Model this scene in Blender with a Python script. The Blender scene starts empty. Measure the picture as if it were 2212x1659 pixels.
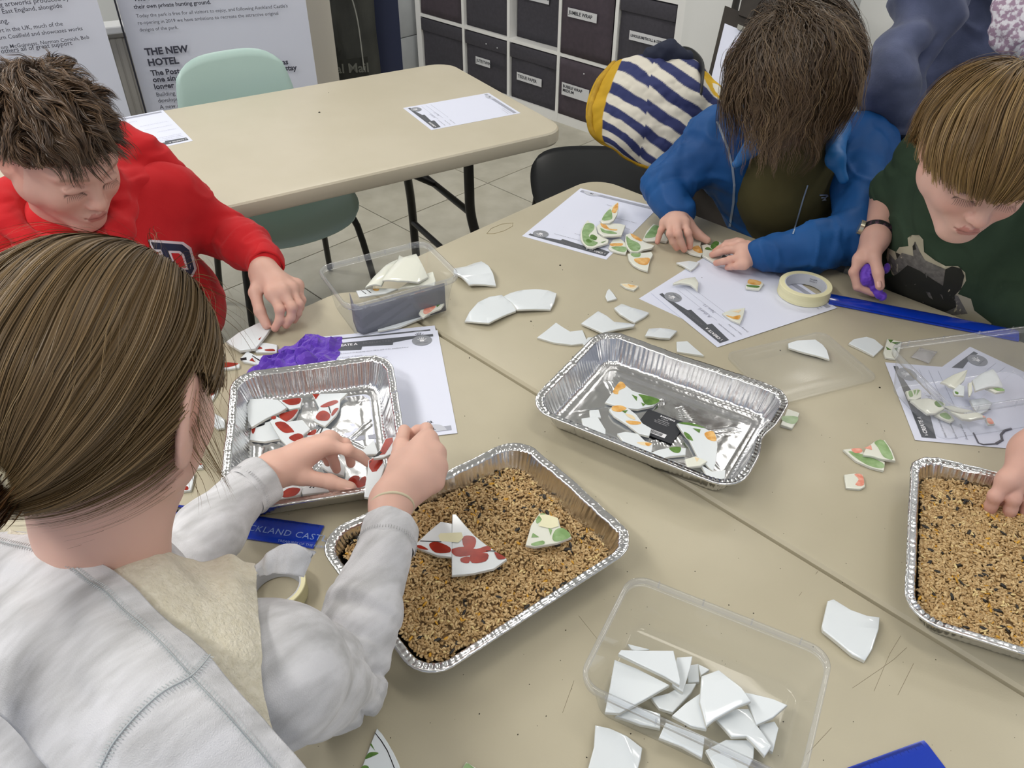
import bpy, bmesh, math, random
import numpy as np
from mathutils import Vector, Matrix, noise as mnoise
random.seed(7); np.random.seed(7)
scene = bpy.context.scene
COL = scene.collection
TZ = 0.74                                   # height of the table tops

# ------------------------------------------------------------------ camera
F, TH, RO, H = 1733.67, .665294, .006285, .858144
CXP, CYP = 1106.0, 829.5
R3 = lambda a, b: np.array([.7105*a-.7037*b, .7037*a+.7105*b])
RIGHT = np.array([.7105, .7037, 0.]); FWDH = np.array([-.7037, .7105, 0.])
RIGHT /= np.linalg.norm(RIGHT); FWDH /= np.linalg.norm(FWDH)
FW = FWDH*math.cos(TH)+np.array([0, 0, -math.sin(TH)])
UP = FWDH*math.sin(TH)+np.array([0, 0, math.cos(TH)])
IR = RIGHT*math.cos(RO)+UP*math.sin(RO)
IU = -RIGHT*math.sin(RO)+UP*math.cos(RO)
CAM = np.array([0, 0, TZ+H])
cd = bpy.data.cameras.new('camera'); cam = bpy.data.objects.new('camera', cd); COL.objects.link(cam)
cd.sensor_width = 36; cd.lens = F*36/2212; cd.clip_start = .05
M = Matrix.Identity(4)
for i in range(3):
    M[i][0] = IR[i]; M[i][1] = IU[i]; M[i][2] = -FW[i]; M[i][3] = CAM[i]
cam.matrix_world = M; scene.camera = cam

def ray(px, py):
    return IR*((px-CXP)/F)-IU*((py-CYP)/F)+FW
def wp(px, py, z=0.0):
    """photo position -> world point at height z above the table top"""
    r = ray(px, py); t = (H-z)/-r[2]; return CAM+r*t
def wd(px, py, d):
    r = ray(px, py); return CAM+r/np.linalg.norm(r)*d
def wpl(px, py, axis, val):
    r = ray(px, py); t = (val-CAM[axis])/r[axis]; return CAM+r*t

# ------------------------------------------------------------------ world, lights, exposure
world = bpy.data.worlds.new('world'); scene.world = world; world.use_nodes = True
world.node_tree.nodes['Background'].inputs[0].default_value = (.80, .86, 1, 1)
world.node_tree.nodes['Background'].inputs[1].default_value = .55
scene.view_settings.view_transform = 'Standard'; scene.view_settings.look = 'None'
scene.view_settings.gamma = 1; scene.view_settings.use_curve_mapping = False
scene.view_settings.exposure = -0.28
LIGHT_POWER = 10.0
CEIL = 2.75
LIGHTS = [(-2.0, -.35, 1.3), (-.1, .9, .2), (1.1, -.5, .7), (-2.9, 2.0, 1.6), (-.8, 3.1, 1.1), (.9, 2.5, 1.0), (-3.4, .3, 2.3), (-.9, -.9, 2.6)]
for i, (x, y, pw) in enumerate(LIGHTS):
    ld = bpy.data.lights.new('panel_light', 'AREA'); ld.shape = 'RECTANGLE'; ld.size = 1.15; ld.size_y = .22
    ld.energy = LIGHT_POWER*pw; ld.color = (1, .975, .93)
    lo = bpy.data.objects.new('panel_light', ld); COL.objects.link(lo); lo.location = (x, y, CEIL-.04)

# ------------------------------------------------------------------ helpers
def lin(c):
    if isinstance(c, str):
        c = c.lstrip('#'); c = [int(c[i:i+2], 16)/255 for i in (0, 2, 4)]
    return tuple((v/12.92 if v <= .04045 else ((v+.055)/1.055)**2.4) for v in c[:3])+(1,)
MATS = {}
def mat(name, col='#888888', rough=.5, metal=0., col2=None, nscale=20., nlow=.35, nhigh=.65, bump=0., bscale=80., bdist=.001,
        spec=.5, attr=None, sheen=0., alpha=None, coat=0., detail=3., sss=0., aniso=0., stretch=None, emit=0., bdetail=3.):
    if name in MATS: return MATS[name]
    m = bpy.data.materials.new(name); m.use_nodes = True; nt = m.node_tree; N = nt.nodes; L = nt.links
    b = N['Principled BSDF']
    b.inputs['Base Color'].default_value = lin(col); b.inputs['Roughness'].default_value = rough
    b.inputs['Metallic'].default_value = metal; b.inputs['Specular IOR Level'].default_value = spec
    if sheen: b.inputs['Sheen Weight'].default_value = sheen; b.inputs['Sheen Roughness'].default_value = .5
    if coat: b.inputs['Coat Weight'].default_value = coat; b.inputs['Coat Roughness'].default_value = .08
    if sss:
        b.inputs['Subsurface Weight'].default_value = sss; b.inputs['Subsurface Radius'].default_value = (1, .35, .2)
        b.inputs['Subsurface Scale'].default_value = .006
    if emit: b.inputs['Emission Color'].default_value = lin(col); b.inputs['Emission Strength'].default_value = emit
    tc = N.new('ShaderNodeTexCoord'); src = tc.outputs['Object']
    if stretch:
        mp = N.new('ShaderNodeMapping'); mp.inputs['Scale'].default_value = stretch; L.new(src, mp.inputs[0]); src = mp.outputs[0]
    out = None
    if attr:
        a = N.new('ShaderNodeAttribute'); a.attribute_name = attr; out = a.outputs['Color']
    if col2:
        t = N.new('ShaderNodeTexNoise'); t.inputs['Scale'].default_value = nscale; t.inputs['Detail'].default_value = detail
        L.new(src, t.inputs['Vector'])
        r = N.new('ShaderNodeMapRange'); r.inputs[1].default_value = nlow; r.inputs[2].default_value = nhigh; L.new(t.outputs[0], r.inputs[0])
        mx = N.new('ShaderNodeMix'); mx.data_type = 'RGBA'; L.new(r.outputs[0], mx.inputs[0])
        if out: mx.blend_type = 'MULTIPLY'; L.new(out, mx.inputs[6])
        else: mx.inputs[6].default_value = lin(col)
        mx.inputs[7].default_value = lin(col2); out = mx.outputs[2]
    if out: L.new(out, b.inputs['Base Color'])
    if bump:
        t = N.new('ShaderNodeTexNoise'); t.inputs['Scale'].default_value = bscale; t.inputs['Detail'].default_value = bdetail; L.new(src, t.inputs['Vector'])
        bp = N.new('ShaderNodeBump'); bp.inputs['Strength'].default_value = bump; bp.inputs['Distance'].default_value = bdist
        L.new(t.outputs[0], bp.inputs['Height']); L.new(bp.outputs[0], b.inputs['Normal'])
    MATS[name] = m; return m

def clear_plastic(name, tint='#f2f4f6', haze=.06, gloss=.10, fres=1.32):
    m = bpy.data.materials.new(name); m.use_nodes = True; nt = m.node_tree; N = nt.nodes; L = nt.links; N.clear()
    o = N.new('ShaderNodeOutputMaterial'); tr = N.new('ShaderNodeBsdfTransparent'); tr.inputs[0].default_value = lin(tint)
    df = N.new('ShaderNodeBsdfDiffuse'); df.inputs[0].default_value = (.8, .82, .85, 1)
    gl = N.new('ShaderNodeBsdfGlossy'); gl.inputs['Roughness'].default_value = gloss
    m1 = N.new('ShaderNodeMixShader'); m1.inputs[0].default_value = haze; L.new(tr.outputs[0], m1.inputs[1]); L.new(df.outputs[0], m1.inputs[2])
    lw = N.new('ShaderNodeLayerWeight'); lw.inputs[0].default_value = .5
    pw = N.new('ShaderNodeMath'); pw.operation = 'POWER'; pw.inputs[1].default_value = 4; L.new(lw.outputs['Facing'], pw.inputs[0])
    fr = N.new('ShaderNodeMath'); fr.operation = 'MULTIPLY_ADD'; fr.inputs[1].default_value = (fres-1)*1.5; fr.inputs[2].default_value = (fres-1)*.12; L.new(pw.outputs[0], fr.inputs[0])
    m2 = N.new('ShaderNodeMixShader'); L.new(fr.outputs[0], m2.inputs[0]); L.new(m1.outputs[0], m2.inputs[1]); L.new(gl.outputs[0], m2.inputs[2])
    L.new(m2.outputs[0], o.inputs[0]); return m

def tag(o, label=None, cat=None, group=None, kind=None):
    if label: o['label'] = label
    if cat: o['category'] = cat
    if group: o['group'] = group
    if kind: o['kind'] = kind
    return o
def link(o, parent=None):
    COL.objects.link(o)
    if parent is not None:
        o.parent = parent; o.matrix_parent_inverse = Matrix.Translation(-Vector(parent.get('_base', parent.location)))
    return o
def thing(name, loc, label, cat, group=None):
    o = bpy.data.objects.new(name, None); o.empty_display_size = .05; o.location = tuple(float(v) for v in loc)
    COL.objects.link(o); return tag(o, label, cat, group)
def mesh(name, V, Fc, m=None, smooth=False, colors=None):
    me = bpy.data.meshes.new(name)
    V = np.asarray(V, dtype=np.float32)
    if isinstance(Fc, np.ndarray):
        nf, k = Fc.shape; me.vertices.add(len(V)); me.vertices.foreach_set('co', V.ravel())
        me.loops.add(nf*k); me.loops.foreach_set('vertex_index', Fc.astype(np.int32).ravel())
        me.polygons.add(nf); me.polygons.foreach_set('loop_start', np.arange(0, nf*k, k, dtype=np.int32))
        me.update(calc_edges=True)
    else:
        me.from_pydata([tuple(map(float, v)) for v in V], [], [tuple(int(i) for i in f) for f in Fc])
    if colors is not None:
        c = np.asarray(colors, dtype=np.float32)
        if c.shape[1] == 3: c = np.c_[c, np.ones(len(c), dtype=np.float32)]
        a = me.color_attributes.new('tone', 'FLOAT_COLOR', 'POINT'); a.data.foreach_set('color', c.ravel())
    if m: me.materials.append(m)
    if smooth: me.polygons.foreach_set('use_smooth', np.ones(len(me.polygons), dtype=bool))
    return me
def obj(name, V, Fc, m=None, parent=None, smooth=False, colors=None, local=False):
    me = mesh(name, V, Fc, m, smooth, colors); o = bpy.data.objects.new(name, me)
    COL.objects.link(o)
    if parent is not None:
        o.parent = parent
        if not local: o.matrix_parent_inverse = root_mat(parent).inverted()
    return o
def root_mat(p):
    if p.parent is None:
        return p.matrix_basis.copy()
    return root_mat(p.parent) @ p.matrix_parent_inverse @ p.matrix_basis
def sharp(o, ang=35):
    me = o.data; me.polygons.foreach_set('use_smooth', np.ones(len(me.polygons), dtype=bool))
    try: me.set_sharp_from_angle(angle=math.radians(ang))
    except Exception: pass
    return o

class MB:
    def __init__(s): s.v = []; s.f = []
    def add(s, v, f):
        n = len(s.v); s.v += [tuple(p) for p in v]; s.f += [tuple(i+n for i in q) for q in f]
    def box(s, c, d, rot=None, bevel=0):
        bm = bmesh.new(); bmesh.ops.create_cube(bm, size=1)
        for v in bm.verts: v.co = Vector((v.co.x*d[0], v.co.y*d[1], v.co.z*d[2]))
        if bevel: bmesh.ops.bevel(bm, geom=bm.edges[:], offset=bevel, segments=2, affect='EDGES', profile=.5)
        Mx = rot if rot is not None else Matrix.Identity(3)
        bm.verts.index_update(); n = len(s.v)
        s.v += [tuple(Mx @ v.co+Vector(c)) for v in bm.verts]; s.f += [tuple(v.index+n for v in f.verts) for f in bm.faces]; bm.free()
    def tube(s, pts, r, seg=10, cap=True):
        pts = [Vector(p) for p in pts]; n = len(pts); rr = r if isinstance(r, (list, tuple)) else [r]*n
        T = []
        for i in range(n):
            a = pts[max(i-1, 0)]; b = pts[min(i+1, n-1)]; T.append((b-a).normalized())
        up = Vector((0, 0, 1)) if abs(T[0].z) < .9 else Vector((1, 0, 0))
        u = T[0].cross(up).normalized(); base = len(s.v)
        for i in range(n):
            u = (u-T[i]*u.dot(T[i])).normalized(); w = T[i].cross(u)
            for k in range(seg):
                a = 2*math.pi*k/seg; s.v.append(tuple(pts[i]+(u*math.cos(a)+w*math.sin(a))*rr[i]))
        for i in range(n-1):
            for k in range(seg):
                a = base+i*seg+k; b = base+i*seg+(k+1) % seg; s.f.append((a, b, b+seg, a+seg))
        if cap:
            s.f.append(tuple(base+k for k in range(seg))[::-1]); s.f.append(tuple(base+(n-1)*seg+k for k in range(seg)))
    def build(s, name, m, parent=None, smooth=False, ang=None):
        o = obj(name, s.v, s.f, m, parent, smooth)
        if ang: sharp(o, ang)
        return o

def smooth_path(pts, n=6):
    P = [Vector(p) for p in pts]; out = []
    for i in range(len(P)-1):
        p0 = P[max(i-1, 0)]; p1 = P[i]; p2 = P[i+1]; p3 = P[min(i+2, len(P)-1)]
        for k in range(n):
            t = k/n
            out.append(.5*((2*p1)+(p2-p0)*t+(2*p0-5*p1+4*p2-p3)*t*t+(-p0+3*p1-3*p2+p3)*t**3))
    out.append(P[-1]); return out
def text_obj(body, size, m, O, U, Vd, parent=None, name='printed_text', bold=0., lift=.0004, spacing=1.0, align='LEFT', res=2, bend=None):
    """flat lettering: O origin, U reading direction, Vd down direction (numpy vectors)"""
    cu = bpy.data.curves.new('t', 'FONT'); cu.body = body; cu.size = size; cu.resolution_u = res; cu.offset = bold
    cu.space_character = spacing; cu.align_x = align; cu.space_line = 1.0
    to = bpy.data.objects.new('t', cu); COL.objects.link(to)
    dg = bpy.context.evaluated_depsgraph_get(); dg.update()
    me = bpy.data.meshes.new_from_object(to.evaluated_get(dg)); bpy.data.objects.remove(to); bpy.data.curves.remove(cu)
    n = len(me.vertices)
    if n == 0: return None
    co = np.zeros(n*3, dtype=np.float32); me.vertices.foreach_get('co', co); co = co.reshape(-1, 3)
    O = np.asarray(O, float); U = np.asarray(U, float); Vd = np.asarray(Vd, float)
    Nn = np.cross(U, -Vd); Nn /= np.linalg.norm(Nn)
    w = O+co[:, :1]*U+co[:, 1:2]*(-Vd)+Nn*lift
    if bend is not None: w = bend(w)
    fc = [tuple(p.vertices) for p in me.polygons]; bpy.data.meshes.remove(me)
    return obj(name, w, fc, m, parent)
def flat_poly(name, pts, m, parent, lift=0.0):
    pts = [np.asarray(p, float)+np.array([0, 0, lift]) for p in pts]
    bm = bmesh.new(); f = bm.faces.new([bm.verts.new(p) for p in pts]); bm.normal_update()
    bmesh.ops.triangulate(bm, faces=[f]); bm.verts.index_update()
    V = [tuple(v.co) for v in bm.verts]; Fc = [tuple(v.index for v in q.verts) for q in bm.faces]; bm.free()
    return obj(name, V, Fc, m, parent)
def Z(fr, pts):
    x0, y0, s = fr; return [(x0+s*a, y0+s*b) for a, b in pts]
def box_obj(name, lo, hi, m, parent=None, bevel=0.):
    b = MB(); lo = Vector(lo); hi = Vector(hi); b.box((lo+hi)/2, hi-lo, bevel=bevel); o = b.build(name, m, parent)
    if bevel: sharp(o, 50)
    return o
# ------------------------------------------------------------------ materials of the place
m_floor_tile = mat('floor_tile', '#cbc7b8', .42, col2='#bcb8a8', nscale=9, bump=.15, bscale=200, bdist=.0005)
m_grout = mat('tile_joint', '#5b564d', .8)
m_wall = mat('painted_wall', '#dcdedf', .6, col2='#d6d9da', nscale=3)
m_white = mat('white_laminate', '#e9eae8', .4)
m_table2 = mat('pale_table_plastic', '#c7bfab', .42, col2='#c2baa5', nscale=5, bump=.2, bscale=420, bdist=.0004)  # back table, a paler tone than the two near tables
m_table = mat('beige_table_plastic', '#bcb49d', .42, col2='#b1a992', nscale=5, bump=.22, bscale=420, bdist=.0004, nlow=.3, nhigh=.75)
m_black_metal = mat('black_metal', '#17150f', .35, spec=.5)
m_chair_black = mat('black_plastic', '#17191b', .42, bump=.1, bscale=300, bdist=.0003)
m_chair_teal = mat('pale_teal_plastic', '#b4cfc9', .35)
m_chair_under = mat('grey_green_plastic', '#6f7f7a', .45)
m_banner = mat('banner_print', '#d5d8e6', .5)
m_ink = mat('dark_ink', '#2c2d38', .6)
m_ink_grey = mat('grey_ink', '#6d6f78', .6)
m_bin = mat('grey_fabric_bin', '#45434b', .8, col2='#3f3d45', nscale=60, bump=.3, bscale=500, bdist=.0005)
m_bin2 = mat('plum_fabric_bin', '#4c424b', .7, col2='#453c45', nscale=40)
m_paper = mat('paper_white', '#dde1f2', .6)

# ------------------------------------------------------------------ floor (tiles .575 m on a recessed joint)
FX0, FX1, FY0, FY1 = -5.2, 1.6, -1.4, 3.75
fl = obj('floor', [(FX0, FY0, -.004), (FX1, FY0, -.004), (FX1, FY1, -.004), (FX0, FY1, -.004)], [(0, 1, 2, 3)], m_grout); tag(fl, kind='structure')
T = .575
tx0 = -2.603; ty0 = 1.881          # a joint crossing seen in the photograph
tme = None
i0 = math.floor((FX0-tx0)/T); i1 = math.ceil((FX1-tx0)/T); j0 = math.floor((FY0-ty0)/T); j1 = math.ceil((FY1-ty0)/T)
for i in range(i0, i1):
    for j in range(j0, j1):
        if tme is None:
            g = .0022; b = MB(); b.box((0, 0, -.004), (T-2*g, T-2*g, .008), bevel=.0012); tme = mesh('floor_tile', b.v, b.f, m_floor_tile)
        o = bpy.data.objects.new('floor_tile', tme); COL.objects.link(o); o.parent = fl
        o.location = (tx0+(i+.5)*T, ty0+(j+.5)*T, random.uniform(-.0003, .0003))
# ------------------------------------------------------------------ walls and ceiling
SH_Y = 3.285                         # front plane of the shelf unit
wb = box_obj('wall_back', (-4.75, 3.70, 0), (FX1, 3.80, CEIL), m_wall); tag(wb, kind='structure')
wl = box_obj('wall_left', (-5.0, -1.4, 0), (-4.75, 3.8, CEIL), m_wall); tag(wl, kind='structure')
ce = box_obj('ceiling', (-5.0, -1.6, CEIL), (FX1, 3.8, CEIL+.08), mat('ceiling_paint', '#e3e3df', .8)); tag(ce, kind='structure')
m_lamp = mat('lit_diffuser', '#fffaf0', .5, emit=5.)
LN = ['behind the camera to the left', 'right above the foil trays', 'behind the camera to the right', 'above the back table', 'above the cube shelves', 'above the white doors', 'in the far left corner', 'straight behind the camera']
for i, (x, y, pw) in enumerate(LIGHTS):
    t = thing('ceiling_light', (x, y, CEIL), 'long white ceiling light panel '+LN[i], 'ceiling light', 'ceiling light panels')
    b = MB(); 
    for dx, dy, sx, sy in ((0, .17, 1.25, .02), (0, -.17, 1.25, .02), (.615, 0, .02, .32), (-.615, 0, .02, .32)):
        b.box((x+dx, y+dy, CEIL-.02), (sx, sy, .04))
    b.build('frame', m_white, t)
    box_obj('diffuser', (x-.6, y-.16, CEIL-.03), (x+.6, y+.16, CEIL-.002), m_lamp, t)
# painted block pillar beside the shelf: single blocks with joints
pil = thing('trim_1', (-4.3, 3.3, 0), 'pale grey painted block pillar left of the shelves', 'pillar'); pil['kind'] = 'structure'; del pil['category']
m_block = mat('painted_block', '#b9bdbf', .5, col2='#afb3b6', nscale=6)
bl = None
for r in range(12):
    z0 = r*.225
    for k, (xa, xb, ya, yb) in enumerate(((-4.75, -4.44, 3.05, 3.7), (-4.44, -4.13, 3.05, 3.7))):
        ofs = .0
        b = MB(); b.box(((xa+xb)/2, (ya+yb)/2, z0+.1125), (xb-xa-.004, yb-ya-.004, .221), bevel=.004)
        o = b.build('block', m_block, pil); sharp(o, 40)
# ------------------------------------------------------------------ cube shelving with fabric boxes
X0S = -2.925; PX = [-1.15, -.745, -.375, 0., .365, .73]
sh = thing('cube_shelf', (X0S-.2, SH_Y+.19, 0), 'tall white cube shelving unit filled with dark fabric boxes', 'shelf unit')
m_shelf = mat('white_shelf_board', '#f2f2f0', .35)
b = MB()
rows = [.0, .36, .725, 1.09, 1.455]
for i, p in enumerate(PX):
    w = .045 if i in (0, 5) else .02
    o = box_obj('upright', (X0S+p-w/2, SH_Y, 0), (X0S+p+w/2, SH_Y+.38, 1.47), m_shelf, sh)
for i, z in enumerate(rows):
    for k in range(5):
        w = .05 if i in (0, 4) else .018
        z0 = .0 if i == 0 else z-w/2
        box_obj('board', (X0S+PX[k]+.01, SH_Y+.001, z0), (X0S+PX[k+1]-.01, SH_Y+.38, z0+w), m_shelf, sh)
box_obj('back_panel', (X0S+PX[0], SH_Y+.375, 0), (X0S+PX[5], SH_Y+.382, 1.47), m_shelf, sh)
m_tag = mat('white_card', '#dcdde0', .5)
bins = {(1, 0): ('JUTE/TWINE ART 20', .5), (2, 0): ('TISSUE PAPER', .45), (3, 0): ('BUBBLE WRAP\nMEDIUM', .5), (2, 1): ('STICKERS\nENVELOPES SLEEVES', .7), (3, 1): ('JUMBLE WRAP', .62), (4, 1): ('LINOLEUM/TROLL & STENCILS CARD', .5)}
rowname = {0: 'bottom row', 1: 'second row up', 2: 'third row up', 3: 'top row'}
colname = ['first column from the left', 'second column', 'third column', 'fourth column', 'last column on the right']
for r in range(4):
    for k in range(5):
        x0 = X0S+PX[k]+.016; x1 = X0S+PX[k+1]-.016
        if k == 0: x0 += .012
        if k == 4: x1 -= .012
        z0 = (.05 if r == 0 else rows[r]+.01)+.001; z1 = rows[r+1]-.016
        plum = (k, r) in ((0, 1), (3, 1), (3, 0))
        mm = m_bin2 if plum else m_bin
        yf = SH_Y+(.012 if not plum else -.004)+random.uniform(0, .01)
        if (k, r) == (2, 1): yf += .04
        t = thing('fabric_box', ((x0+x1)/2, yf+.17, z0), ('plum' if plum else 'dark grey')+' fabric box, '+rowname[r]+', '+colname[k]+' of the shelves', 'storage box', 'fabric boxes in the cube shelving')
        # body with slightly bulging front
        n = 8; V = []; Fq = []
        for j in range(n+1):
            for i in range(n+1):
                u, v = i/n, j/n
                bul = .010*math.sin(math.pi*u)*math.sin(math.pi*v)+.003*mnoise.noise(Vector((u*3+k*7, v*3+r*5, 1)))
                V.append((x0+(x1-x0)*u, yf-bul, z0+(z1-z0)*v))
        for j in range(n):
            for i in range(n):
                a = j*(n+1)+i; Fq.append((a, a+1, a+n+2, a+n+1))
        nb = len(V); V += [(x0, yf+.33, z0), (x1, yf+.33, z0), (x1, yf+.33, z1), (x0, yf+.33, z1)]
        c00, c10, c11, c01 = 0, n, n*(n+1)+n, n*(n+1)
        Fq += [(nb+1, nb, nb+3, nb+2)]
        Fq += [tuple([nb]+[j*(n+1) for j in range(n+1)]+[nb+3])[::-1], tuple([nb+1]+[j*(n+1)+n for j in range(n+1)]+[nb+2])]
        Fq += [tuple(list(range(n+1))+[nb+1, nb])[::-1], tuple([c01+i for i in range(n+1)]+[nb+2, nb+3])]
        obj('body', V, Fq, mm, t, True); 
        if not plum:
            b = MB(); b.box(((x0+x1)/2, yf-.008, z1-.035), (x1-x0+.002, .014, .07), bevel=.004); o = b.build('lid_flap', mm, t); sharp(o)
        if (k, r) in bins:
            s, hv = bins[(k, r)]
            two = '\n' in s
            cx = (x0+x1)/2+(-.02 if k != 4 else .03); cz = z0+(z1-z0)*hv; ww = .19 if k not in (1,) else .12; hh = .065 if two else .042
            if k == 4: ww = .24
            if k == 3 and r == 0: cx -= .02
            lab = box_obj('name_label', (cx-ww/2, yf-.0168, cz-hh/2), (cx+ww/2, yf-.0158, cz+hh/2), m_tag, t)
            sz = .024
            if k == 4: sz = .0165
            text_obj(s, sz if not two else .021, m_ink, (cx-ww/2+.008, yf-.017, cz+(hh*.12 if two else -sz*.3)), (1, 0, 0), (0, 0, -1), lab, 'printed_text', bold=.0006)
        if (k, r) in ((1, 0), (3, 0)):
            b = MB()
            for q in range(2): b.box((x0+.18+q*.09, yf-.017, z1-.04-q*.004), (.006, .003, .006))
            b.build('rivet', m_tag, t)
# white cupboard standing to the right of the shelves
cx0 = X0S+PX[5]+.025
cu = thing('white_cupboard', (cx0+.2, SH_Y+.2, 0), 'plain white cupboard at the right end of the shelves', 'cupboard')
box_obj('side_panel', (cx0, SH_Y-.012, 0), (cx0+.04, SH_Y+.4, 2.1), m_white, cu)
box_obj('cupboard_door', (cx0+.043, SH_Y-.02, .02), (cx0+.43, SH_Y+.38, 2.1), m_white, cu)
# white double door further right on the back wall
dn = box_obj('door_1', (-1.55, 3.655, 0), (-.60, 3.70, 2.1), m_white); tag(dn, kind='structure')
dn = box_obj('door_2', (-.585, 3.655, 0), (.4, 3.70, 2.1), m_white); tag(dn, kind='structure')
# ------------------------------------------------------------------ easel board with clipped drawing
def quad_board(name, pts, th, m, parent):
    p = [np.asarray(q, float) for q in pts]; n = np.cross(p[1]-p[0], p[3]-p[0]); n /= np.linalg.norm(n)
    V = p+[q-n*th for q in p]
    return obj(name, V, [(0, 1, 2, 3), (7, 6, 5, 4), (0, 4, 5, 1), (1, 5, 6, 2), (2, 6, 7, 3), (3, 7, 4, 0)], m, parent)
ea = thing('art_easel', wpl(1600, 200, 1, 2.9)*np.array([1, 1, 0]), 'dark art easel board holding a purple scribble drawing', 'easel')
m_dark = mat('charcoal_board', '#3a342e', .8, col2='#2d2824', nscale=8)
e0 = wpl(1533, 150, 1, 2.75); e1 = wpl(1566, 12, 1, 2.95); ex = np.array([.93, -.36, 0])
E = [e0-(e1-e0)*2.2, e0-(e1-e0)*2.2+ex*.62, e1+ex*.62, e1]
quad_board('board', E, .012, m_dark, ea)
up = (e1-e0)/np.linalg.norm(e1-e0); nb = np.cross(ex, up); nb /= np.linalg.norm(nb)
for s in (.04, .58):
    b = MB(); a = E[0]+ex*s-nb*.02; b.tube([(a[0], a[1], 0), tuple(E[3]+ex*s-nb*.02+up*.1)], .014); b.build('leg', m_black_metal, ea)
drw = thing('drawing_sheet', e0, 'white sheet with purple crayon scribble clipped to the easel', 'drawing')
d0 = e0-up*.45+ex*.02; dl = e1-up*.075+ex*.028
quad_board('sheet', [d0+nb*.004, d0+ex*.30+nb*.004, dl+ex*.30+nb*.004, dl+nb*.004], .001, m_paper, drw)
m_crayon = mat('purple_crayon', '#a898cf', .8)
b = MB(); rs = random.Random(3)
pts = [dl+ex*.09-up*.05+nb*.006]
for k in range(60):
    a = .02+.2*(k/60); pts.append(dl+nb*.0062+ex*(.06+.16*rs.random()+.04*math.sin(k))-up*(.03+a+.05*rs.random()))
b.tube([tuple(p) for p in pts], .0011, 4); b.build('scribble', m_crayon, drw)
b = MB(); c = dl+ex*.13+up*.005+nb*.006; b.box(c, (.09, .012, .02), rot=Matrix(((ex[0], nb[0], up[0]), (ex[1], nb[1], up[1]), (ex[2], nb[2], up[2]))))
b.build('clip', mat('clip_metal', '#9a9a92', .4), ea)
pt = thing('dark_picture', e1, 'dark picture with an olive face shape above the easel drawing', 'picture')
p0 = e1+ex*.10+nb*.01-up*.02
quad_board('canvas', [p0, p0+ex*.50, p0+ex*.50+up*.30, p0+up*.30], .015, m_dark, pt)
q0 = p0+ex*.27+nb*.002+up*.02; flat_poly('painted_shape', [q0-ex*.05+up*.1, q0-ex*.03+up*.02, q0+ex*.0, q0+ex*.04+up*.0, q0+ex*.06+up*.05, q0+ex*.07+up*.14], mat('olive_paint', '#8a8034', .7), pt)
# ------------------------------------------------------------------ radiator on the left
m_rad = mat('radiator_enamel', '#a9a59c', .45)
def frame_from(px, py, zfloor, heading):
    p = wp(px, py, zfloor); return p
# roll-up banners: stand facing the camera, bases on the floor
def banner(px_l, px_r, py, dist, label, texts, name='rollup_banner'):
    a = wd(px_l, py, dist); c = wd(px_r, py, dist*1.0)
    u = c-a; u[2] = 0; W = np.linalg.norm(u); u /= W
    nrm = np.array([u[1], -u[0], 0.])          # towards the camera
    base = np.array([a[0], a[1], 0.])
    t = thing(name, base+u*W/2, label, 'banner')
    Hh = 2.0; lean = -nrm*.05
    V = [base+np.array([0, 0, .07]), base+u*W+np.array([0, 0, .07]), base+u*W+np.array([0, 0, Hh])+lean, base+np.array([0, 0, Hh])+lean]
    quad_board('printed_panel', V, .002, m_banner, t)
    b = MB(); b.box(base+u*W/2+np.array([0, 0, .035]), (W+.03, .16, .07), rot=Matrix(((u[0], nrm[0], 0), (u[1], nrm[1], 0), (0, 0, 1))), bevel=.01); b.build('base_cassette', mat('brushed_aluminium', '#b8b8b6', .35, metal=.8), t)
    # dark side edge
    b = MB(); b.box(base-u*.004-nrm*.004+np.array([0, 0, Hh/2]), (.006, .004, Hh-.1), rot=Matrix(((u[0], nrm[0], 0), (u[1], nrm[1], 0), (0, 0, 1)))); b.build('side_edge', m_ink, t)
    return t, base, u, W, nrm
m_text = mat('banner_ink', '#3b3c4b', .6)
def btext(t, base, u, nrm, px, py, s, size, bold=0.0003, px1=None):
    # hang the line where the sight line meets the banner plane
    r = ray(px, py); k = np.dot(base-CAM, nrm)/np.dot(r, nrm); P = CAM+r*k
    o = text_obj(s, size, m_text, P+nrm*.003, u, np.array([0, 0, -1.]), t, 'printed_text', bold=bold, spacing=1.0)
    if px1 is not None and o is not None:      # set the type size so that the line ends where the photo's does
        r = ray(px1, py); k = np.dot(base-CAM, nrm)/np.dot(r, nrm); Wd_ = np.dot(CAM+r*k-P, u); co = np.array([v.co[:] for v in o.data.vertices]); w0 = np.max((co-P)@u); f = Wd_/w0
        o.data.vertices.foreach_set('co', (P+(co-P)*f).astype(np.float32).ravel()); o.data.update()
    return o
t2, b2, u2, W2, n2 = banner(283, 678, 120, 3.55, 'white printed banner headed THE NEW HOTEL behind the teal chair', None)
rows2 = [(288, 2, 'The Prince Bishops created The Deer Park as', .042, 1), (290, 19, 'their own private hunting ground.', .042, 1), (295, 38, "Today the park is free for all visitors to enjoy, and following Auckland Castle's", .0265, 0),
         (298, 53, 're-opening in 2019 we have ambitions to recreate the attractive original', .0265, 0), (302, 68, 'designs of the park.', .0265, 0)]
for (px, py, s, sz, bo), p1 in zip(rows2, (600, 458, 625, 605, 387)):
    btext(t2, b2, u2, n2, px, py, s, sz, .0010 if bo else .0001, p1)
btext(t2, b2, u2, n2, 315, 119, 'THE NEW', .05, .0020, 410); btext(t2, b2, u2, n2, 321, 142, 'HOTEL', .05, .0020, 389)
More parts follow.
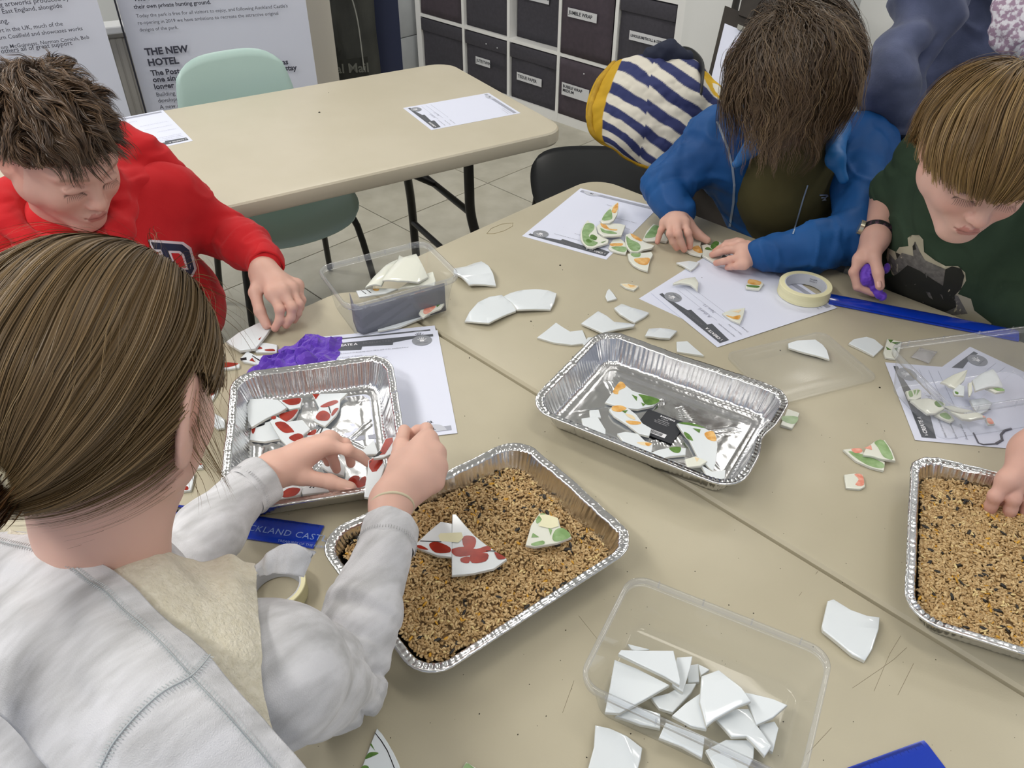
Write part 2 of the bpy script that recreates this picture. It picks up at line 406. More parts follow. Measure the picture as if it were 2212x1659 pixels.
for px, py, s in ((327, 163, 'The Postchaise Hotel is being remodelled as'), (331, 177, 'one single hotel, allowing more visitors to stay'), (334, 192, 'longer in the town.')):
    btext(t2, b2, u2, n2, px, py, s, .022, .0007, px+{163: 300, 177: 315, 192: 130}[py])
for px, py, s in ((338, 208, 'Building work on the hotel is under way with the'), (342, 221, 'development opening later.'), (346, 235, 'A new courtyard will follow.')):
    btext(t2, b2, u2, n2, px, py, s, .02, .0001, px+len(s)*5.3)
t1, b1, u1, W1, n1 = banner(-190, 228, 60, 3.3, 'white printed banner with grey text behind the red hoodie', None)
for px, py, s in ((-150, 5, "at St Anne's Church in the Market Place,"), (-130, 22, 'show casing artworks produced by'), (-118, 38, 'in the North East England, alongside'), (-100, 54, 'mining.'), (-118, 78, 'the leading art in the UK, much of the'),
                  (-100, 94, 'in the Northern Coalfield and showcases works'), (-95, 109, 'by Tom McGuinness, Norman Cornish, Bob'), (-60, 123, 'Olley and others all of great support')):
    btext(t1, b1, u1, n1, {5: -40, 22: -70, 38: -75, 54: -25, 78: -70, 94: -73, 109: -20, 123: -60}[py], py, s, .03, .0002, {5: 170, 22: 157, 38: 142, 54: 22, 78: 144, 94: 188, 109: 201, 123: 165}[py])
# grey strip poster edge right of banner two, dark sack and navy cloth hanging beside it
def upright_panel(name, label, cat, pxl, pxr, py, dist, m, th=.02, h=1.5, z0=0.):
    a = wd(pxl, py, dist); c = wd(pxr, py, dist); u = c-a; u[2] = 0; W = np.linalg.norm(u); u /= W; nrm = np.array([u[1], -u[0], 0.])
    base = np.array([a[0], a[1], z0])
    return base, u, W, nrm
base, u, W, nrm = upright_panel('', '', '', 668, 706, 60, 3.75, None)
pp = thing('pale_panel', base+u*W/2, 'pale beige upright panel between the banner and the dark sack', 'panel')
quad_board('panel', [base, base+u*W*1.35, base+u*W*1.35+np.array([0, 0, 1.9]), base+np.array([0, 0, 1.9])], .02, mat('beige_panel', '#c7c1b4', .6), pp)
rd = thing('radiator', wd(245, 60, 3.75)*np.array([1, 1, 0]), 'grey panel radiator between the two printed banners', 'radiator')
base, u, W, nrm = upright_panel('', '', '', 190, 300, 40, 3.9, None)
quad_board('body_panel', [base+np.array([0, 0, .0]), base+u*W+np.array([0, 0, .0]), base+u*W+np.array([0, 0, .70]), base+np.array([0, 0, .70])], .06, m_rad, rd)
for k in range(7):
    b = MB(); q = base+u*(W*(k+.5)/7)+nrm*.006; b.box(q+np.array([0, 0, .41]), (.045, .014, .54), rot=Matrix(((u[0], nrm[0], 0), (u[1], nrm[1], 0), (0, 0, 1))), bevel=.005); o = b.build('convector_rib', m_rad, rd); sharp(o)
b = MB(); b.box(base+u*W/2+np.array([0, 0, .72]), (W, .10, .03), rot=Matrix(((u[0], nrm[0], 0), (u[1], nrm[1], 0), (0, 0, 1))), bevel=.006); b.build('top_grille', mat('white_enamel', '#dedfe0', .4), rd)
# royal mail sack: folded cloth
m_sack = mat('dark_sack_cloth', '#3c3d38', .85, col2='#2f302d', nscale=7, bump=.3, bscale=160, bdist=.002)
base, u, W, nrm = upright_panel('', '', '', 703, 812, 60, 3.9, None)
sk = thing('mail_sack', base+u*W/2, 'dark olive mail sack hanging beside the pale panel', 'sack')
n1_, n2_ = 24, 30; V = []; Fq = []
for side in (0, 1):
    for j in range(n2_+1):
        for i in range(n1_+1):
            a, c = i/n1_, j/n2_
            bul = .055*math.sin(math.pi*a)**.6+.022*mnoise.noise(Vector((a*3.5, c*5, 2)))+.01*mnoise.noise(Vector((a*9, c*11, 5)))
            bul = bul if side == 0 else -.03
            wob = .02*mnoise.noise(Vector((c*4, a, 3)))*(a-.5)*2
            V.append(base+u*(W*a+wob)+nrm*bul+np.array([0, 0, .05+1.25*c]))
    o_ = side*(n1_+1)*(n2_+1)
    for j in range(n2_):
        for i in range(n1_):
            q = o_+j*(n1_+1)+i; f = (q, q+1, q+n1_+2, q+n1_+1); Fq.append(f if side == 0 else f[::-1])
o_ = (n1_+1)*(n2_+1)
for j in range(n2_):
    a = j*(n1_+1); Fq += [(a, a+n1_+1, a+n1_+1+o_, a+o_), (a+n1_, a+n1_+o_, a+2*n1_+1+o_, a+2*n1_+1)]
obj('cloth', V, Fq, m_sack, sk, True)
b = MB(); p0 = base+u*W*.56+nrm*.085; b.box(p0+np.array([0, 0, .94]), (.035, .006, .26), rot=Matrix(((u[0], nrm[0], 0), (u[1], nrm[1], 0), (0, 0, 1))), bevel=.002); b.build('strap_end', mat('pale_strap', '#c4c8bb', .5), sk)
b = MB(); b.tube(smooth_path([tuple(p0+np.array([0, 0, .82])), tuple(p0+u*.02+np.array([0, 0, .7])), tuple(p0+u*.025+nrm*.004+np.array([0, 0, .5]))]), .003, 6); b.build('cord', mat('grey_cord', '#8d8d86', .7), sk)
m_sackink = mat('sack_print', '#23241f', .9)
def on_sack(px, py, l=.085):
    r = ray(px, py); o_ = base+nrm*l; return CAM+r*(np.dot(o_-CAM, nrm)/np.dot(r, nrm))
a_ = on_sack(706, 163); b_ = on_sack(797, 155); rm = text_obj('Royal Mail', 1., m_sackink, np.zeros(3), np.array([1., 0, 0]), np.array([0, -1., 0]), None, 'printed_text', bold=.02, lift=0.)
co = np.array([v.co[:] for v in rm.data.vertices]); f_ = np.linalg.norm(b_-a_)*1.25/co[:, 0].max(); bpy.data.objects.remove(rm)
text_obj('Royal Mail', f_, mat('sack_print_pale', '#62635c', .9), b_-u*np.linalg.norm(b_-a_)*1.25, u, np.array([0, 0, -1.]), sk, 'printed_text', bold=.001, lift=.0)
flat_poly('print_panel', [on_sack(700, 172, .082), on_sack(797, 168, .082), on_sack(794, 122, .082), on_sack(700, 134, .082)], m_sackink, sk)
flat_poly('crown_print', [on_sack(*q) for q in Z((680, 0, .11754), [(250, 1040), (480, 1020), (490, 900), (440, 960), (410, 860), (360, 930), (300, 850), (290, 960), (230, 900)])], m_sackink, sk)
base, u, W, nrm = upright_panel('', '', '', 800, 864, 60, 3.98, None)
nv = thing('navy_board', base+u*W/2, 'dark navy blue board leaning beside the block pillar', 'board')
quad_board('board', [base, base+u*W, base+u*W+np.array([0, 0, 1.5]), base+np.array([0, 0, 1.5])], .02, mat('navy_board', '#1f2744', .6), nv)

# ------------------------------------------------------------------ folding tables
def rrect(cx, cy, lx, ly, r, seg=10, ang=0., n_side=1):
    P = []
    for qx, qy, a0 in ((1, 1, 0), (-1, 1, 90), (-1, -1, 180), (1, -1, 270)):
        for k in range(seg+1):
            a = math.radians(a0+90*k/seg); P.append((qx*(lx/2-r)+r*math.cos(a), qy*(ly/2-r)+r*math.sin(a)))
    c, s = math.cos(ang), math.sin(ang)
    return [(cx+c*x-s*y, cy+s*x+c*y) for x, y in P]
def folding_table(cx, cy, lx, ly, ang, label, legs=True, mm=None):
    t = thing('folding_table', (cx, cy, 0), label, 'table')
    th = .045; V = []; Fq = []; prof = [(0.0, -.012, 1), (-.0, -.035, 1), (.004, -.045, 1)]
    rings = [(.012, 0), (.005, -.0015), (.001, -.006), (0, -.012), (0, -.036), (.004, -.043), (.012, -.045)]
    base = rrect(0, 0, lx, ly, .075, 10); n = len(base)
    c, s = math.cos(ang), math.sin(ang)
    for ins, dz in rings:
        for (x, y) in rrect(0, 0, lx-2*ins, ly-2*ins, .075-ins*.6, 10):
            V.append((cx+c*x-s*y, cy+s*x+c*y, TZ+dz))
    for k in range(len(rings)-1):
        for i in range(n):
            a = k*n+i; b_ = k*n+(i+1) % n; Fq.append((a, a+n, b_+n, b_))
    Fq.append(tuple(range(n))); Fq.append(tuple(range((len(rings)-1)*n, len(rings)*n))[::-1])
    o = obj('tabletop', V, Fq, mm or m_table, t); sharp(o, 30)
    def tr(x, y, z): return (cx+c*x-s*y, cy+s*x+c*y, z)
    for sgn in ((-1, 1) if legs else ()):
        xb = sgn*(lx/2-.26)
        for sy in (-1, 1):
            b = MB(); yy = sy*(ly/2-.14)
            b.tube(smooth_path([tr(xb-sgn*0, yy, TZ-.05), tr(xb, yy, TZ-.18), tr(xb+sgn*.005, yy, TZ-.28), tr(xb+sgn*.03, yy+sy*.03, TZ-.45), tr(xb+sgn*.035, yy+sy*.035, .012)], 5), .0155, 12)
            b.build('leg', m_black_metal, t, ang=50)
            b = MB(); b.tube([tr(xb+sgn*.035, yy+sy*.035, 0), tr(xb+sgn*.035, yy+sy*.035, .03)], .02, 12); b.build('foot_cap', m_black_metal, t, ang=50)
        b = MB(); b.tube([tr(xb, -(ly/2-.14), TZ-.26), tr(xb, ly/2-.14, TZ-.26)], .011, 10)
        b.tube([tr(xb+sgn*.03, -(ly/2-.115), .22), tr(xb+sgn*.03, ly/2-.115, .22)], .011, 10); b.build('cross_bar', m_black_metal, t, ang=50)
        b = MB(); b.tube([tr(xb, 0, TZ-.26), tr(xb-sgn*.2, 0, TZ-.13), tr(xb-sgn*.34, 0, TZ-.06)], .010, 8)
        b.box(Vector(tr(xb-sgn*.2, 0, TZ-.13)), (.05, .03, .03), rot=Matrix.Rotation(ang, 3, 'Z')); b.build('brace', m_black_metal, t, ang=50)
    return t
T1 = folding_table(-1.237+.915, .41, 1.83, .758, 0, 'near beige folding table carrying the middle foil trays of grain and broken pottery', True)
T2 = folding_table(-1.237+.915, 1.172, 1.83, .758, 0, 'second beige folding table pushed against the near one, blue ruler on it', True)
# moulded mark near the corner of the far table
mk = [wp(*p) for p in Z((950, 380, .3165), [(320, 395), (350, 360), (420, 330), (500, 322), (495, 345), (440, 375), (370, 395)])]
b = MB(); b.tube([tuple(p+np.array([0, 0, .0002])) for p in mk+[mk[0]]], .0008, 4); b.build('moulded_mark', mat('table_groove', '#a39878', .6), T2)
# far table, fitted from its near edge and far corner
q0 = wp(522, 438); q1 = wp(1190, 287); d = (q1-q0); d[2] = 0; angF = math.atan2(d[1], d[0]); d /= np.linalg.norm(d); nr = np.array([-d[1], d[0], 0])
cornr = wp(1213, 300); cornr = q0+d*np.dot(wp(1200, 262)-q0, d)
cF = q0+d*(np.dot(cornr-q0, d)-.915+.0)+nr*.38
T3 = folding_table(cF[0], cF[1], 1.83, .76, angF, 'beige folding table at the back with two loose worksheets', True, m_table2)
# scuffs, specks and crumbs on the tables: thin dried-on marks
def specks(name, fr, pts, m, tbl):
    b = MB()
    for p in pts:
        x, y = Z(fr, [p[:2]])[0]; w = wp(x, y, .0004); r = p[2] if len(p) > 2 else .0012
        k = 6; rs = random.Random(int(x*7+y)); ring = [(w[0]+r*(.6+.7*rs.random())*math.cos(2*math.pi*i/k), w[1]+r*(.6+.7*rs.random())*math.sin(2*math.pi*i/k), w[2]) for i in range(k)]
        ring2 = [(a[0]*.5+w[0]*.5, a[1]*.5+w[1]*.5, w[2]+r*.5) for a in ring]
        b.add(ring+ring2, [tuple(range(k, 2*k))]+[(i, (i+1) % k, (i+1) % k+k, i+k) for i in range(k)])
    o = b.build(name, m); return o
m_soil = mat('dark_crumbs', '#262017', .9)
rs = random.Random(11); pts = []
for k in range(260):
    px = rs.uniform(430, 2212); py = rs.uniform(480, 1659); w = wp(px, py)
    if -1.2 < w[0] < .55 and .05 < w[1] < 1.52: pts.append((px, py, rs.choice([.0004, .0005, .0006, .0009])))
pts += [(1210, 573, .0022), (1215, 583, .0012), (690, 243, .004), (710, 200, .0015), (1900, 837, .002), (1686, 757, .0016), (1549, 603, .0016), (1516, 600, .0012), (705, 243, .0003), (1147, 694, .002), (1237, 771, .0015), (1014, 773, .0015), (1714, 656, .0013)]
cr = specks('soil_crumb', (0, 0, 1), pts, m_soil, None); tag(cr, 'dark crumbs and specks of soil scattered over the beige tables', 'crumbs', kind='stuff')
def scratch(ptsl, r=.0004):
    b = MB()
    for pl_ in ptsl: b.tube([tuple(wp(x, y, .0001)) for x, y in pl_], r, 4)
    return b
zz = (1700, 950, .4274)
b = scratch([Z(zz, q) for q in ([(605, 1050), (540, 1110), (470, 1160), (330, 1255)], [(575, 990), (520, 1080), (440, 1270)], [(225, 1455), (100, 1590)], [(640, 1130), (560, 1290)], [(155, 665), (145, 680)], [(75, 770), (60, 790)])]+
            [[(1290, 1380), (1250, 1330)], [(1215, 1540), (1240, 1470)]], .00025)
b.build('scratch', mat('table_scratch', '#958b74', .7), T1)['kind'] = 'stuff'
# ------------------------------------------------------------------ chairs
def curved_sheet(fn, nu, nv, th):
    V = []; Fq = []
    P = [[np.array(fn(i/nu, j/nv), float) for i in range(nu+1)] for j in range(nv+1)]
    Nn = [[None]*(nu+1) for _ in range(nv+1)]
    for j in range(nv+1):
        for i in range(nu+1):
            du = P[j][min(i+1, nu)]-P[j][max(i-1, 0)]; dv = P[min(j+1, nv)][i]-P[max(j-1, 0)][i]; n = np.cross(du, dv); Nn[j][i] = n/(np.linalg.norm(n)+1e-9)
    for j in range(nv+1):
        for i in range(nu+1): V.append(P[j][i])
    for j in range(nv+1):
        for i in range(nu+1): V.append(P[j][i]-Nn[j][i]*th)
    o = (nu+1)*(nv+1)
    for j in range(nv):
        for i in range(nu):
            a = j*(nu+1)+i; f = (a, a+1, a+nu+2, a+nu+1); Fq.append(f); Fq.append(tuple(q+o for q in f[::-1]))
    for i in range(nu): Fq.append((i+1, i, i+o, i+1+o)); a = nv*(nu+1)+i; Fq.append((a, a+1, a+1+o, a+o))
    for j in range(nv): a = j*(nu+1); Fq.append((a, a+nu+1, a+nu+1+o, a+o)); a += nu; Fq.append((a+nu+1, a, a+o, a+nu+1+o))
    return V, Fq
def chair(label, loc, rot, m, seat_h=.45, back=True, group=None, under=None, bw=.225):
    """seat faces local -y; rot about z"""
    t = thing('moulded_chair', loc, label, 'chair', group)
    c, s = math.cos(rot), math.sin(rot); X, Y, Zz = loc
    def tr(x, y, z): return (X+c*x-s*y, Y+s*x+c*y, Zz+z)
    def seat(u, v):
        x = (u-.5)*2; y = (v-.5)*2; w = .225*(1-.10*max(0, y)) ; rr = .35
        # round the corners
        k = 1-.06*(abs(x)**6)*(abs(y)**2)-.05*abs(y)**6*abs(x)**2
        z = seat_h-.018*math.cos(x*1.5)+.02*abs(x)**3-(.035*max(0, -y)**4)+.03*max(0, y)**4
        return tr(x*w*k*(1-.10*abs(y)**4), y*.22*k, z)
    V, Fq = curved_sheet(lambda u, v: seat(1-u, v), 16, 16, .008) if False else curved_sheet(seat, 16, 16, .008)
    o = obj('seat', V, Fq, m, t, True)
    if back:
        def bk(u, v):
            x = (u-.5)*2; w = bw*(1-.14*v**3); k = 1-.10*(abs(x)**5)*(v**6)
            return tr(x*w, .215+.06*v+.035*math.cos(x*1.5)-.03+.02, seat_h+.03+(.37*v)*(1-.14*abs(x)**4*v))
        V, Fq = curved_sheet(bk, 16, 14, .007); obj('backrest', V, Fq, m, t, True)
    for sx in (-1, 1):
        b = MB(); b.tube(smooth_path([tr(sx*.15, -.15, seat_h-.044), tr(sx*.19, -.17, seat_h-.07), tr(sx*.235, -.215, .01)], 5), .011, 10); b.build('leg', m_black_metal, t, ang=50)
        b = MB(); b.tube(smooth_path([tr(sx*.15, .14, seat_h-.044), tr(sx*.18, .16, seat_h-.07), tr(sx*.215, .235, .01)], 5), .011, 10); b.build('leg', m_black_metal, t, ang=50)
        if back:
            b = MB(); b.tube(smooth_path([tr(sx*.15, .12, seat_h-.044), tr(sx*.17, .225, seat_h-.01), tr(sx*.17, .27, seat_h+.10)], 5), .009, 8); b.build('back_support', m_black_metal, t, ang=50)
    for yy in (-.15, .14): b = MB(); b.tube([tr(-.16, yy, seat_h-.044), tr(.16, yy, seat_h-.044)], .010, 8); b.build('under_frame', m_black_metal, t, ang=50)
    return t
# pale teal chair beyond the far table, facing the camera side
fW_ = R3(.55, -.83); p = R3(-.765, 2.435)
chair('pale teal moulded plastic chair pushed under the far side of the back table', (p[0], p[1], 0), math.atan2(fW_[0], -fW_[1]), m_chair_teal, seat_h=.445, bw=.20)
p = (wp(1140, 365, -.29)+wp(1295, 310, -.29)+wp(1400, 400, -.29)+wp(1180, 430, -.29))/4
chair('black moulded chair wearing a striped coat by the far table corner', (p[0]+.05, p[1]+.02, 0), -.72, m_chair_black)

# ------------------------------------------------------------------ worksheets
m_head = mat('sheet_dark_band', '#55585e', .6); m_foot = mat('sheet_mid_band', '#a2a5b3', .6); m_oval = mat('sheet_oval', '#8f9299', .6); m_oval2 = mat('sheet_pale_oval', '#c2c5d0', .6)
m_white_ink = mat('white_print', '#e6e6ea', .6); m_pencil = mat('pencil_mark', '#9b9cab', .7); m_faint = mat('faint_print', '#74747c', .7)
QS = ["What have I found out about my object. Fill in each of the questions below", "1 What is it made of? (Fabric)", "2 What state is the object in? (Condition) Circle your", "3 What kind of texture is it?", "4 Describe the decoration on your object.", "5 What do you think it is for? (Function and"]
def paper(label, TL, TR, anchor='TL', z=.0006, style='q', curl=0.0, num='10.', down=None, name='worksheet', foot=True):
    a = wp(*TL, z); b_ = wp(*TR, z); U = b_-a; U[2] = 0; U /= np.linalg.norm(U); Vd = np.array([U[1], -U[0], 0.])
    O = a if anchor == 'TL' else (a-Vd*.297 if anchor == 'BL' else b_-U*.21)
    t = thing(name, O+U*.105+Vd*.1485, label, 'worksheet')
    nx, ny = 8, 10
    def P(u, v, l=0): 
        zz = curl*((u/.21-.5)**2*2+(v/.297-.5)**2)*.004
        return O+U*u+Vd*v+np.array([0, 0, zz+l])
    V, Fq = curved_sheet(lambda i, j: P(i*.21, .297*(1-j)), nx, ny, .00035)
    obj('sheet', V, Fq, m_paper, t, False)
    L = .0005
    fp = lambda nm, pts, mm, l: flat_poly(nm, [P(u, v, L+l) for u, v in pts], mm, t)
    fp('header_band', [(.008, .012), (.2, .012), (.2, .020), (.168, .020), (.125, .027), (.124, .034), (.068, .030), (.066, .040), (.008, .034)][::1], m_head, 0)
    text_obj('CREATE A', .0092, m_white_ink, P(.018, .0235, L), U, Vd, t, bold=.0003, lift=.0003)
    text_obj('MUSEUM TABLE', .0082, m_faint, P(.070, .0235, L), U, Vd, t, lift=.0003)
    b = MB(); b.tube([P(.0125, .0205, L+.0002), P(.0135, .0205, L+.0006)], .0022, 8); b.build('bullet', m_white_ink, t)
    ov = [(.178+.0185*math.cos(q*math.pi/14), .030+.0165*math.sin(q*math.pi/14)) for q in range(28)]
    lg = fp('round_logo', ov, m_oval, .0003)
    for k, (dx, dy, l) in enumerate(((-.008, -.001, .005), (-.004, -.0045, .006), (0, -.005, .0065), (.0035, -.0045, .006), (.0085, .000, .004))):
        ax = .178+dx*.55; ay = .028; bx = .178+dx; by = .028+dy-.0025
        dxx, dyy = (by-ay), -(bx-ax); n_ = math.hypot(dxx, dyy)+1e-9; dxx *= .0007/n_; dyy *= .0007/n_
        o = flat_poly('logo_finger', [P(ax-dxx, ay-dyy, L+.0005), P(ax+dxx, ay+dyy, L+.0005), P(bx+dxx, by+dyy, L+.0005), P(bx-dxx, by-dyy, L+.0005)], m_white_ink, t)
    fp('logo_palm', [(.1735, .0285), (.1825, .0285), (.1815, .0335), (.1745, .0335)], m_white_ink, .0005)
    text_obj('ANCIENT HANDS', .0028, m_head, P(.166, .0385, L), U, Vd, t, lift=.0006)
    if not foot: return t, P
    fp('footer_band', [(.008, .277), (.202, .277), (.202, .288), (.008, .288)], m_foot, 0)
    fp('page_oval', [(.172+.022*math.cos(math.pi*q/12), .288-.0185*math.sin(math.pi*q/12)) for q in range(13)], m_oval2, .0002)
    text_obj(num, .0085, m_ink, P(.166, .2835, L), U, Vd, t, bold=.0003, lift=.0005)
    if style == 'q':
        for k, s in enumerate(QS): text_obj(s, .0046, m_ink_grey, P(.012, .048+k*(.012 if k < 3 else 0)+(.036*(k-1) if k >= 3 else 0), L), U, Vd, t, lift=.0003, res=1)
        text_obj('Pottery', .0075, m_pencil, P(.09, .245, L), U, Vd, t, name='pencil_note', lift=.0003, res=1)
    elif style == 'n':
        for k, s in enumerate(('Name of archaeologist:', 'Date of recording:', 'Drawing of object:')): text_obj(s, .0052, m_ink_grey, P(.012, .052+k*.016, L), U, Vd, t, lift=.0003, res=1)
        for k, s in enumerate(('A sherd', 'Nov 11')): text_obj(s, .011, m_pencil, P(.085+.01*k, .054+k*.018, L), U, Vd, t, name='pencil_note', lift=.0003, res=1)
        b = MB()
        for k in range(3): b.tube([P(.07, .055+k*.016, L+.0002), P(.195, .055+k*.016, L+.0002)], .00025, 4)
        b.build('ruled_line', m_foot, t)
        for k, s in enumerate(('My object is made of ........................', 'and I found it in the dig tray')): text_obj(s, .0046, m_ink_grey, P(.012, .262+k*.008, L), U, Vd, t, lift=.0003, res=1)
    return t, P
paper('question sheet lying beneath the sheet beside the red poppy tray', (739, 723), (939, 703), 'TR', .0005)
paper('question sheet numbered 10 beside the red poppy tray', (740, 733), (945, 713), 'TR', .0015)
paper('upside-down question sheet under the heap of green and orange shards', (1309.7, 560.8), (1125.3, 509.3), 'TL', .0006)
paper('sheet sticking out under the drawing sheet by the masking tape', (1380, 645), (1460, 682), 'BL', .0004, style='', foot=False)
paper('drawing sheet carrying a tape roll and small yellow shards', (1549.5, 750), (1407, 633.6), 'TL', .0016, style='n')
paper('worksheet near the right end of the back table', (931.6, 281), (871.5, 234), 'TL', .0006, style='n')
paper('lined worksheet on the back table by the red hoodie', (416.6, 304), (332.7, 321.6), 'TL', .0006)
paper('worksheet turned askew below the clear tub at the right', (2030, 796), (2095.4, 748.8), 'TR', .0005, style='n')
pq, PQ = paper('worksheet with a pencil outline drawing under the right clear tub', (1976.9, 950.5), (1912.7, 785), 'TL', .0014, style='n')
b = MB(); b.tube([tuple(wp(*q, .0022)) for q in Z((1900, 700, .1809), [(1120, 1300), (1180, 1420), (1240, 1440), (1390, 1430), (1470, 1390), (1450, 1320), (1500, 1270), (1570, 1250)])], .0012, 5); b.build('pencil_outline', mat('soft_pencil', '#6b6a72', .8), pq)
b = MB(); b.tube([tuple(wp(*q, .0022)) for q in Z((1900, 700, .1809), [(1390, 1430), (1465, 1385), (1450, 1320), (1490, 1275), (1570, 1250)])], .0022, 5); b.build('pencil_shading', mat('soft_pencil', '#6b6a72', .8), pq)

# ------------------------------------------------------------------ foil trays
def foil_material(name, seed):
    m = bpy.data.materials.new(name); m.use_nodes = True; nt = m.node_tree; N = nt.nodes; L = nt.links; b = N['Principled BSDF']
    b.inputs['Base Color'].default_value = (.74, .745, .76, 1); b.inputs['Metallic'].default_value = 1; b.inputs['Roughness'].default_value = .20
    tc = N.new('ShaderNodeTexCoord'); t = N.new('ShaderNodeTexNoise'); t.inputs['Scale'].default_value = 42; t.inputs['Detail'].default_value = 4; t.inputs['Distortion'].default_value = .5
    L.new(tc.outputs['Object'], t.inputs['Vector']); v = N.new('ShaderNodeTexVoronoi'); v.inputs['Scale'].default_value = 55; L.new(tc.outputs['Object'], v.inputs['Vector'])
    ad = N.new('ShaderNodeMath'); ad.operation = 'ADD'; L.new(t.outputs[0], ad.inputs[0]); ml = N.new('ShaderNodeMath'); ml.operation = 'MULTIPLY'; ml.inputs[1].default_value = .35; L.new(v.outputs[0], ml.inputs[0]); L.new(ml.outputs[0], ad.inputs[1])
    bp = N.new('ShaderNodeBump'); bp.inputs['Strength'].default_value = .35; bp.inputs['Distance'].default_value = .0014; L.new(ad.outputs[0], bp.inputs['Height']); L.new(bp.outputs[0], b.inputs['Normal']); return m
m_foil = foil_material('crinkled_foil', 1)
def fit_rect(cs, z):
    P = [wp(*c, z)[:2] for c in cs]; c = sum(P)/4
    u = ((P[1]-P[0])+(P[2]-P[3]))/2; v = ((P[3]-P[0])+(P[2]-P[1]))/2
    lu, lv = np.linalg.norm(u), np.linalg.norm(v); u /= lu; v /= lv
    a = math.atan2(u[1], u[0]); b2 = math.atan2(v[1], v[0]); dd = (b2-a+math.pi) % (2*math.pi)-math.pi
    fix = (abs(dd)-math.pi/2)/2*np.sign(dd); a += fix
    u = np.array([math.cos(a), math.sin(a)]); v = np.array([-u[1], u[0]])*np.sign(dd)
    return c, u, v, lu, lv
TRAYH = .048
def foil_tray(cs, label, seed, size=None, emboss=True, dent=None):
    c, u, v, lu, lv = fit_rect(cs, TRAYH)
    if size: lu, lv = size
    print('tray', label[:30], round(lu, 3), round(lv, 3), np.round(c, 3))
    if u[0]*v[1]-u[1]*v[0] < 0: v = -v
    rs = np.random.RandomState(seed); t = thing('foil_tray', (c[0], c[1], TZ), label, 'foil tray', 'rectangular foil roasting trays')
    NP = 520
    def ring(lx, ly, r):
        # perimeter evenly sampled, same parameter for all rings
        segs = [(lx/2-r)*2, (ly/2-r)*2]; arc = math.pi*r/2; out = []; tan = []
        per = 2*(lx-2*r)+2*(ly-2*r)+4*arc
        corners = [(lx/2-r, ly/2-r, 0), (-lx/2+r, ly/2-r, 90), (-lx/2+r, -ly/2+r, 180), (lx/2-r, -ly/2+r, 270)]
        return corners
    # shared parameterisation based on the outer ring
    LX, LY, RR = lu-.004, lv-.004, .042
    arc = math.pi*RR/2; per = 2*(LX-2*RR)+2*(LY-2*RR)+4*arc; S = np.arange(NP)/NP*per
    kind = []
    for s in S:
        s_ = s; 
        for k, L_ in enumerate([LY-2*RR, arc, LX-2*RR, arc, LY-2*RR, arc, LX-2*RR, arc]):
            if s_ <= L_: kind.append((k, s_/L_)); break
            s_ -= L_
        else: kind.append((7, 1.0))
    def pos(lx, ly, r):
        out = np.zeros((NP, 4))
        for i, (k, q) in enumerate(kind):
            hx, hy = lx/2-r, ly/2-r
            if k == 0: x, y, nx, ny = lx/2, -hy+2*hy*q, 1, 0
            elif k == 2: x, y, nx, ny = hx-2*hx*q, ly/2, 0, 1
            elif k == 4: x, y, nx, ny = -lx/2, hy-2*hy*q, -1, 0
            elif k == 6: x, y, nx, ny = -hx+2*hx*q, -ly/2, 0, -1
            else:
                a = math.radians({1: 0, 3: 90, 5: 180, 7: 270}[k]+90*q); sx = {1: 1, 3: -1, 5: -1, 7: 1}[k]; sy = {1: 1, 3: 1, 5: -1, 7: -1}[k]
                nx, ny = math.cos(a), math.sin(a); x, y = sx*hx+r*nx, sy*hy+r*ny
            out[i] = (x, y, nx, ny)
        return out
    corner = np.array([1. if k % 2 else 0. for k, q in kind]); 
    for _ in range(8): corner = (corner+np.roll(corner, 1)+np.roll(corner, -1))/3
    # pleats: irregular vertical folds
    ph = np.cumsum(rs.uniform(.55, 1.5, NP)); ph *= 2*math.pi*round(per/.0085)/ph[-1]
    pleat = np.sin(ph)*rs.uniform(.5, 1.2, NP); pl2 = np.interp(np.arange(NP)*1.0, np.arange(0, NP+10, 4), rs.normal(0, 1, len(np.arange(0, NP+10, 4))))
    pl2[-6:] = np.linspace(pl2[-6], pl2[0], 6)
    fine = rs.normal(0, 1, NP)
    big = np.array([mnoise.noise(Vector((math.cos(2*math.pi*i/NP)*1.7+seed*3, math.sin(2*math.pi*i/NP)*1.7, seed))) for i in range(NP)])
    prof = [  # inset from the outer edge, height, pleat amount
        (-.001, TRAYH-.0035, .15), (-.0022, TRAYH-.001, .25), (-.001, TRAYH+.001, .3), (.001, TRAYH, .25), (.0045, TRAYH-.0012, .5), (.0085, TRAYH-.0005, .5), (.0105, TRAYH-.003, .45),
        (.013, TRAYH-.011, .8), (.0165, TRAYH-.021, 1.), (.020, TRAYH-.031, 1.), (.0235, .0095, .9), (.0255, .0055, .5), (.030, .003, .35), (.034, .0022, .2), (.038, .0030, .1), (.043, .0012, .05)]
    V = []; n_ = len(prof)
    for k, (ins, h, amt) in enumerate(prof):
        r = max(RR-ins*.75, .012); P = pos(LX-2*ins, LY-2*ins, r)
        d = amt*(.00075*pleat*(1+.3*corner)+.0006*pl2*(1+1.1*corner)+.0002*fine)
        hz = h+amt*(.0006*pl2+.0003*fine)*(.5 if k > 9 else 1)+(.0018*big if k < 10 else .0004*big)
        if k in (4, 5): hz = hz+.0005*pleat*(1+2*corner)
        wid = .0018*big*(1 if k < 9 else .3)
        x = P[:, 0]+P[:, 2]*(d+wid); y = P[:, 1]+P[:, 3]*(d+wid)
        V.append(np.c_[x, y, hz])
    # floor as rings shrinking to the middle with embossed diagonal ribs
    ins0 = .043; lx0, ly0 = LX-2*ins0, LY-2*ins0; NF = 26
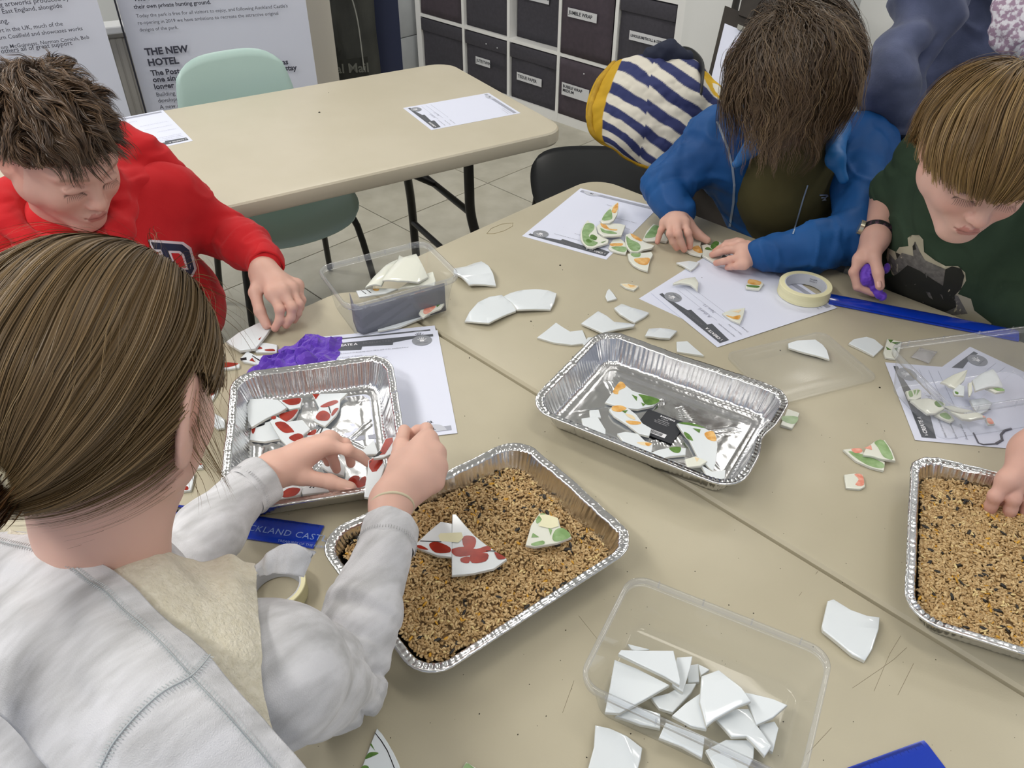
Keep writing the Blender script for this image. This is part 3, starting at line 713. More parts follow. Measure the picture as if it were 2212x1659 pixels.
    for k in range(1, NF+1):
        f = 1-k/(NF+.15); P = pos(lx0, ly0, .02); x = P[:, 0]*f; y = P[:, 1]*f
        z = np.full(NP, .0012)
        if emboss:
            for cxr, cyr in ((-.25, 0), (.25, 0)):
                for sg in (1, -1):
                    dd = (x-cxr*lx0)*.72+sg*(y)*.72; 
                    along = abs(-(x-cxr*lx0)*.72+sg*y*.72)
                    z += .0016*np.exp(-((abs(dd)-.004)/.0016)**2)*(along < .075)*(abs(x-cxr*lx0) < .08)
            dd = abs(np.maximum(abs(x)/(lx0/2), abs(y)/(ly0/2))-.86)*.1; z += .0016*np.exp(-(dd/.0016)**2)
        nz = np.array([mnoise.noise(Vector((a*26+seed, b_*26, 0.)))+.5*mnoise.noise(Vector((a*70, b_*70+seed, 3.))) for a, b_ in zip(x, y)])
        z += .0007*nz+.0006
        V.append(np.c_[x, y, np.maximum(z, .0004)])
    NR = len(V); V = np.vstack(V); W = np.zeros_like(V)
    W[:, 0] = c[0]+V[:, 0]*u[0]+V[:, 1]*v[0]; W[:, 1] = c[1]+V[:, 0]*u[1]+V[:, 1]*v[1]; W[:, 2] = TZ+V[:, 2]
    if dent is not None:
        dp = wp(*dent[0], TRAYH); dd = np.linalg.norm(W-dp, axis=1); k = np.exp(-(dd/dent[1])**2)*(V[:, 2] > .02)
        cc = np.array([c[0], c[1]])-dp[:2]; cc /= np.linalg.norm(cc); W[:, :2] += cc*(k*dent[2])[:, None]; W[:, 2] += k*dent[3]
    cen = len(W); W = np.vstack([W, [c[0], c[1], TZ+.0015]])
    i = np.arange(NP); q = []
    for k in range(NR-1): q.append(np.c_[k*NP+i, (k+1)*NP+i, (k+1)*NP+(i+1) % NP, k*NP+(i+1) % NP])
    nfl = 16*NP
    Fq = np.vstack(q); 
    wall = [tuple(f) for f in Fq]
    wall += [((NR-1)*NP+j, cen, (NR-1)*NP+(j+1) % NP) for j in range(NP)]
    me = bpy.data.meshes.new('foil'); 
    nv = 15*NP
    cut = 6*NP
    rim = [f for f in wall[:cut]]; side = wall[cut:nv]; floor = wall[nv:]
    def sub(name, fs):
        ids = sorted({i for f in fs for i in f}); mp = {a: b_ for b_, a in enumerate(ids)}
        return obj(name, W[ids], [tuple(mp[i] for i in f) for f in fs], m_foil, t, True)
    sub('rolled_rim', rim); sub('pleated_side', side); sub('tray_base', floor)
    t['c'] = [float(c[0]), float(c[1])]
    return c, u, v, lu, lv, t
trA = foil_tray([(1301, 708), (1715, 849), (1598, 1066), (1132, 878)], 'foil tray with yellow-orange flower shards and a black price sticker', 3, dent=((1675, 950), .03, .010, -.004))
trB = foil_tray([(673, 1158), (1125, 945), (1387, 1166), (915, 1490)], 'foil tray full of brown grain in the middle foreground', 5)
trC = foil_tray([(499, 807), (845, 761), (892, 1049), (470, 1110)], 'foil tray with red poppy shards in front of the grey hoodie', 8)
cD, uD, vD, luD, lvD = fit_rect([(1955, 970), (2290, 1052), (2300, 1440), (1967, 1335)], TRAYH)
trD = foil_tray([(1955, 970), (2300, 1054), (2330, 1452), (1967, 1335)], 'foil tray full of brown grain at the right edge', 9)
# price sticker
stk = thing('price_sticker', wp(1425, 920, .004), 'black price sticker with a barcode on the foil tray base', 'sticker')
sc = [wp(x, y, .0045) for x, y in ((1400.8, 883.5), (1482.5, 914.2), (1450.5, 958.8), (1367, 927))]
V, Fq = curved_sheet(lambda i, j: sc[3]+(sc[2]-sc[3])*i+(sc[0]-sc[3])*j+(sc[1]-sc[0]-sc[2]+sc[3])*i*j, 2, 2, .0003)
m_stick = mat('sticker_black', '#2b2d33', .5); obj('sticker_sheet', V, Fq, m_stick, stk)
sU = sc[1]-sc[0]; sL = np.linalg.norm(sU); sU /= sL; sV = sc[3]-sc[0]; sV /= np.linalg.norm(sV); sN = np.array([0, 0, 1.])
for s, a, d_, sz in (('ROASTING', .36, .0075, .0052), ('4 PACK', .42, .0125, .0036), ('roasting trays', .36, .017, .0036), ('Size 320 x 200 mm each', .30, .021, .0026), ('Foil, recycle after use', .32, .0245, .0026)):
    text_obj(s, sz, m_white_ink, sc[0]+sU*sL*a+sV*d_, sU, sV, stk, lift=.0004, res=1, bold=.0002 if sz > .005 else 0)
b0 = sc[3]+sU*sL*.27-sV*.016
flat_poly('barcode_panel', [b0+np.array([0, 0, .0005]), b0+sU*.034+np.array([0, 0, .0005]), b0+sU*.034+sV*.0095+np.array([0, 0, .0005]), b0+sV*.0095+np.array([0, 0, .0005])], m_white_ink, stk)
b = MB(); rs = random.Random(4); x = .003
while x < .028:
    w = rs.choice([.0004, .0006, .001]); b.box(b0+sU*(x+w/2)+sV*.0048+np.array([0, 0, .0008]), (w, .007, .0002), rot=Matrix(((sU[0], sV[0], 0), (sU[1], sV[1], 0), (0, 0, 1)))); x += w+rs.choice([.0005, .0008])
b.build('barcode_bars', m_stick, stk)

# ------------------------------------------------------------------ grain
m_grain = mat('wheat_grain', '#ffffff', .5, attr='tone'); m_grainbed = mat('grain_bed', '#70583a', .9)
gl_v = []; gl_f = []
SEG, RG = 6, 4
gv = [(0, 0, -1)]+[(math.sin(math.pi*k/RG)*math.cos(2*math.pi*i/SEG), math.sin(math.pi*k/RG)*math.sin(2*math.pi*i/SEG), -math.cos(math.pi*k/RG)) for k in range(1, RG) for i in range(SEG)]+[(0, 0, 1)]
gf = [(0, 1+(i+1) % SEG, 1+i) for i in range(SEG)]
for k in range(RG-2):
    for i in range(SEG):
        a = 1+k*SEG+i; b_ = 1+k*SEG+(i+1) % SEG; gf += [(a, b_, b_+SEG), (a, b_+SEG, a+SEG)]
e_ = len(gv)-1; gf += [(e_, e_-SEG+i, e_-SEG+(i+1) % SEG) for i in range(SEG)]
gv = np.array(gv); gf = np.array(gf)
def grain_fill(tr, seed, level, label, hmod, n=9500):
    c, u, v, lu, lv, t = tr; rs = np.random.RandomState(seed); u = np.array(u); v = np.array(v)
    hx, hy = lu/2-.021, lv/2-.021
    def height(x, y):
        z = level+hmod(x/hx, y/hy)
        return z+.0022*np.sin(x*60+seed)*np.cos(y*47)+.0015*np.sin(x*130+y*90)
    # bed below the grains
    nx, ny = 40, 28; V = []
    for j in range(ny+1):
        for i in range(nx+1):
            x = (i/nx*2-1); y = (j/ny*2-1); k = 1-.10*(abs(x)**6*abs(y)**6)
            x *= hx*k; y *= hy*k; V.append((c[0]+u[0]*x+v[0]*y, c[1]+u[1]*x+v[1]*y, TZ+max(.004, height(x, y)-.0035)))
    Fq = [(j*(nx+1)+i, j*(nx+1)+i+1, (j+1)*(nx+1)+i+1, (j+1)*(nx+1)+i) for j in range(ny) for i in range(nx)]
    g = thing('grain_fill', (c[0], c[1], TZ+.01), label, 'grain', ); g['kind'] = 'stuff'
    obj('grain_bed', V, Fq, m_grainbed, g, True)['kind'] = 'stuff'
    x = rs.uniform(-1, 1, n*2); y = rs.uniform(-1, 1, n*2)
    r = .30; keep = np.ones(len(x), bool); ax, ay = np.abs(x)*hx, np.abs(y)*hy; rc = .030
    keep &= ~((ax > hx-rc) & (ay > hy-rc) & (np.hypot(ax-(hx-rc), ay-(hy-rc)) > rc)); x = x[keep][:n]*hx; y = y[keep][:n]*hy; n = len(x)
    z = height(x, y)-rs.uniform(-.0007, .0035, n)
    typ = rs.choice(4, n, p=[.956, .009, .020, .015]); L_ = rs.uniform(.0027, .0036, n); Wd = L_*rs.uniform(.48, .58, n); Th = Wd*.85
    bl = typ == 1; L_[bl] = rs.uniform(.004, .0062, bl.sum()); Wd[bl] = L_[bl]*.45; Th[bl] = Wd[bl]*.6; z[bl] += .002
    yl = typ >= 2; L_[yl] *= rs.uniform(.9, 1.6, yl.sum()); Th[yl] *= .6; z[yl] += .001
    yaw = rs.uniform(0, 2*math.pi, n); pit = rs.normal(0, .32, n); rol = rs.uniform(0, math.pi, n)
    ca, sa, cp, sp = np.cos(yaw), np.sin(yaw), np.cos(pit), np.sin(pit)
    A = np.stack([ca*cp, sa*cp, sp], 1); B = np.stack([-sa, ca, 0*sa], 1); Cc = np.cross(A, B)
    cr_, sr = np.cos(rol*.3), np.sin(rol*.3); B2 = B*cr_[:, None]+Cc*sr[:, None]; C2 = np.cross(A, B2)
    P = (gv[None, :, 2:3]*A[:, None, :]*L_[:, None, None]+gv[None, :, 0:1]*B2[:, None, :]*Wd[:, None, None]+gv[None, :, 1:2]*C2[:, None, :]*Th[:, None, None])
    cen = np.stack([c[0]+u[0]*x+v[0]*y, c[1]+u[1]*x+v[1]*y, TZ+z], 1); P = (P+cen[:, None, :]).reshape(-1, 3)
    Fq = (gf[None]+(np.arange(n)*len(gv))[:, None, None]).reshape(-1, 3)
    c1, c2 = np.array(lin('#a07d4c')[:3]), np.array(lin('#d9bd8c')[:3]); k = rs.beta(1.6, 1.8, n)[:, None]; col = c1*(1-k)+c2*k
    col[bl] = lin('#1f1b18')[:3]; col[typ == 2] = lin('#dfc88e')[:3]; col[typ == 3] = lin('#cf9a2c')[:3]
    colv = np.repeat(col, len(gv), 0).reshape(n, len(gv), 3); colv[:, 1+SEG:1+2*SEG:5, :] *= .8
    o = obj('grain', P, Fq, m_grain, g, True, colors=colv.reshape(-1, 3)); o['kind'] = 'stuff'
grain_fill(trB, 1, .026, 'loose brown wheat grain heaped in the middle foil tray', lambda x, y: -.010*x-.004*y*0+.003*np.cos(x*2))
grain_fill(trD, 2, .031, 'loose brown wheat grain in the foil tray at the right edge', lambda x, y: .004*np.cos(y*2)+.002*x)
for nm, (cx, cy) in (('', (0, 0)),): pass

# ------------------------------------------------------------------ pottery shards
m_glaze = mat('white_glaze', '#e2e8ec', .12, coat=.5); m_cream = mat('cream_glaze', '#e6e8dc', .14, coat=.5); m_biscuit = mat('broken_edge', '#d3d3cb', .7)
m_red = mat('poppy_red_glaze', '#a5301f', .22, col2='#8c2317', nscale=60, coat=.3); m_blackg = mat('black_glaze', '#1d1a1e', .2)
m_green = mat('leaf_green_glaze', '#7fa067', .2, col2='#9cba87', nscale=70, coat=.3); m_dgreen = mat('dark_green_glaze', '#4f7433', .2, col2='#6b9048', nscale=80)
m_org = mat('orange_glaze', '#d99a45', .2, col2='#ecc07a', nscale=80, coat=.3); m_pink = mat('pink_glaze', '#e0836d', .2, col2='#f0b6a4', nscale=90); m_palor = mat('pale_orange_glaze', '#ecd9b4', .2)
m_tape = mat('cream_masking_tape', '#e6e3c0', .6, alpha=None)
DC = {'r': ('painted_poppy', m_red), 'k': ('painted_line', m_blackg), 'g': ('painted_green', m_green), 'd': ('painted_leaf', m_dgreen), 'o': ('painted_orange', m_org), 'p': ('painted_pink', m_pink), 'y': ('painted_yellow', m_palor), 't': ('tape_strip', m_tape)}
SH = []
def shard(label, fr, poly, decals=(), z=.0052, th=.0045, m=None, bend=0., bdir=0., tilt=(0, 0), group=None, name='pottery_shard', smooth_edge=0, cat='shard'):
    """polygon traced on the plane z above the table; top surface sits at z, thickness th below it"""
    m = m or m_glaze
    P = np.array([wp(x, y, z)[:2] for x, y in Z(fr, poly)]); c = P.mean(0); d = np.array([math.cos(bdir), math.sin(bdir)])
    a2 = 0.5*np.sum(P[:, 0]*np.roll(P[:, 1], -1)-np.roll(P[:, 0], -1)*P[:, 1])
    if a2 < 0: P = P[::-1]
    if smooth_edge:
        Q = []
        for i in range(len(P)):
            p0, p1, p2, p3 = P[i-1], P[i], P[(i+1) % len(P)], P[(i+2) % len(P)]
            for k in range(3):
                t_ = k/3; q = .5*((2*p1)+(p2-p0)*t_+(2*p0-5*p1+4*p2-p3)*t_*t_+(-p0+3*p1-3*p2+p3)*t_**3)
                q = p1*(1-t_)+p2*t_ if smooth_edge < 0 else q; Q.append(q)
        P = np.array(Q)
    ext = np.max(np.abs((P-c)@d))+1e-6
    def hz(x, y):
        r = np.array([x, y])-c; s = r@d; return bend*(1-(s/ext)**2)-0*bend+tilt[0]*r[0]+tilt[1]*r[1]
    loc = (c[0], c[1], TZ+z)
    t = thing(name, loc, label, cat, group)
    nsl = 8 if bend else 1
    def slices(bm, n):
        if not bend: return
        for k in range(1, n):
            o = c+d*ext*(2*k/n-1); g = bm.verts[:]+bm.edges[:]+bm.faces[:]
            bmesh.ops.bisect_plane(bm, geom=g, plane_co=(o[0], o[1], 0), plane_no=(d[0], d[1], 0), dist=1e-6)
    rr = min(.0011, th*.28); n_ = len(P); e1 = P-np.roll(P, 1, 0); e2 = np.roll(P, -1, 0)-P
    e1 /= np.linalg.norm(e1, axis=1, keepdims=True)+1e-12; e2 /= np.linalg.norm(e2, axis=1, keepdims=True)+1e-12
    nn1 = np.c_[-e1[:, 1], e1[:, 0]]; nn2 = np.c_[-e2[:, 1], e2[:, 0]]; mi = nn1+nn2; mi /= np.maximum(np.sum(mi*nn1, 1, keepdims=True), .7)
    rsn = np.random.RandomState(int(abs(P[0, 0])*1e5) % 9999); jit = rsn.uniform(-.0004, .0004, (n_, 1))
    rings = [(0.0, -th), (0.0, -th*.5), (0.0, -rr), (rr*.35, -rr*.35), (rr, 0.0)]
    bm = bmesh.new(); RV = []
    for k, (ins, dz) in enumerate(rings):
        Q = P+mi*ins+(mi*jit if k == 1 else 0); RV.append([bm.verts.new((q[0], q[1], dz)) for q in Q])
    for k in range(4):
        for i in range(n_):
            f = bm.faces.new((RV[k][i], RV[k][(i+1) % n_], RV[k+1][(i+1) % n_], RV[k+1][i])); f.material_index = 1 if k < 2 else 0; f.smooth = k >= 2
    ft = bm.faces.new(RV[4]); fb_ = bm.faces.new(RV[0][::-1]); fb_.material_index = 0; ft.smooth = bool(bend)
    bm.normal_update(); bmesh.ops.triangulate(bm, faces=[ft, fb_], ngon_method='EAR_CLIP'); slices(bm, nsl)
    for v_ in bm.verts: v_.co.z = TZ+z+hz(v_.co.x, v_.co.y)+v_.co.z
    me = bpy.data.meshes.new('shard'); bm.to_mesh(me); bm.free(); me.materials.append(m); me.materials.append(m_biscuit)
    if bend:
        try: me.set_sharp_from_angle(angle=math.radians(40))
        except Exception: pass
    o = bpy.data.objects.new('body', me); COL.objects.link(o); o.parent = t; o.matrix_parent_inverse = root_mat(t).inverted()
    for k, (code, pl_) in enumerate(decals):
        nm, mm = DC[code.lower()]; Q = np.array([wp(x, y, z)[:2] for x, y in Z(fr, pl_)])
        if len(Q) > 3 and code not in 'tkR':
            W_ = []
            for i in range(len(Q)):
                p0, p1, p2, p3 = Q[i-1], Q[i], Q[(i+1) % len(Q)], Q[(i+2) % len(Q)]
                for kk in range(3):
                    t_ = kk/3; W_.append(.5*((2*p1)+(p2-p0)*t_+(2*p0-5*p1+4*p2-p3)*t_*t_+(-p0+3*p1-3*p2+p3)*t_**3))
            Q = np.array(W_)
        bm = bmesh.new()
        try: bm.faces.new([bm.verts.new((q[0], q[1], 0)) for q in Q])
        except Exception: bm.free(); continue
        bm.normal_update(); bmesh.ops.triangulate(bm, faces=bm.faces[:], ngon_method='EAR_CLIP'); slices(bm, nsl); bm.normal_update()
        fl_ = [f_ for f_ in bm.faces if f_.normal.z < 0]; bmesh.ops.reverse_faces(bm, faces=fl_)
        for v_ in bm.verts: v_.co.z = TZ+z+hz(v_.co.x, v_.co.y)+.00025+.0001*k+(.0004 if code == 't' else 0)
        me = bpy.data.meshes.new(nm); bm.to_mesh(me); bm.free(); me.materials.append(mm)
        if bend: me.polygons.foreach_set('use_smooth', np.ones(len(me.polygons), dtype=bool))
        q = bpy.data.objects.new(nm, me); COL.objects.link(q); q.parent = t; q.matrix_parent_inverse = root_mat(t).inverted()
    return t
z6 = (950, 380, .3165)
S = shard
S('curved white bowl shard beside the clear tub rim', z6, [(95, 640), (175, 632), (230, 605), (285, 592), (335, 640), (365, 690), (384, 748), (310, 748), (240, 752), (200, 757), (150, 715), (95, 685)], z=.006, bend=.010, bdir=-.3)
S('white plate rim shard, left half of the curved pair', z6, [(170, 990), (200, 935), (260, 875), (340, 840), (425, 825), (470, 860), (525, 895), (520, 925), (430, 970), (335, 1018), (260, 1008)], z=.006, bend=.006, bdir=.9)
S('white plate rim shard, right half of the curved pair', z6, [(430, 823), (480, 800), (560, 788), (660, 788), (740, 795), (798, 812), (780, 870), (755, 912), (640, 920), (527, 928), (495, 880)], z=.006, bend=.006, bdir=.2)
S('white shard with a curved edge left of the flower tray', z6, [(665, 1100), (730, 1050), (793, 998), (840, 1030), (890, 1060), (975, 1050), (1000, 1110), (1010, 1140), (900, 1150), (780, 1135)])
S('small white shard half under the flower tray corner', z6, [(975, 1145), (1010, 1100), (1060, 1098), (1070, 1110), (1020, 1165)], z=.0046)
S('white winged shard above the flower tray corner', z6, [(965, 1005), (1080, 930), (1140, 965), (1190, 1005), (1335, 1012), (1320, 1030), (1210, 1055), (1110, 1080), (1050, 1050)], z=.007, bend=.004, bdir=.7)
S('white shard lying above the winged shard', z6, [(1190, 900), (1240, 870), (1310, 905), (1430, 935), (1400, 960), (1330, 1000), (1290, 985), (1230, 950), (1200, 915)], bend=.003)
S('tiny white triangular shard in the open table middle', z6, [(1130, 820), (1140, 785), (1155, 768), (1185, 800), (1208, 835), (1145, 850)])
S('thin yellowish shard sliver in the open table middle', z6, [(1232, 735), (1280, 732), (1360, 750), (1325, 778), (1270, 762)], [('y', [(1245, 738), (1345, 752), (1320, 770), (1270, 758)]), ('o', [(1280, 738), (1340, 752), (1300, 760)])], m=m_cream)
S('glossy white shard below the drawing sheet corner', z6, [(1400, 1095), (1425, 1042), (1500, 1042), (1620, 1060), (1570, 1108), (1500, 1110)], bend=.003, z=.006)
S('pale shard tucked behind the flower tray rim', z6, [(1615, 1130), (1690, 1125), (1740, 1170), (1803, 1225), (1620, 1195)])
S('white triangular shard near the blue sleeve hand', z6, [(1615, 590), (1700, 578), (1775, 590), (1745, 620), (1715, 642), (1660, 610)], z=.007)
S('curved white handle-like shard on the drawing sheet', z6, [(1590, 740), (1650, 715), (1740, 705), (1765, 740), (1760, 782), (1710, 755), (1640, 745), (1590, 750)], z=.009, bend=.006, bdir=.0, m=m_cream)
S('triangular shard with faded yellow flower on the drawing sheet', z6, [(1930, 935), (1990, 910), (2085, 900), (2070, 960), (2050, 1005), (1990, 980)], [('o', [(1950, 950), (2000, 960), (2050, 950), (2040, 980), (1990, 972)]), ('y', [(1990, 925), (2060, 915), (2040, 935)])], z=.0075, m=m_cream)
S('small square shard with orange and green near the tape', z6, [(2090, 745), (2115, 700), (2190, 715), (2212, 735), (2180, 775), (2090, 765)], [('o', [(2115, 705), (2190, 722), (2180, 745), (2105, 735)]), ('d', [(2100, 745), (2180, 752), (2165, 765), (2100, 755)])], z=.0075, m=m_cream)
g2 = (1100, 380, .1808); GG = 'green and orange fruit pattern shards'
S('green shard with dark leaves at the left of the heap', g2, [(850, 720), (860, 640), (890, 580), (940, 525), (960, 550), (1010, 570), (1040, 620), (1060, 690), (1110, 720), (1190, 760), (1180, 800), (1120, 820), (1050, 840), (1000, 860), (930, 845), (880, 800), (855, 755)],
  [('g', [(875, 650), (915, 570), (1005, 575), (1012, 640), (950, 710), (1000, 770), (1060, 800), (1000, 840), (930, 830), (885, 780), (870, 700)]), ('d', [(960, 730), (990, 700), (1050, 730), (1030, 770), (980, 755)]), ('d', [(915, 770), (950, 755), (990, 790), (940, 800)]), ('d', [(1090, 795), (1160, 775), (1120, 800)])], z=.010, m=m_cream)
S('pointed green shard with orange slice topping the heap', g2, [(1090, 520), (1130, 450), (1200, 380), (1300, 320), (1305, 400), (1290, 470), (1250, 530), (1200, 555), (1120, 550)], [('g', [(1110, 515), (1150, 440), (1210, 400), (1230, 470), (1220, 520)]), ('o', [(1225, 420), (1250, 370), (1298, 340), (1298, 400), (1270, 450), (1230, 440)])], z=.022, m=m_cream, tilt=(.1, .1))
S('shiny orange and white shard in the heap middle', g2, [(1045, 600), (1090, 560), (1200, 560), (1330, 570), (1390, 590), (1370, 640), (1340, 710), (1240, 715), (1130, 715), (1070, 670)], [('g', [(1090, 620), (1150, 650), (1230, 660), (1290, 690), (1180, 690), (1110, 670)]), ('o', [(1090, 568), (1150, 580), (1200, 630), (1290, 640), (1270, 655), (1170, 640), (1110, 610)])], z=.016, m=m_cream)
S('low shard with an orange band between sheet and heap', g2, [(1185, 860), (1210, 800), (1240, 760), (1320, 740), (1390, 800), (1420, 860), (1390, 930), (1290, 910), (1210, 885)], [('o', [(1205, 810), (1350, 805), (1340, 835), (1230, 840)]), ('g', [(1220, 850), (1400, 850), (1380, 910), (1290, 895)])], z=.0055, m=m_cream)
S('green shard with two orange strokes right of the heap', g2, [(1390, 700), (1450, 680), (1540, 730), (1620, 790), (1740, 830), (1700, 860), (1610, 875), (1540, 908), (1450, 900), (1400, 840), (1385, 770)], [('g', [(1400, 720), (1450, 760), (1540, 800), (1570, 850), (1540, 895), (1460, 890), (1410, 820)]), ('o', [(1450, 688), (1520, 720), (1590, 770), (1560, 780), (1480, 740)])], z=.011, m=m_cream)
S('fan shaped shard with orange flower below the heap', g2, [(1415, 930), (1500, 910), (1600, 915), (1700, 905), (1720, 940), (1680, 1010), (1655, 1135), (1560, 1105), (1480, 1060), (1430, 1000)], [('g', [(1450, 930), (1560, 918), (1560, 965), (1490, 970)]), ('o', [(1500, 990), (1590, 980), (1680, 985), (1650, 1060), (1570, 1060), (1500, 1020)])], z=.0065, m=m_cream)
S('green rim shard under the little finger of the blue coat child', g2, [(1595, 760), (1640, 660), (1720, 570), (1810, 600), (1830, 640), (1900, 760), (1880, 785), (1780, 770), (1640, 775)], [('g', [(1620, 740), (1660, 670), (1730, 590), (1800, 612), (1770, 680), (1740, 730)])], z=.006, m=m_cream)
h4 = (1380, 440, .13562)
S('orange flowered shard held by the blue coat child', h4, [(745, 740), (830, 690), (860, 570), (1000, 605), (980, 660), (1015, 790), (985, 830), (830, 790)], [('o', [(850, 700), (950, 670), (1015, 770), (960, 785), (880, 750)])], z=.007, m=m_cream)
S('leaf patterned shard held by the blue coat child', h4, [(1000, 660), (1080, 640), (1130, 660), (1280, 600), (1330, 630), (1430, 640), (1300, 870), (1200, 930), (1010, 820), (1020, 740)], [('d', [(1140, 680), (1210, 600), (1280, 620), (1240, 700), (1190, 745)]), ('d', [(1050, 720), (1100, 690), (1170, 740), (1100, 740)])], z=.007, m=m_cream)
z1 = (1600, 500, .30133)
S('white shard lying on the clear lid', z1, [(340, 800), (400, 780), (535, 772), (590, 810), (620, 850), (638, 915), (560, 890), (440, 860), (345, 830)], z=.010)
S('white shard between the clear lid and green leaf shard', z1, [(775, 800), (810, 770), (900, 752), (960, 770), (1025, 825), (955, 890), (880, 850)])
S('green leaf patterned shard beside the right clear tub', z1, [(1025, 860), (1050, 768), (1158, 790), (1140, 860), (1115, 912), (1040, 900)], [('d', [(1055, 775), (1095, 778), (1075, 800)]), ('d', [(1080, 795), (1150, 795), (1120, 815)]), ('d', [(1040, 825), (1080, 850), (1050, 850)]), ('d', [(1100, 840), (1125, 835), (1120, 862)])], m=m_cream)
S('green shard half hidden under the flower tray', z1, [(285, 1385), (335, 1268), (425, 1300), (400, 1360), (370, 1410)], [('g', [(300, 1325), (410, 1330), (385, 1380), (305, 1360)])], z=.005, m=m_cream)
z5 = (1700, 950, .4274)
S('green rimmed shard with pink spots above the right grain tray', z5, [(285, 48), (330, 42), (385, 55), (400, 80), (460, 95), (497, 112), (490, 155), (430, 140), (350, 105)], [('g', [(310, 60), (385, 75), (485, 118), (480, 145), (400, 125)]), ('p', [(325, 47), (370, 44), (380, 62), (345, 68)])], z=.0055, m=m_cream)
S('green triangular shard overlapping the pink spotted one', z5, [(385, 75), (400, 40), (440, 8), (495, 0), (530, 50), (550, 105), (480, 95), (430, 80)], [('g', [(442, 12), (490, 5), (538, 95), (490, 88), (460, 40)]), ('p', [(390, 42), (425, 28), (430, 52)])], z=.011, m=m_cream)
S('small square shard with a pink loop', z5, [(290, 175), (340, 168), (385, 175), (395, 235), (370, 248), (300, 240)], [('p', [(340, 175), (380, 178), (388, 230), (345, 228), (362, 200)])], m=m_cream)
S('large white four-sided shard alone on the near table', z5, [(175, 945), (190, 880), (205, 815), (235, 805), (320, 860), (400, 890), (468, 900), (462, 960), (430, 1060), (395, 1115), (330, 1085), (250, 1020), (180, 965)], z=.007, th=.006, bend=.002, bdir=2.2)
S('white curved shard at the bottom edge by the clear tub', (1200, 1200, .29385), [(240, 1562), (280, 1420), (290, 1262), (400, 1290), (520, 1340), (637, 1420), (625, 1500), (600, 1590), (580, 1700), (210, 1700)], z=.008, bend=.006, bdir=.9)
zk = (740, 1460, .16275)
S('white plate shard with green leaves at the bottom edge', zk, [(455, 690), (520, 760), (600, 880), (680, 1020), (750, 1170), (830, 1450), (150, 1450), (255, 1210), (330, 1010), (380, 880), (430, 750)],
  [('k', [(430, 748), (520, 860), (600, 990), (650, 1110), (700, 1240), (760, 1440), (745, 1440), (690, 1250), (640, 1120), (590, 1000), (510, 870), (428, 760)]), ('d', [(300, 1105), (340, 1030), (410, 1012), (480, 1028), (400, 1070)]), ('d', [(360, 910), (385, 900), (432, 995)]), ('d', [(240, 1230), (290, 1190), (350, 1215), (300, 1300), (220, 1300)])])
S('tiny green edged shard cut off by the bottom edge', zk, [(1640, 1135), (1780, 1220), (1950, 1320), (1560, 1330), (1600, 1200)], [('g', [(1640, 1160), (1750, 1225), (1850, 1310), (1600, 1310)])], m=m_cream)
z8 = (450, 480, .3165); RG_ = 'red poppy pattern shards'
S('large white shard held by the red hoodie boy', z8, [(120, 815), (200, 755), (330, 690), (430, 655), (440, 700), (400, 760), (320, 860), (215, 873)], [('r', [(340, 800), (365, 780), (350, 805)])], z=.012, th=.006)
S('small poppy shard touching the purple tissue', z8, [(310, 870), (345, 820), (400, 822), (470, 835), (465, 885), (330, 885)], [('r', [(325, 860), (350, 848), (370, 862), (340, 868)]), ('r', [(385, 870), (440, 865), (455, 880), (400, 880)])])
S('poppy shard with black bar beside the purple tissue', z8, [(215, 930), (265, 878), (330, 910), (465, 905), (430, 940), (340, 970), (240, 950)], [('k', [(218, 928), (260, 922), (262, 940), (222, 945)]), ('r', [(280, 945), (300, 925), (320, 955)]), ('k', [(300, 910), (385, 960), (375, 965), (298, 915)])])
S('long poppy shard left of the tray corner', z8, [(0, 1015), (50, 970), (110, 955), (170, 955), (215, 965), (210, 990), (100, 1005)], [('r', [(105, 958), (205, 965), (160, 985), (105, 990)])])
z4 = (340, 660, .3254)
S('curved pointed shard with dark red petal by the ear', z4, [(310, 560), (365, 535), (420, 510), (390, 590), (355, 640), (318, 660)], [('r', [(312, 565), (365, 540), (412, 518), (380, 580), (345, 610), (315, 620)])])
S('white five-sided shard left of the poppy tray', z4, [(318, 695), (350, 705), (450, 760), (450, 810), (400, 822), (345, 780), (318, 765)], bend=.003)
S('sliver of white shard peeping past the cheek', z4, [(270, 845), (315, 870), (310, 885), (275, 885)])
S('thin red tinted shard sliver near the chin', z4, [(245, 1040), (300, 1050), (305, 1075), (245, 1080)], [('r', [(260, 1046), (298, 1052), (290, 1058), (262, 1056)])])
S('white shard with red edge under the chin', z4, [(130, 1235), (165, 1190), (248, 1105), (235, 1180), (222, 1225)], [('r', [(165, 1205), (200, 1200), (205, 1222), (170, 1225)])])
zc = (470, 800, .2411)
S('plain white shard topping the left of the poppy tray', zc, [(262, 320), (290, 255), (400, 250), (540, 260), (620, 330), (560, 370), (430, 430), (305, 505), (270, 450)], z=.016, th=.005)
S('poppy shard behind the plain white one in the tray', zc, [(550, 262), (760, 245), (740, 330), (640, 345), (590, 300)], [('r', [(580, 270), (660, 255), (745, 250), (730, 300), (650, 312), (600, 290)])], z=.011)
S('dark red poppy shard below the plain white one', zc, [(540, 395), (620, 370), (725, 345), (700, 400), (650, 450), (590, 470)], [('r', [(550, 400), (620, 375), (718, 350), (690, 405), (645, 445), (595, 460)])], z=.009)
S('curved white shard with one red spot low in the tray', zc, [(300, 500), (480, 450), (520, 540), (560, 610), (420, 635), (285, 620)], [('r', [(305, 520), (340, 512), (325, 565), (308, 560)]), ('k', [(340, 500), (425, 472), (420, 490), (350, 512)])], z=.009)
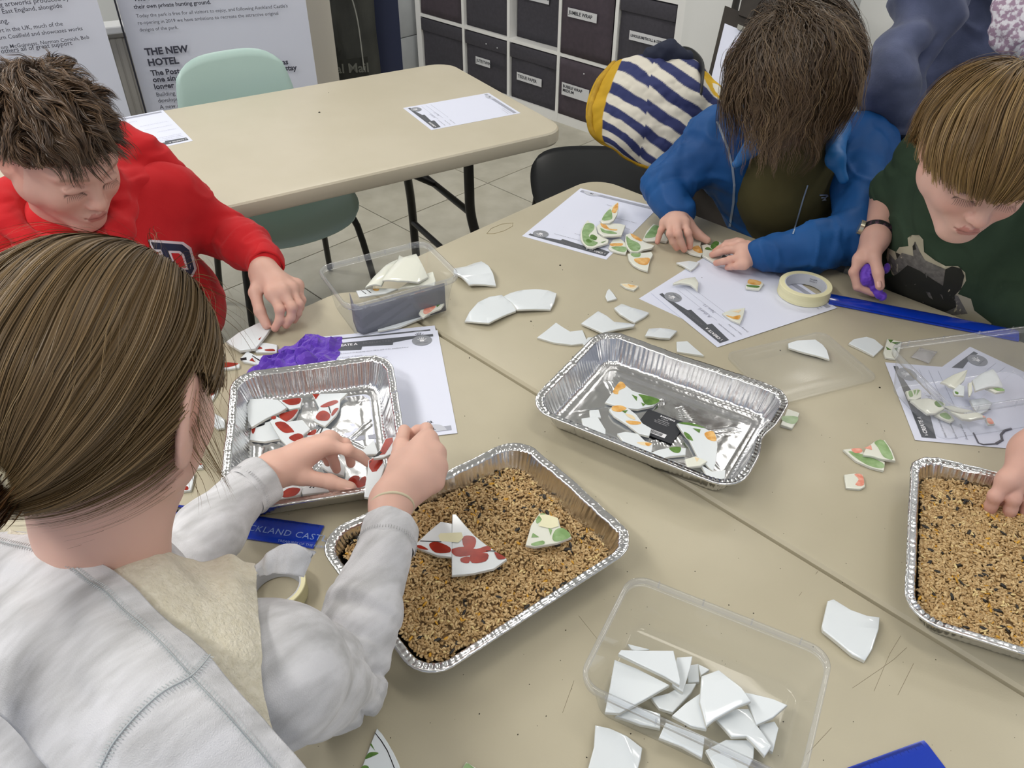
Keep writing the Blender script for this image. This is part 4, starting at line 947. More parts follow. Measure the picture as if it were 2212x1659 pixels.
S('leaning shard with three poppies in the tray centre', zc, [(465, 455), (520, 405), (620, 460), (760, 440), (830, 520), (770, 570), (740, 640), (640, 690), (560, 610)], [('r', [(515, 470), (600, 465), (685, 545), (660, 558), (600, 560), (545, 520)]), ('r', [(640, 600), (720, 565), (770, 590), (740, 630), (680, 635)]), ('r', [(480, 420), (520, 410), (522, 435), (490, 440)])], z=.018)
S('shard with crossing poppies at the back of the tray', zc, [(850, 210), (1000, 205), (1165, 200), (1100, 260), (1090, 340), (1060, 400), (960, 500), (860, 450), (910, 330)], [('r', [(848, 212), (915, 212), (880, 262)]), ('r', [(920, 325), (990, 285), (1060, 268), (1078, 290), (980, 330)]), ('r', [(880, 420), (910, 375), (960, 362), (1010, 400), (985, 450), (905, 448)]), ('r', [(1020, 390), (1050, 345), (1085, 345), (1030, 410)]), ('k', [(990, 325), (1002, 325), (1018, 385), (1010, 385)])], z=.012)
S('shard with black stems near the tray centre', zc, [(760, 630), (830, 560), (900, 520), (980, 515), (1080, 550), (1145, 640), (1000, 700), (850, 720)], [('r', [(800, 580), (840, 545), (885, 530), (870, 575)]), ('k', [(935, 518), (948, 518), (905, 605), (895, 605)]), ('k', [(905, 525), (920, 520), (890, 560), (882, 560)])], z=.011)
S('poppy shard under the left wrist in the tray', zc, [(440, 1100), (520, 1020), (600, 1010), (760, 1050), (740, 1110), (600, 1140), (480, 1160)], [('r', [(570, 1110), (640, 1055), (740, 1060), (700, 1120), (600, 1140)]), ('r', [(470, 1060), (550, 1025), (520, 1080)]), ('k', [(470, 1110), (555, 1148), (545, 1155)])], z=.012)
S('white shard with black ticks beside the thumb', zc, [(740, 1060), (840, 1030), (960, 1035), (1000, 1080), (760, 1110)], [('k', [(820, 1052), (850, 1030), (858, 1030), (830, 1055)]), ('k', [(850, 1052), (880, 1030), (888, 1030), (860, 1055)])], z=.010)
S('twin poppy shard at the tray front beside the thumb', zc, [(1060, 1040), (1170, 960), (1330, 950), (1320, 1060), (1160, 1075)], [('r', [(1170, 985), (1220, 945), (1275, 960), (1240, 1050), (1200, 1020)]), ('r', [(1280, 975), (1328, 952), (1325, 1030), (1248, 1052)])], z=.012)
S('small blank shard in the tray near the held one', zc, [(1290, 720), (1400, 620), (1440, 745), (1330, 750)], z=.008)
S('narrow white shard standing under the fingers', zc, [(920, 850), (1090, 780), (1140, 860), (1130, 940), (1000, 910)], z=.010)
S('white shard fragment low at the left of the tray', zc, [(230, 870), (400, 770), (460, 740), (470, 800), (330, 900)], z=.007)
S('red poppy shard held upright in the right hand', zc, [(1395, 785), (1440, 725), (1500, 608), (1645, 582), (1690, 640), (1620, 720), (1490, 775)], [('R', [(1425, 765), (1460, 715), (1508, 614), (1568, 602), (1572, 640), (1500, 752)]), ('R', [(1600, 597), (1640, 590), (1650, 630), (1602, 650)]), ('k', [(1400, 782), (1450, 725), (1475, 735), (1445, 765)])], z=.088)
S('lower red and white poppy shard held in the right hand', zc, [(1350, 805), (1400, 775), (1480, 762), (1500, 860), (1460, 980), (1425, 1110), (1380, 1142), (1312, 1128), (1325, 1000), (1340, 930)], [('R', [(1356, 812), (1405, 780), (1476, 768), (1480, 830), (1425, 905), (1385, 912), (1358, 870)]), ('k', [(1372, 812), (1380, 812), (1360, 840), (1356, 836)])], z=.078)
za = (1150, 700, .27125)
S('leaf and orange shard at the back of the flower tray', za, [(580, 620), (640, 540), (690, 455), (750, 490), (800, 530), (900, 560), (1015, 600), (960, 650), (840, 675), (700, 660)], [('o', [(640, 540), (700, 458), (745, 500), (690, 530), (680, 560)]), ('d', [(850, 558), (1010, 600), (970, 640), (900, 640), (870, 590)]), ('d', [(790, 562), (835, 580), (830, 615)]), ('d', [(865, 625), (900, 640), (880, 657)])], z=.009)
S('long orange flowered shard beside the price sticker', za, [(610, 680), (640, 650), (760, 665), (830, 720), (880, 790), (950, 830), (930, 890), (850, 870), (760, 800), (650, 730)], [('o', [(635, 658), (700, 648), (750, 672), (700, 700), (640, 690)]), ('o', [(745, 770), (860, 780), (850, 800), (780, 800)]), ('d', [(710, 692), (760, 687), (740, 712)]), ('y', [(740, 715), (800, 730), (820, 765), (770, 745)])], z=.010)
S('blank white shard at the left end of the flower tray', za, [(390, 750), (460, 740), (520, 735), (560, 800), (585, 840), (580, 900), (480, 860), (410, 835)], z=.009)
S('small blank square shard behind the left blank one', za, [(455, 685), (530, 680), (548, 742), (460, 745)], z=.007)
S('jagged shard with pale orange marks in the flower tray', za, [(675, 870), (740, 855), (840, 870), (900, 930), (960, 950), (945, 1040), (860, 1020), (750, 970)], [('y', [(830, 945), (900, 940), (950, 955), (900, 970)]), ('o', [(900, 945), (950, 950), (930, 972), (905, 965)])], z=.008)
S('low shard with one green leaf at the flower tray front', za, [(930, 1030), (1000, 1000), (1100, 980), (1225, 985), (1220, 1040), (1100, 1050), (1000, 1075)], [('d', [(1090, 985), (1180, 980), (1170, 1025), (1120, 1020)])], z=.008)
S('large white shard with leaves and orange at the tray right', za, [(1150, 790), (1260, 780), (1390, 835), (1465, 880), (1475, 960), (1465, 1080), (1440, 1170), (1380, 1110), (1320, 1060), (1250, 920), (1190, 850)], [('o', [(1370, 870), (1440, 855), (1465, 930), (1400, 920)]), ('d', [(1205, 860), (1250, 880), (1280, 930), (1230, 910)]), ('d', [(1275, 830), (1340, 840), (1330, 870)]), ('d', [(1160, 790), (1260, 787), (1385, 832), (1300, 815)])], z=.011)
S('small cream shard with an orange curl at tray front', za, [(1215, 1075), (1300, 1050), (1395, 1090), (1340, 1125), (1235, 1135)], [('y', [(1290, 1060), (1330, 1070), (1310, 1100)])], z=.014, m=m_cream)
S('blank shard at the right front corner of the tray', za, [(1340, 1120), (1430, 1170), (1540, 1160), (1530, 1250), (1400, 1220)], z=.009)
zu = (700, 900, .34965)
S('taped poppy shard, left piece on the grain', zu, [(555, 795), (640, 710), (720, 640), (790, 655), (788, 870), (700, 860), (600, 820)], [('r', [(565, 800), (600, 797), (645, 825), (600, 820)]), ('r', [(650, 800), (665, 778), (710, 778), (778, 812), (775, 845), (690, 845)]), ('k', [(595, 765), (725, 773), (725, 778), (592, 770)])], z=.040, tilt=(.05, -.03))
S('taped poppy shard, right piece on the grain', zu, [(790, 590), (815, 590), (870, 660), (930, 730), (1000, 790), (1130, 885), (1050, 945), (920, 975), (790, 988), (788, 800)],
  [('r', [(855, 750), (880, 732), (925, 740), (940, 770), (920, 820), (865, 805)]), ('r', [(790, 820), (860, 805), (940, 820), (1010, 800), (1030, 830), (960, 850), (840, 870), (795, 850)]), ('r', [(845, 880), (895, 870), (895, 910), (850, 905)]), ('r', [(905, 860), (1010, 850), (1000, 900), (915, 910)]), ('r', [(1055, 840), (1122, 880), (1080, 890), (1062, 870)]), ('k', [(1000, 832), (1060, 832), (1060, 838), (1002, 836)]), ('t', [(705, 735), (720, 718), (850, 715), (860, 750), (830, 780), (720, 770)])], z=.040, tilt=(.05, -.03))
S('taped green leaf shard lying on the grain', zu, [(1245, 790), (1280, 670), (1330, 600), (1450, 635), (1460, 680), (1530, 740), (1440, 775), (1300, 800)], [('g', [(1310, 640), (1340, 605), (1370, 612), (1320, 665)]), ('g', [(1430, 700), (1480, 690), (1525, 738), (1440, 770), (1410, 750)]), ('g', [(1290, 720), (1330, 745), (1280, 748)]), ('g', [(1385, 690), (1410, 700), (1400, 735)]), ('g', [(1280, 785), (1350, 765), (1360, 785), (1300, 798)]), ('t', [(1325, 615), (1345, 640), (1325, 680), (1400, 695), (1450, 680), (1445, 632), (1375, 612)])], z=.038, tilt=(-.05, .02), m=m_cream)
# pile in the big clear tub
z4b = (1200, 1200, .29385); VB = 'white broken shards piled in the near clear tub'
pile = [([(530, 645), (690, 690), (590, 700), (560, 690)], .010, 'small back-left sliver'), ([(970, 810), (1050, 800), (1060, 920), (975, 930)], .012, 'narrow shard in the middle gap'), ([(1050, 795), (1135, 835), (1070, 880)], .016, 'little triangle standing at the back'),
        ([(700, 1050), (830, 1010), (950, 930), (1040, 925), (1000, 1000), (860, 1160), (760, 1130)], .018, 'shard under the centre gap'), ([(890, 750), (1005, 748), (990, 830), (940, 995), (860, 940)], .026, 'shard behind the pointed blade'), ([(435, 755), (600, 830), (835, 965), (660, 1060), (470, 1155), (365, 1140), (400, 960)], .030, 'big wedge at the left'),
        ([(460, 730), (480, 700), (620, 700), (870, 692), (920, 900), (915, 945), (800, 880)], .041, 'pointed blade lying on top at the left'), ([(440, 1180), (600, 1130), (770, 1170), (770, 1275), (620, 1250)], .016, 'curved glossy shard at the front left'), ([(1490, 1240), (1610, 1220), (1640, 1270), (1600, 1440), (1540, 1400)], .018, 'shard at the right end'),
        ([(1170, 1210), (1330, 1130), (1420, 1130), (1480, 1260), (1590, 1400), (1540, 1470), (1400, 1340), (1290, 1350)], .026, 'long curved shard at the right front'), ([(1360, 990), (1460, 1015), (1600, 1060), (1700, 1110), (1600, 1190), (1480, 1235), (1430, 1100)], .034, 'pointed shard at the right back'),
        ([(1070, 1010), (1110, 1280), (1000, 1250), (860, 1165), (960, 1080)], .034, 'three-sided shard in the front centre'), ([(1075, 880), (1200, 838), (1260, 900), (1360, 990), (1430, 1090), (1340, 1120), (1170, 1205), (1110, 1250), (1060, 1080)], .044, 'largest shard topping the centre'),
        ([(760, 1340), (810, 1230), (1100, 1330), (1080, 1480), (930, 1400)], .024, 'oblong shard pressed to the front wall'), ([(1100, 1440), (1250, 1350), (1470, 1340), (1460, 1480), (1400, 1590), (1200, 1620)], .022, 'glossy shard at the front right wall')]
for k, (pl_, zz_, nm) in enumerate(pile):
    S('white shard in the near clear tub, '+nm, z4b, pl_, z=zz_, th=.0055, tilt=(random.uniform(-.12, .12), random.uniform(-.12, .12)), group=VB, bend=.004 if k in (7, 9, 12) else 0, bdir=k)

# ------------------------------------------------------------------ clear plastic tubs
m_clear = clear_plastic('clear_plastic', tint='#fcfdfe', haze=.035, gloss=.06); m_clear2 = clear_plastic('cloudy_clear_plastic', tint='#fafbfd', haze=.13, gloss=.12); m_rim = clear_plastic('clear_plastic_rim', tint='#fafbfd', haze=.10, gloss=.05, fres=1.4)
m_lid = clear_plastic('frosted_lid', tint='#fafaf8', haze=.13, gloss=.25, fres=1.3)
def tub(top, zt, bottom_in, label, mm, grp='clear plastic tubs', size=None):
    c, u, v, lu, lv = fit_rect(top, zt); 
    if size: lu, lv = size
    if u[0]*v[1]-u[1]*v[0] < 0: v = -v
    print('tub', np.round([lu, lv], 3), label[:20])
    t = thing('clear_plastic_tub', (c[0], c[1], TZ), label, 'tub', grp)
    def ringp(ins, z, r):
        return [(c[0]+u[0]*x+v[0]*y, c[1]+u[1]*x+v[1]*y, TZ+z) for x, y in rrect(0, 0, lu-2*ins, lv-2*ins, r, 8)]
    def loft(rs_, cap=None, name='wall', m_=mm):
        V = []; Fq = []; n = None
        for r_ in rs_: 
            p = ringp(*r_); n = len(p); V += p
        for k in range(len(rs_)-1):
            for i in range(n): Fq.append((k*n+i, k*n+(i+1) % n, (k+1)*n+(i+1) % n, (k+1)*n+i))
        if cap: Fq.append(tuple(range((len(rs_)-1)*n, len(rs_)*n)))
        return obj(name, V, Fq, m_, t, True)
    loft([(.005, zt-.004, .022), (.0055, zt-.010, .022), (.006+bottom_in*.45, zt*.5, .022), (.004+bottom_in*.92, .009, .022), (.004+bottom_in, .004, .021), (.008+bottom_in, .0012, .018)], True, 'body')
    loft([(.005, zt-.012, .022), (.0005, zt-.012, .026), (-.0005, zt-.005, .027), (.0, zt-.001, .0265), (.0025, zt, .025), (.0045, zt-.001, .023), (.0055, zt-.006, .022)], False, 'rim', m_rim)
    b = MB()
    P = ringp(-.0008, zt-.006, .027)
    for i in range(0, len(P)):
        pass
    for q in (-.35, -.12, .12, .35):
        for sy in (-1, 1):
            b = MB(); x, y = q*lu, sy*(lv/2+.0004); b.box((c[0]+u[0]*x+v[0]*y, c[1]+u[1]*x+v[1]*y, TZ+zt-.006), (.0018, .0018, .012), rot=Matrix(((u[0], v[0], 0), (u[1], v[1], 0), (0, 0, 1)))); b.build('rim_rib', m_rim, t)
    return c, u, v, lu, lv, t
tb1 = tub([(690, 582), (918, 508), (992, 597), (745, 665)], .085, .014, 'clear tub with card and pottery beside the red sleeve', m_clear, size=None)
tb2 = tub([(1365, 1222), (1800, 1418), (1740, 1690), (1243, 1480)], .075, .013, 'clear tub of white shards nearest the camera', m_clear)
tb3 = tub([(1915, 752), (2240, 690), (2400, 840), (2068, 880)], .085, .014, 'cloudy clear tub of green shards by the green T-shirt', m_clear2)
# lid
lc, lu_, lv_, ll, lw = fit_rect([(1700, 708), (1560, 777), (1700, 868), (1905, 822)], .004)
c1_, c2_, c3_, c4_ = wp(1548, 772, .004), wp(1775, 712, .004), wp(1905, 822, .004), wp(1690, 868, .004)
lc = (c1_+c2_+c3_+c4_)/4; la = c2_-c1_+c3_-c4_; ll = np.linalg.norm(la)/2; la /= np.linalg.norm(la); lb = np.array([-la[1], la[0], 0]); lw = (abs(np.dot(c4_-c1_, lb))+abs(np.dot(c3_-c2_, lb)))/2
ld_ = thing('clear_tub_lid', (lc[0], lc[1], TZ), 'clear frosted tub lid lying flat above the flower tray', 'lid')
V = []; Fq = []; lr = [(0, .0008, .02), (0, .005, .02), (.004, .0056, .018), (.007, .0035, .016), (.016, .0035, .012), (.018, .002, .011), (.034, .002, .008), (.036, .003, .008)]
for ins, z_, r_ in lr:
    p = rrect(0, 0, ll-2*ins, lw-2*ins, r_, 8); V += [(lc[0]+la[0]*x+lb[0]*y, lc[1]+la[1]*x+lb[1]*y, TZ+z_) for x, y in p]
n = len(p)
for k in range(len(lr)-1):
    for i in range(n): Fq.append((k*n+i, k*n+(i+1) % n, (k+1)*n+(i+1) % n, (k+1)*n+i))
Fq.append(tuple(range((len(lr)-1)*n, len(lr)*n))); o = obj('lid_panel', V, Fq, m_lid, ld_); sharp(o, 25)
# contents of tub one
m_card = mat('grey_card', '#74767f', .6)
gc = thing('grey_card_piece', wp(850, 650, .03), 'bent grey card piece standing inside the left clear tub', 'card')
c, u, v, lu, lv, _t = tb1
def inbox(tb, x, y, z): 
    c, u, v, lu, lv, t = tb; return np.array([c[0]+u[0]*x*lu/2+v[0]*y*lv/2, c[1]+u[1]*x*lu/2+v[1]*y*lv/2, TZ+z])
def facing(tb, px, py):   # sign so that +y side is the side towards the camera
    return 1
sgn = -1 if np.dot(np.array([tb1[2][0], tb1[2][1]]), FWDH[:2]) > 0 else 1
pts = [(-.74, .15), (-.8, .6), (-.74, .78), (-.5, .80), (0, .80), (.74, .80)]
V, Fq = curved_sheet(lambda i, j: inbox(tb1, *[np.interp(i*5, range(6), [p[k] for p in pts])*(sgn if k == 1 else 1) for k in (0, 1)], .006+.062*j-(.0 if i > .4 else 0)), 20, 4, .001)
obj('card', V, Fq, m_card, gc, True)
zt1 = (480, 500, .27125); TB1 = 'pottery pieces in the left clear tub'
def bowlpiece(label, fr, poly, z, bend, bdir, dec=(), mm=None, grp=None, tilt=(0, 0)): S(label, fr, poly, dec, z=z, bend=bend, bdir=bdir, m=mm or m_cream, group=grp, tilt=tilt, th=.004)
bowlpiece('cream bowl piece with a spike inside the left clear tub', zt1, [(1280, 425), (1330, 330), (1400, 270), (1410, 215), (1450, 245), (1550, 225), (1600, 300), (1640, 360), (1560, 420), (1400, 440)], .055, .014, .5, grp=TB1)
bowlpiece('long curved cream piece behind the spiked one in the tub', zt1, [(1140, 450), (1200, 370), (1300, 290), (1400, 245), (1430, 280), (1330, 340), (1270, 445)], .046, .008, .5, grp=TB1)
bowlpiece('cream piece leaning right inside the left tub', zt1, [(1400, 460), (1500, 410), (1600, 370), (1680, 345), (1700, 400), (1690, 430), (1500, 470)], .043, .008, .3, grp=TB1)
S('shard with black stripes inside the left clear tub', zt1, [(1065, 470), (1250, 450), (1400, 455), (1300, 490), (1090, 520)], [('k', [(1105, 470), (1112, 470), (1150, 497), (1140, 497)]), ('k', [(1145, 462), (1152, 462), (1190, 490), (1180, 490)]), ('o', [(1200, 458), (1250, 458), (1240, 475), (1210, 472)])], z=.036, group=TB1)
S('pale shard lying low in the left clear tub', zt1, [(1230, 700), (1400, 640), (1560, 590), (1690, 560), (1600, 640), (1400, 690), (1300, 730)], z=.014, m=m_cream, group=TB1)
S('shard with a pink and green flower low in the left tub', zt1, [(1565, 650), (1600, 580), (1680, 545), (1770, 570), (1740, 610), (1640, 650), (1600, 685)], [('p', [(1600, 640), (1625, 590), (1670, 575), (1700, 600), (1660, 640), (1620, 660)]), ('d', [(1700, 570), (1745, 575), (1710, 605)])], z=.024, m=m_cream, group=TB1)
S('white shard on the floor of the left clear tub', zt1, [(1230, 730), (1500, 690), (1770, 600), (1700, 640), (1400, 760), (1240, 790)], z=.009, group=TB1)
# contents of tub three
z3 = (1900, 700, .1809); TB3 = 'green patterned pieces in the right clear tub'
S('leaf ribbed tile shard in the right clear tub', z3, [(315, 800), (450, 765), (500, 790), (500, 870), (430, 900), (350, 890)], [('g', [(345, 810), (380, 800), (400, 860), (360, 870)]), ('g', [(400, 795), (440, 785), (420, 850)]), ('g', [(450, 785), (485, 790), (440, 860)])], z=.016, m=m_cream, group=TB3)
S('shard with a round leaf in the right clear tub', z3, [(370, 910), (560, 900), (780, 960), (770, 1020), (660, 1080), (560, 1090), (460, 1010)], [('d', [(645, 960), (690, 935), (760, 975), (720, 1010), (670, 1000)])], z=.014, m=m_cream, group=TB3, bend=.004)
S('shard with green wedge low in the right clear tub', z3, [(660, 1080), (780, 1030), (860, 1080), (900, 1140), (850, 1165), (740, 1120)], [('g', [(715, 1080), (790, 1060), (850, 1110), (830, 1140), (760, 1120)])], z=.010, m=m_cream, group=TB3)
S('cream curled shard with a pink end in the right tub', z3, [(770, 980), (860, 980), (960, 1030), (1150, 1080), (1270, 1130), (1180, 1140), (1080, 1165), (980, 1160), (860, 1090)], [('p', [(1215, 1115), (1265, 1130), (1230, 1138)])], z=.018, m=m_cream, group=TB3, bend=.006, bdir=-.4)
S('small pink tipped chip in the right tub', z3, [(1265, 1125), (1330, 1120), (1380, 1190), (1300, 1195)], [('p', [(1275, 1130), (1325, 1125), (1365, 1185), (1305, 1190)])], z=.013, m=m_cream, group=TB3)
S('wide glossy white piece at the back of the right tub', z3, [(1100, 680), (1200, 620), (1330, 585), (1420, 700), (1480, 760), (1300, 790), (1120, 850)], z=.034, bend=.010, group=TB3)
S('pale curved rim piece at the back left of the right tub', z3, [(730, 690), (860, 630), (1040, 575), (1010, 680), (900, 790), (820, 770)], z=.026, bend=.006, m=m_cream, group=TB3)
S('thin upright piece in the middle of the right tub', z3, [(1060, 700), (1105, 690), (1110, 800), (1090, 850), (1070, 850)], z=.038, m=m_cream, group=TB3)
S('green tinted piece at the right of the right tub', z3, [(1240, 745), (1340, 755), (1480, 770), (1500, 800), (1390, 815)], [('g', [(1340, 758), (1470, 772), (1490, 800), (1410, 800)])], z=.036, m=m_cream, group=TB3)
S('broad faint piece at the front right of the right tub', z3, [(1080, 900), (1250, 880), (1350, 940), (1300, 1020), (1180, 1080), (1120, 980)], z=.012, group=TB3)
S('small grey-backed piece in the right tub', z3, [(880, 790), (950, 715), (1020, 740), (1010, 850), (900, 840)], [('d', [(900, 805), (940, 815), (935, 840), (905, 830)])], z=.030, group=TB3)
# small clear bag behind the right tub
bg = thing('small_clear_packet', wp(2000, 768), 'small clear packet lying behind the right clear tub', 'packet')
bb = [wp(*q, .004) for q in Z(z3, [(380, 390), (480, 280), (690, 330), (590, 465)])]
V, Fq = curved_sheet(lambda i, j: bb[0]*(1-i)*(1-j)+bb[1]*(1-i)*j+bb[2]*i*j+bb[3]*i*(1-j)+np.array([0, 0, .006*math.sin(math.pi*i)*math.sin(math.pi*j)]), 10, 10, .002)
obj('packet_film', V, Fq, clear_plastic('packet_film', tint='#f4f0ec', haze=.3, gloss=.12), bg, True)

# ------------------------------------------------------------------ masking tape rolls
m_tp = mat('masking_tape_side', '#ebe6bd', .5, col2='#e2ddb2', nscale=4, stretch=(1, 1, 60)); m_core = mat('grey_card_core', '#c2c5cc', .6)
def tape_roll(c, R, r, h, label):
    t = thing('masking_tape_roll', (c[0], c[1], c[2]), label, 'tape')
    def ann(rs_, m_, nm, n=64):
        V = []; Fq = []
        for rr_, z_ in rs_: V += [(c[0]+rr_*math.cos(2*math.pi*i/n), c[1]+rr_*math.sin(2*math.pi*i/n), c[2]+z_) for i in range(n)]
        K = len(rs_)
        for k in range(K):
            k2 = (k+1) % K
            for i in range(n): Fq.append((k*n+i, k*n+(i+1) % n, k2*n+(i+1) % n, k2*n+i))
        o = obj(nm, V, Fq, m_, t); sharp(o, 30); return o
    ann([(R, .0006), (R, h-.0008), (R-.0008, h), (r+.002, h), (r+.002, 0), (R-.0006, 0)], m_tp, 'tape_layers')
    ann([(r+.0019, .0004), (r+.0019, h-.0005), (r, h-.0005), (r, .0004)], m_core, 'card_core'); return t
tc_ = wp(1738, 615, .024); a_ = wp(1682, 622, .024); b_2 = wp(1797, 628, .024)
R_ = np.linalg.norm(wp(1684, 612, .024)-wp(1797, 618, .024))/2; cc_ = (wp(1684, 612, .024)+wp(1797, 618, .024))/2
rl = tape_roll(np.array([cc_[0], cc_[1], TZ+.0025]), R_, R_*.76, .024, 'roll of cream masking tape on the drawing sheet')
for k in range(4):
    # curved print inside the core
    pass
text_obj('MASKING TAPE\n25mm x 50m', .0045, m_ink, np.array([cc_[0], cc_[1], TZ+.018])+RIGHT*R_*.36+FWDH*R_*.60, (RIGHT*.85-FWDH*.5), np.array([0, 0, -1.]), rl, lift=.0002)
q_ = wp(664, 1273, .024); tape_roll(np.array([q_[0]-.035*RIGHT[0]-.01, q_[1]-.035*RIGHT[1], TZ+.0015]), .038, .030, .024, 'second masking tape roll mostly hidden behind the grey sleeve')
# ------------------------------------------------------------------ blue rulers
m_blue = mat('blue_ruler_plastic', '#0b36b0', .18, coat=.4, bump=.05, bscale=200, bdist=.0003); m_dblue = mat('dark_blue_print', '#0a2270', .4); m_silver = mat('pale_print', '#8fa6d8', .4)
def ruler(p0, p1, width, side, label, z=.0008, L_=None, arch=0.0, words=None, ticks=True, th=.003):
    a = wp(*p0, z+th); b_ = wp(*p1, z+th); d = b_-a; d[2] = 0; L0 = np.linalg.norm(d); d /= L0; L0 = L_ or L0; w = np.array([-d[1], d[0], 0])*side
    t = thing('blue_ruler', a+d*L0/2+w*width/2, label, 'ruler'); n = 12
    def f(i, j):
        x = i*L0; y = j*width; e = min(x, L0-x, .006); cut = 0
        return a+d*x+w*y+np.array([0, 0, arch*math.sin(math.pi*j)-(.0012 if j in (0., 1.) else 0)])
    V, Fq = curved_sheet(f if side > 0 else (lambda i, j: f(i, 1-j)), n, 8, th*.8); o = obj('ruler_body', V, Fq, m_blue, t); sharp(o, 30)
    if ticks:
        b = MB()
        k = 0; x = .006
        Rm = Matrix(((d[0], w[0], 0), (d[1], w[1], 0), (0, 0, 1)))
        while x < L0-.006:
            l = .006 if k % 10 == 0 else (.0045 if k % 5 == 0 else .003); b.box(a+d*x+w*(.0015+l/2)+np.array([0, 0, .0002+arch*math.sin(math.pi*(.0015+l/2)/width)]), (.00025, l, .0002), rot=Rm); x += .001; k += 1
        b.build('scale_mark', m_dblue, t)
        for q in range(1, int(L0/.01)):
            pass
    return t, a, d, w, L0
t, a, d, w, L0 = ruler((700, 1134), (345, 1083), .042, 1, 'blue ruler with pale castle lettering between the sleeves', L_=.305)
lowr = wp(715, 1155, .004); dd = np.dot(lowr-a, w)
sg = 1 if np.dot(w, wp(560, 1170)-a) > 0 else -1
if sg < 0:
    for o in [c for c in bpy.data.objects if c.parent == t]: bpy.data.objects.remove(o)
    bpy.data.objects.remove(t); t, a, d, w, L0 = ruler((712, 1131), (345, 1083), .042, -1, 'blue ruler with pale castle lettering between the sleeves', L_=.305)
U_ = -d; 
def on_px(px, py): return wp(px, py, .0042)
text_obj('AUCKLAND CASTLE', .0150, m_silver, on_px(716, 1172), U_, -np.array([-U_[1], U_[0], 0])*(1 if np.dot(np.array([-U_[1], U_[0], 0]), -w) > 0 else -1), t, lift=.0003, spacing=1.08, align='RIGHT')
text_obj('TREASURES OF THE NORTH', .0058, m_silver, on_px(708, 1186), U_, w if np.dot(w, IU) < 0 else -w, t, lift=.0003, align='RIGHT')
pen = thing('black_pen', wp(400, 1100), 'black pen with a grey end lying on the ruler edge', 'pen')
pa, pb, pc = wp(330, 1093, .0045), wp(373, 1099, .0045), wp(440, 1112, .0045)
b = MB(); b.tube([pb, pc+(pc-pb)*.6], .0042, 12); b.build('barrel', m_black_metal, pen, ang=40); b = MB(); b.tube([pa, pb], .0036, 12); b.build('grey_end', mat('pen_grey', '#9b9aa0', .35), pen, ang=40)
# ruler along the far edge beside the green T-shirt
ruler((1790, 655), (2160, 728), .042, 1, 'long blue ruler along the table edge by the green T-shirt', L_=.34, arch=.004, ticks=True, z=.0012)
# ruler at the bottom right
t, a, d, w, L0 = ruler((1996, 1597), (1826, 1659), .045, 1, 'blue ruler corner poking in at the bottom right', L_=.30, ticks=True)
if np.dot(wp(2060, 1665)-a, w) < 0:
    for o in [c for c in bpy.data.objects if c.parent == t]: bpy.data.objects.remove(o)
    bpy.data.objects.remove(t); t, a, d, w, L0 = ruler((1996, 1597), (1826, 1659), .045, -1, 'blue ruler corner poking in at the bottom right', L_=.30, ticks=True)

# ------------------------------------------------------------------ crumpled purple tissue and coat on the chair
m_purple = mat('purple_tissue', '#6a3bc4', .6, col2='#5a2eb0', nscale=30, sheen=.3)
pt_ = thing('purple_tissue', wp(640, 770), 'crumpled purple tissue paper behind the poppy tray', 'tissue paper')
def crumple(name, fr, poly, hgt, seed, parent, m_, n=46):
    P = np.array([wp(x, y, .008)[:2] for x, y in Z(fr, poly)]); c = P.mean(0); ang = np.arctan2(*(P-c).T[::-1]); 
    V = []; Fq = []
    nr = 16; na = 90
    def edge(a):
        # star-shaped boundary lookup
        best = .01; dv = np.array([math.cos(a), math.sin(a)])
        for i in range(len(P)):
            p, q = P[i]-c, P[(i+1) % len(P)]-c; den = dv[0]*(q-p)[1]-dv[1]*(q-p)[0]
            if abs(den) < 1e-9: continue
            t_ = (p[0]*(q-p)[1]-p[1]*(q-p)[0])/den; s_ = (p[0]*dv[1]-p[1]*dv[0])/den
            if t_ > 0 and -.001 <= s_ <= 1.001: best = max(best, t_)
        return best
    for k in range(nr+1):
        for i in range(na):
            a = 2*math.pi*i/na; r = edge(a)*k/nr; x = c[0]+r*math.cos(a); y = c[1]+r*math.sin(a); f = k/nr
            # sharp facets: cellular ridges
            q = Vector((x*38+seed, y*38, seed*.7)); cel = mnoise.voronoi(q)[0]; h = hgt*(1-f**2.5)*(.35+.9*min(1., (cel[1]-cel[0])*1.6))+.003*mnoise.noise(q*2.5)
            V.append((x+.004*mnoise.noise(q*1.3), y+.004*mnoise.noise(q*1.3+Vector((9, 9, 9))), TZ+.001+max(0, h)))
    for k in range(nr):
        for i in range(na): a = k*na+i; b_ = k*na+(i+1) % na; Fq.append((a, b_, b_+na, a+na))
    return obj(name, V, Fq, m_, parent)
crumple('tissue_sheet', zt1, [(175, 1130), (215, 1060), (330, 1040), (430, 980), (440, 915), (520, 900), (640, 850), (665, 790), (720, 790), (800, 820), (960, 815), (965, 860), (930, 960), (880, 1030), (600, 1110), (400, 1130)], .030, 4, pt_, m_purple)
cto = thing('striped_coat', wp(1400, 250, -.2), 'navy and white striped coat with mustard edging hung over the black chair', 'coat')
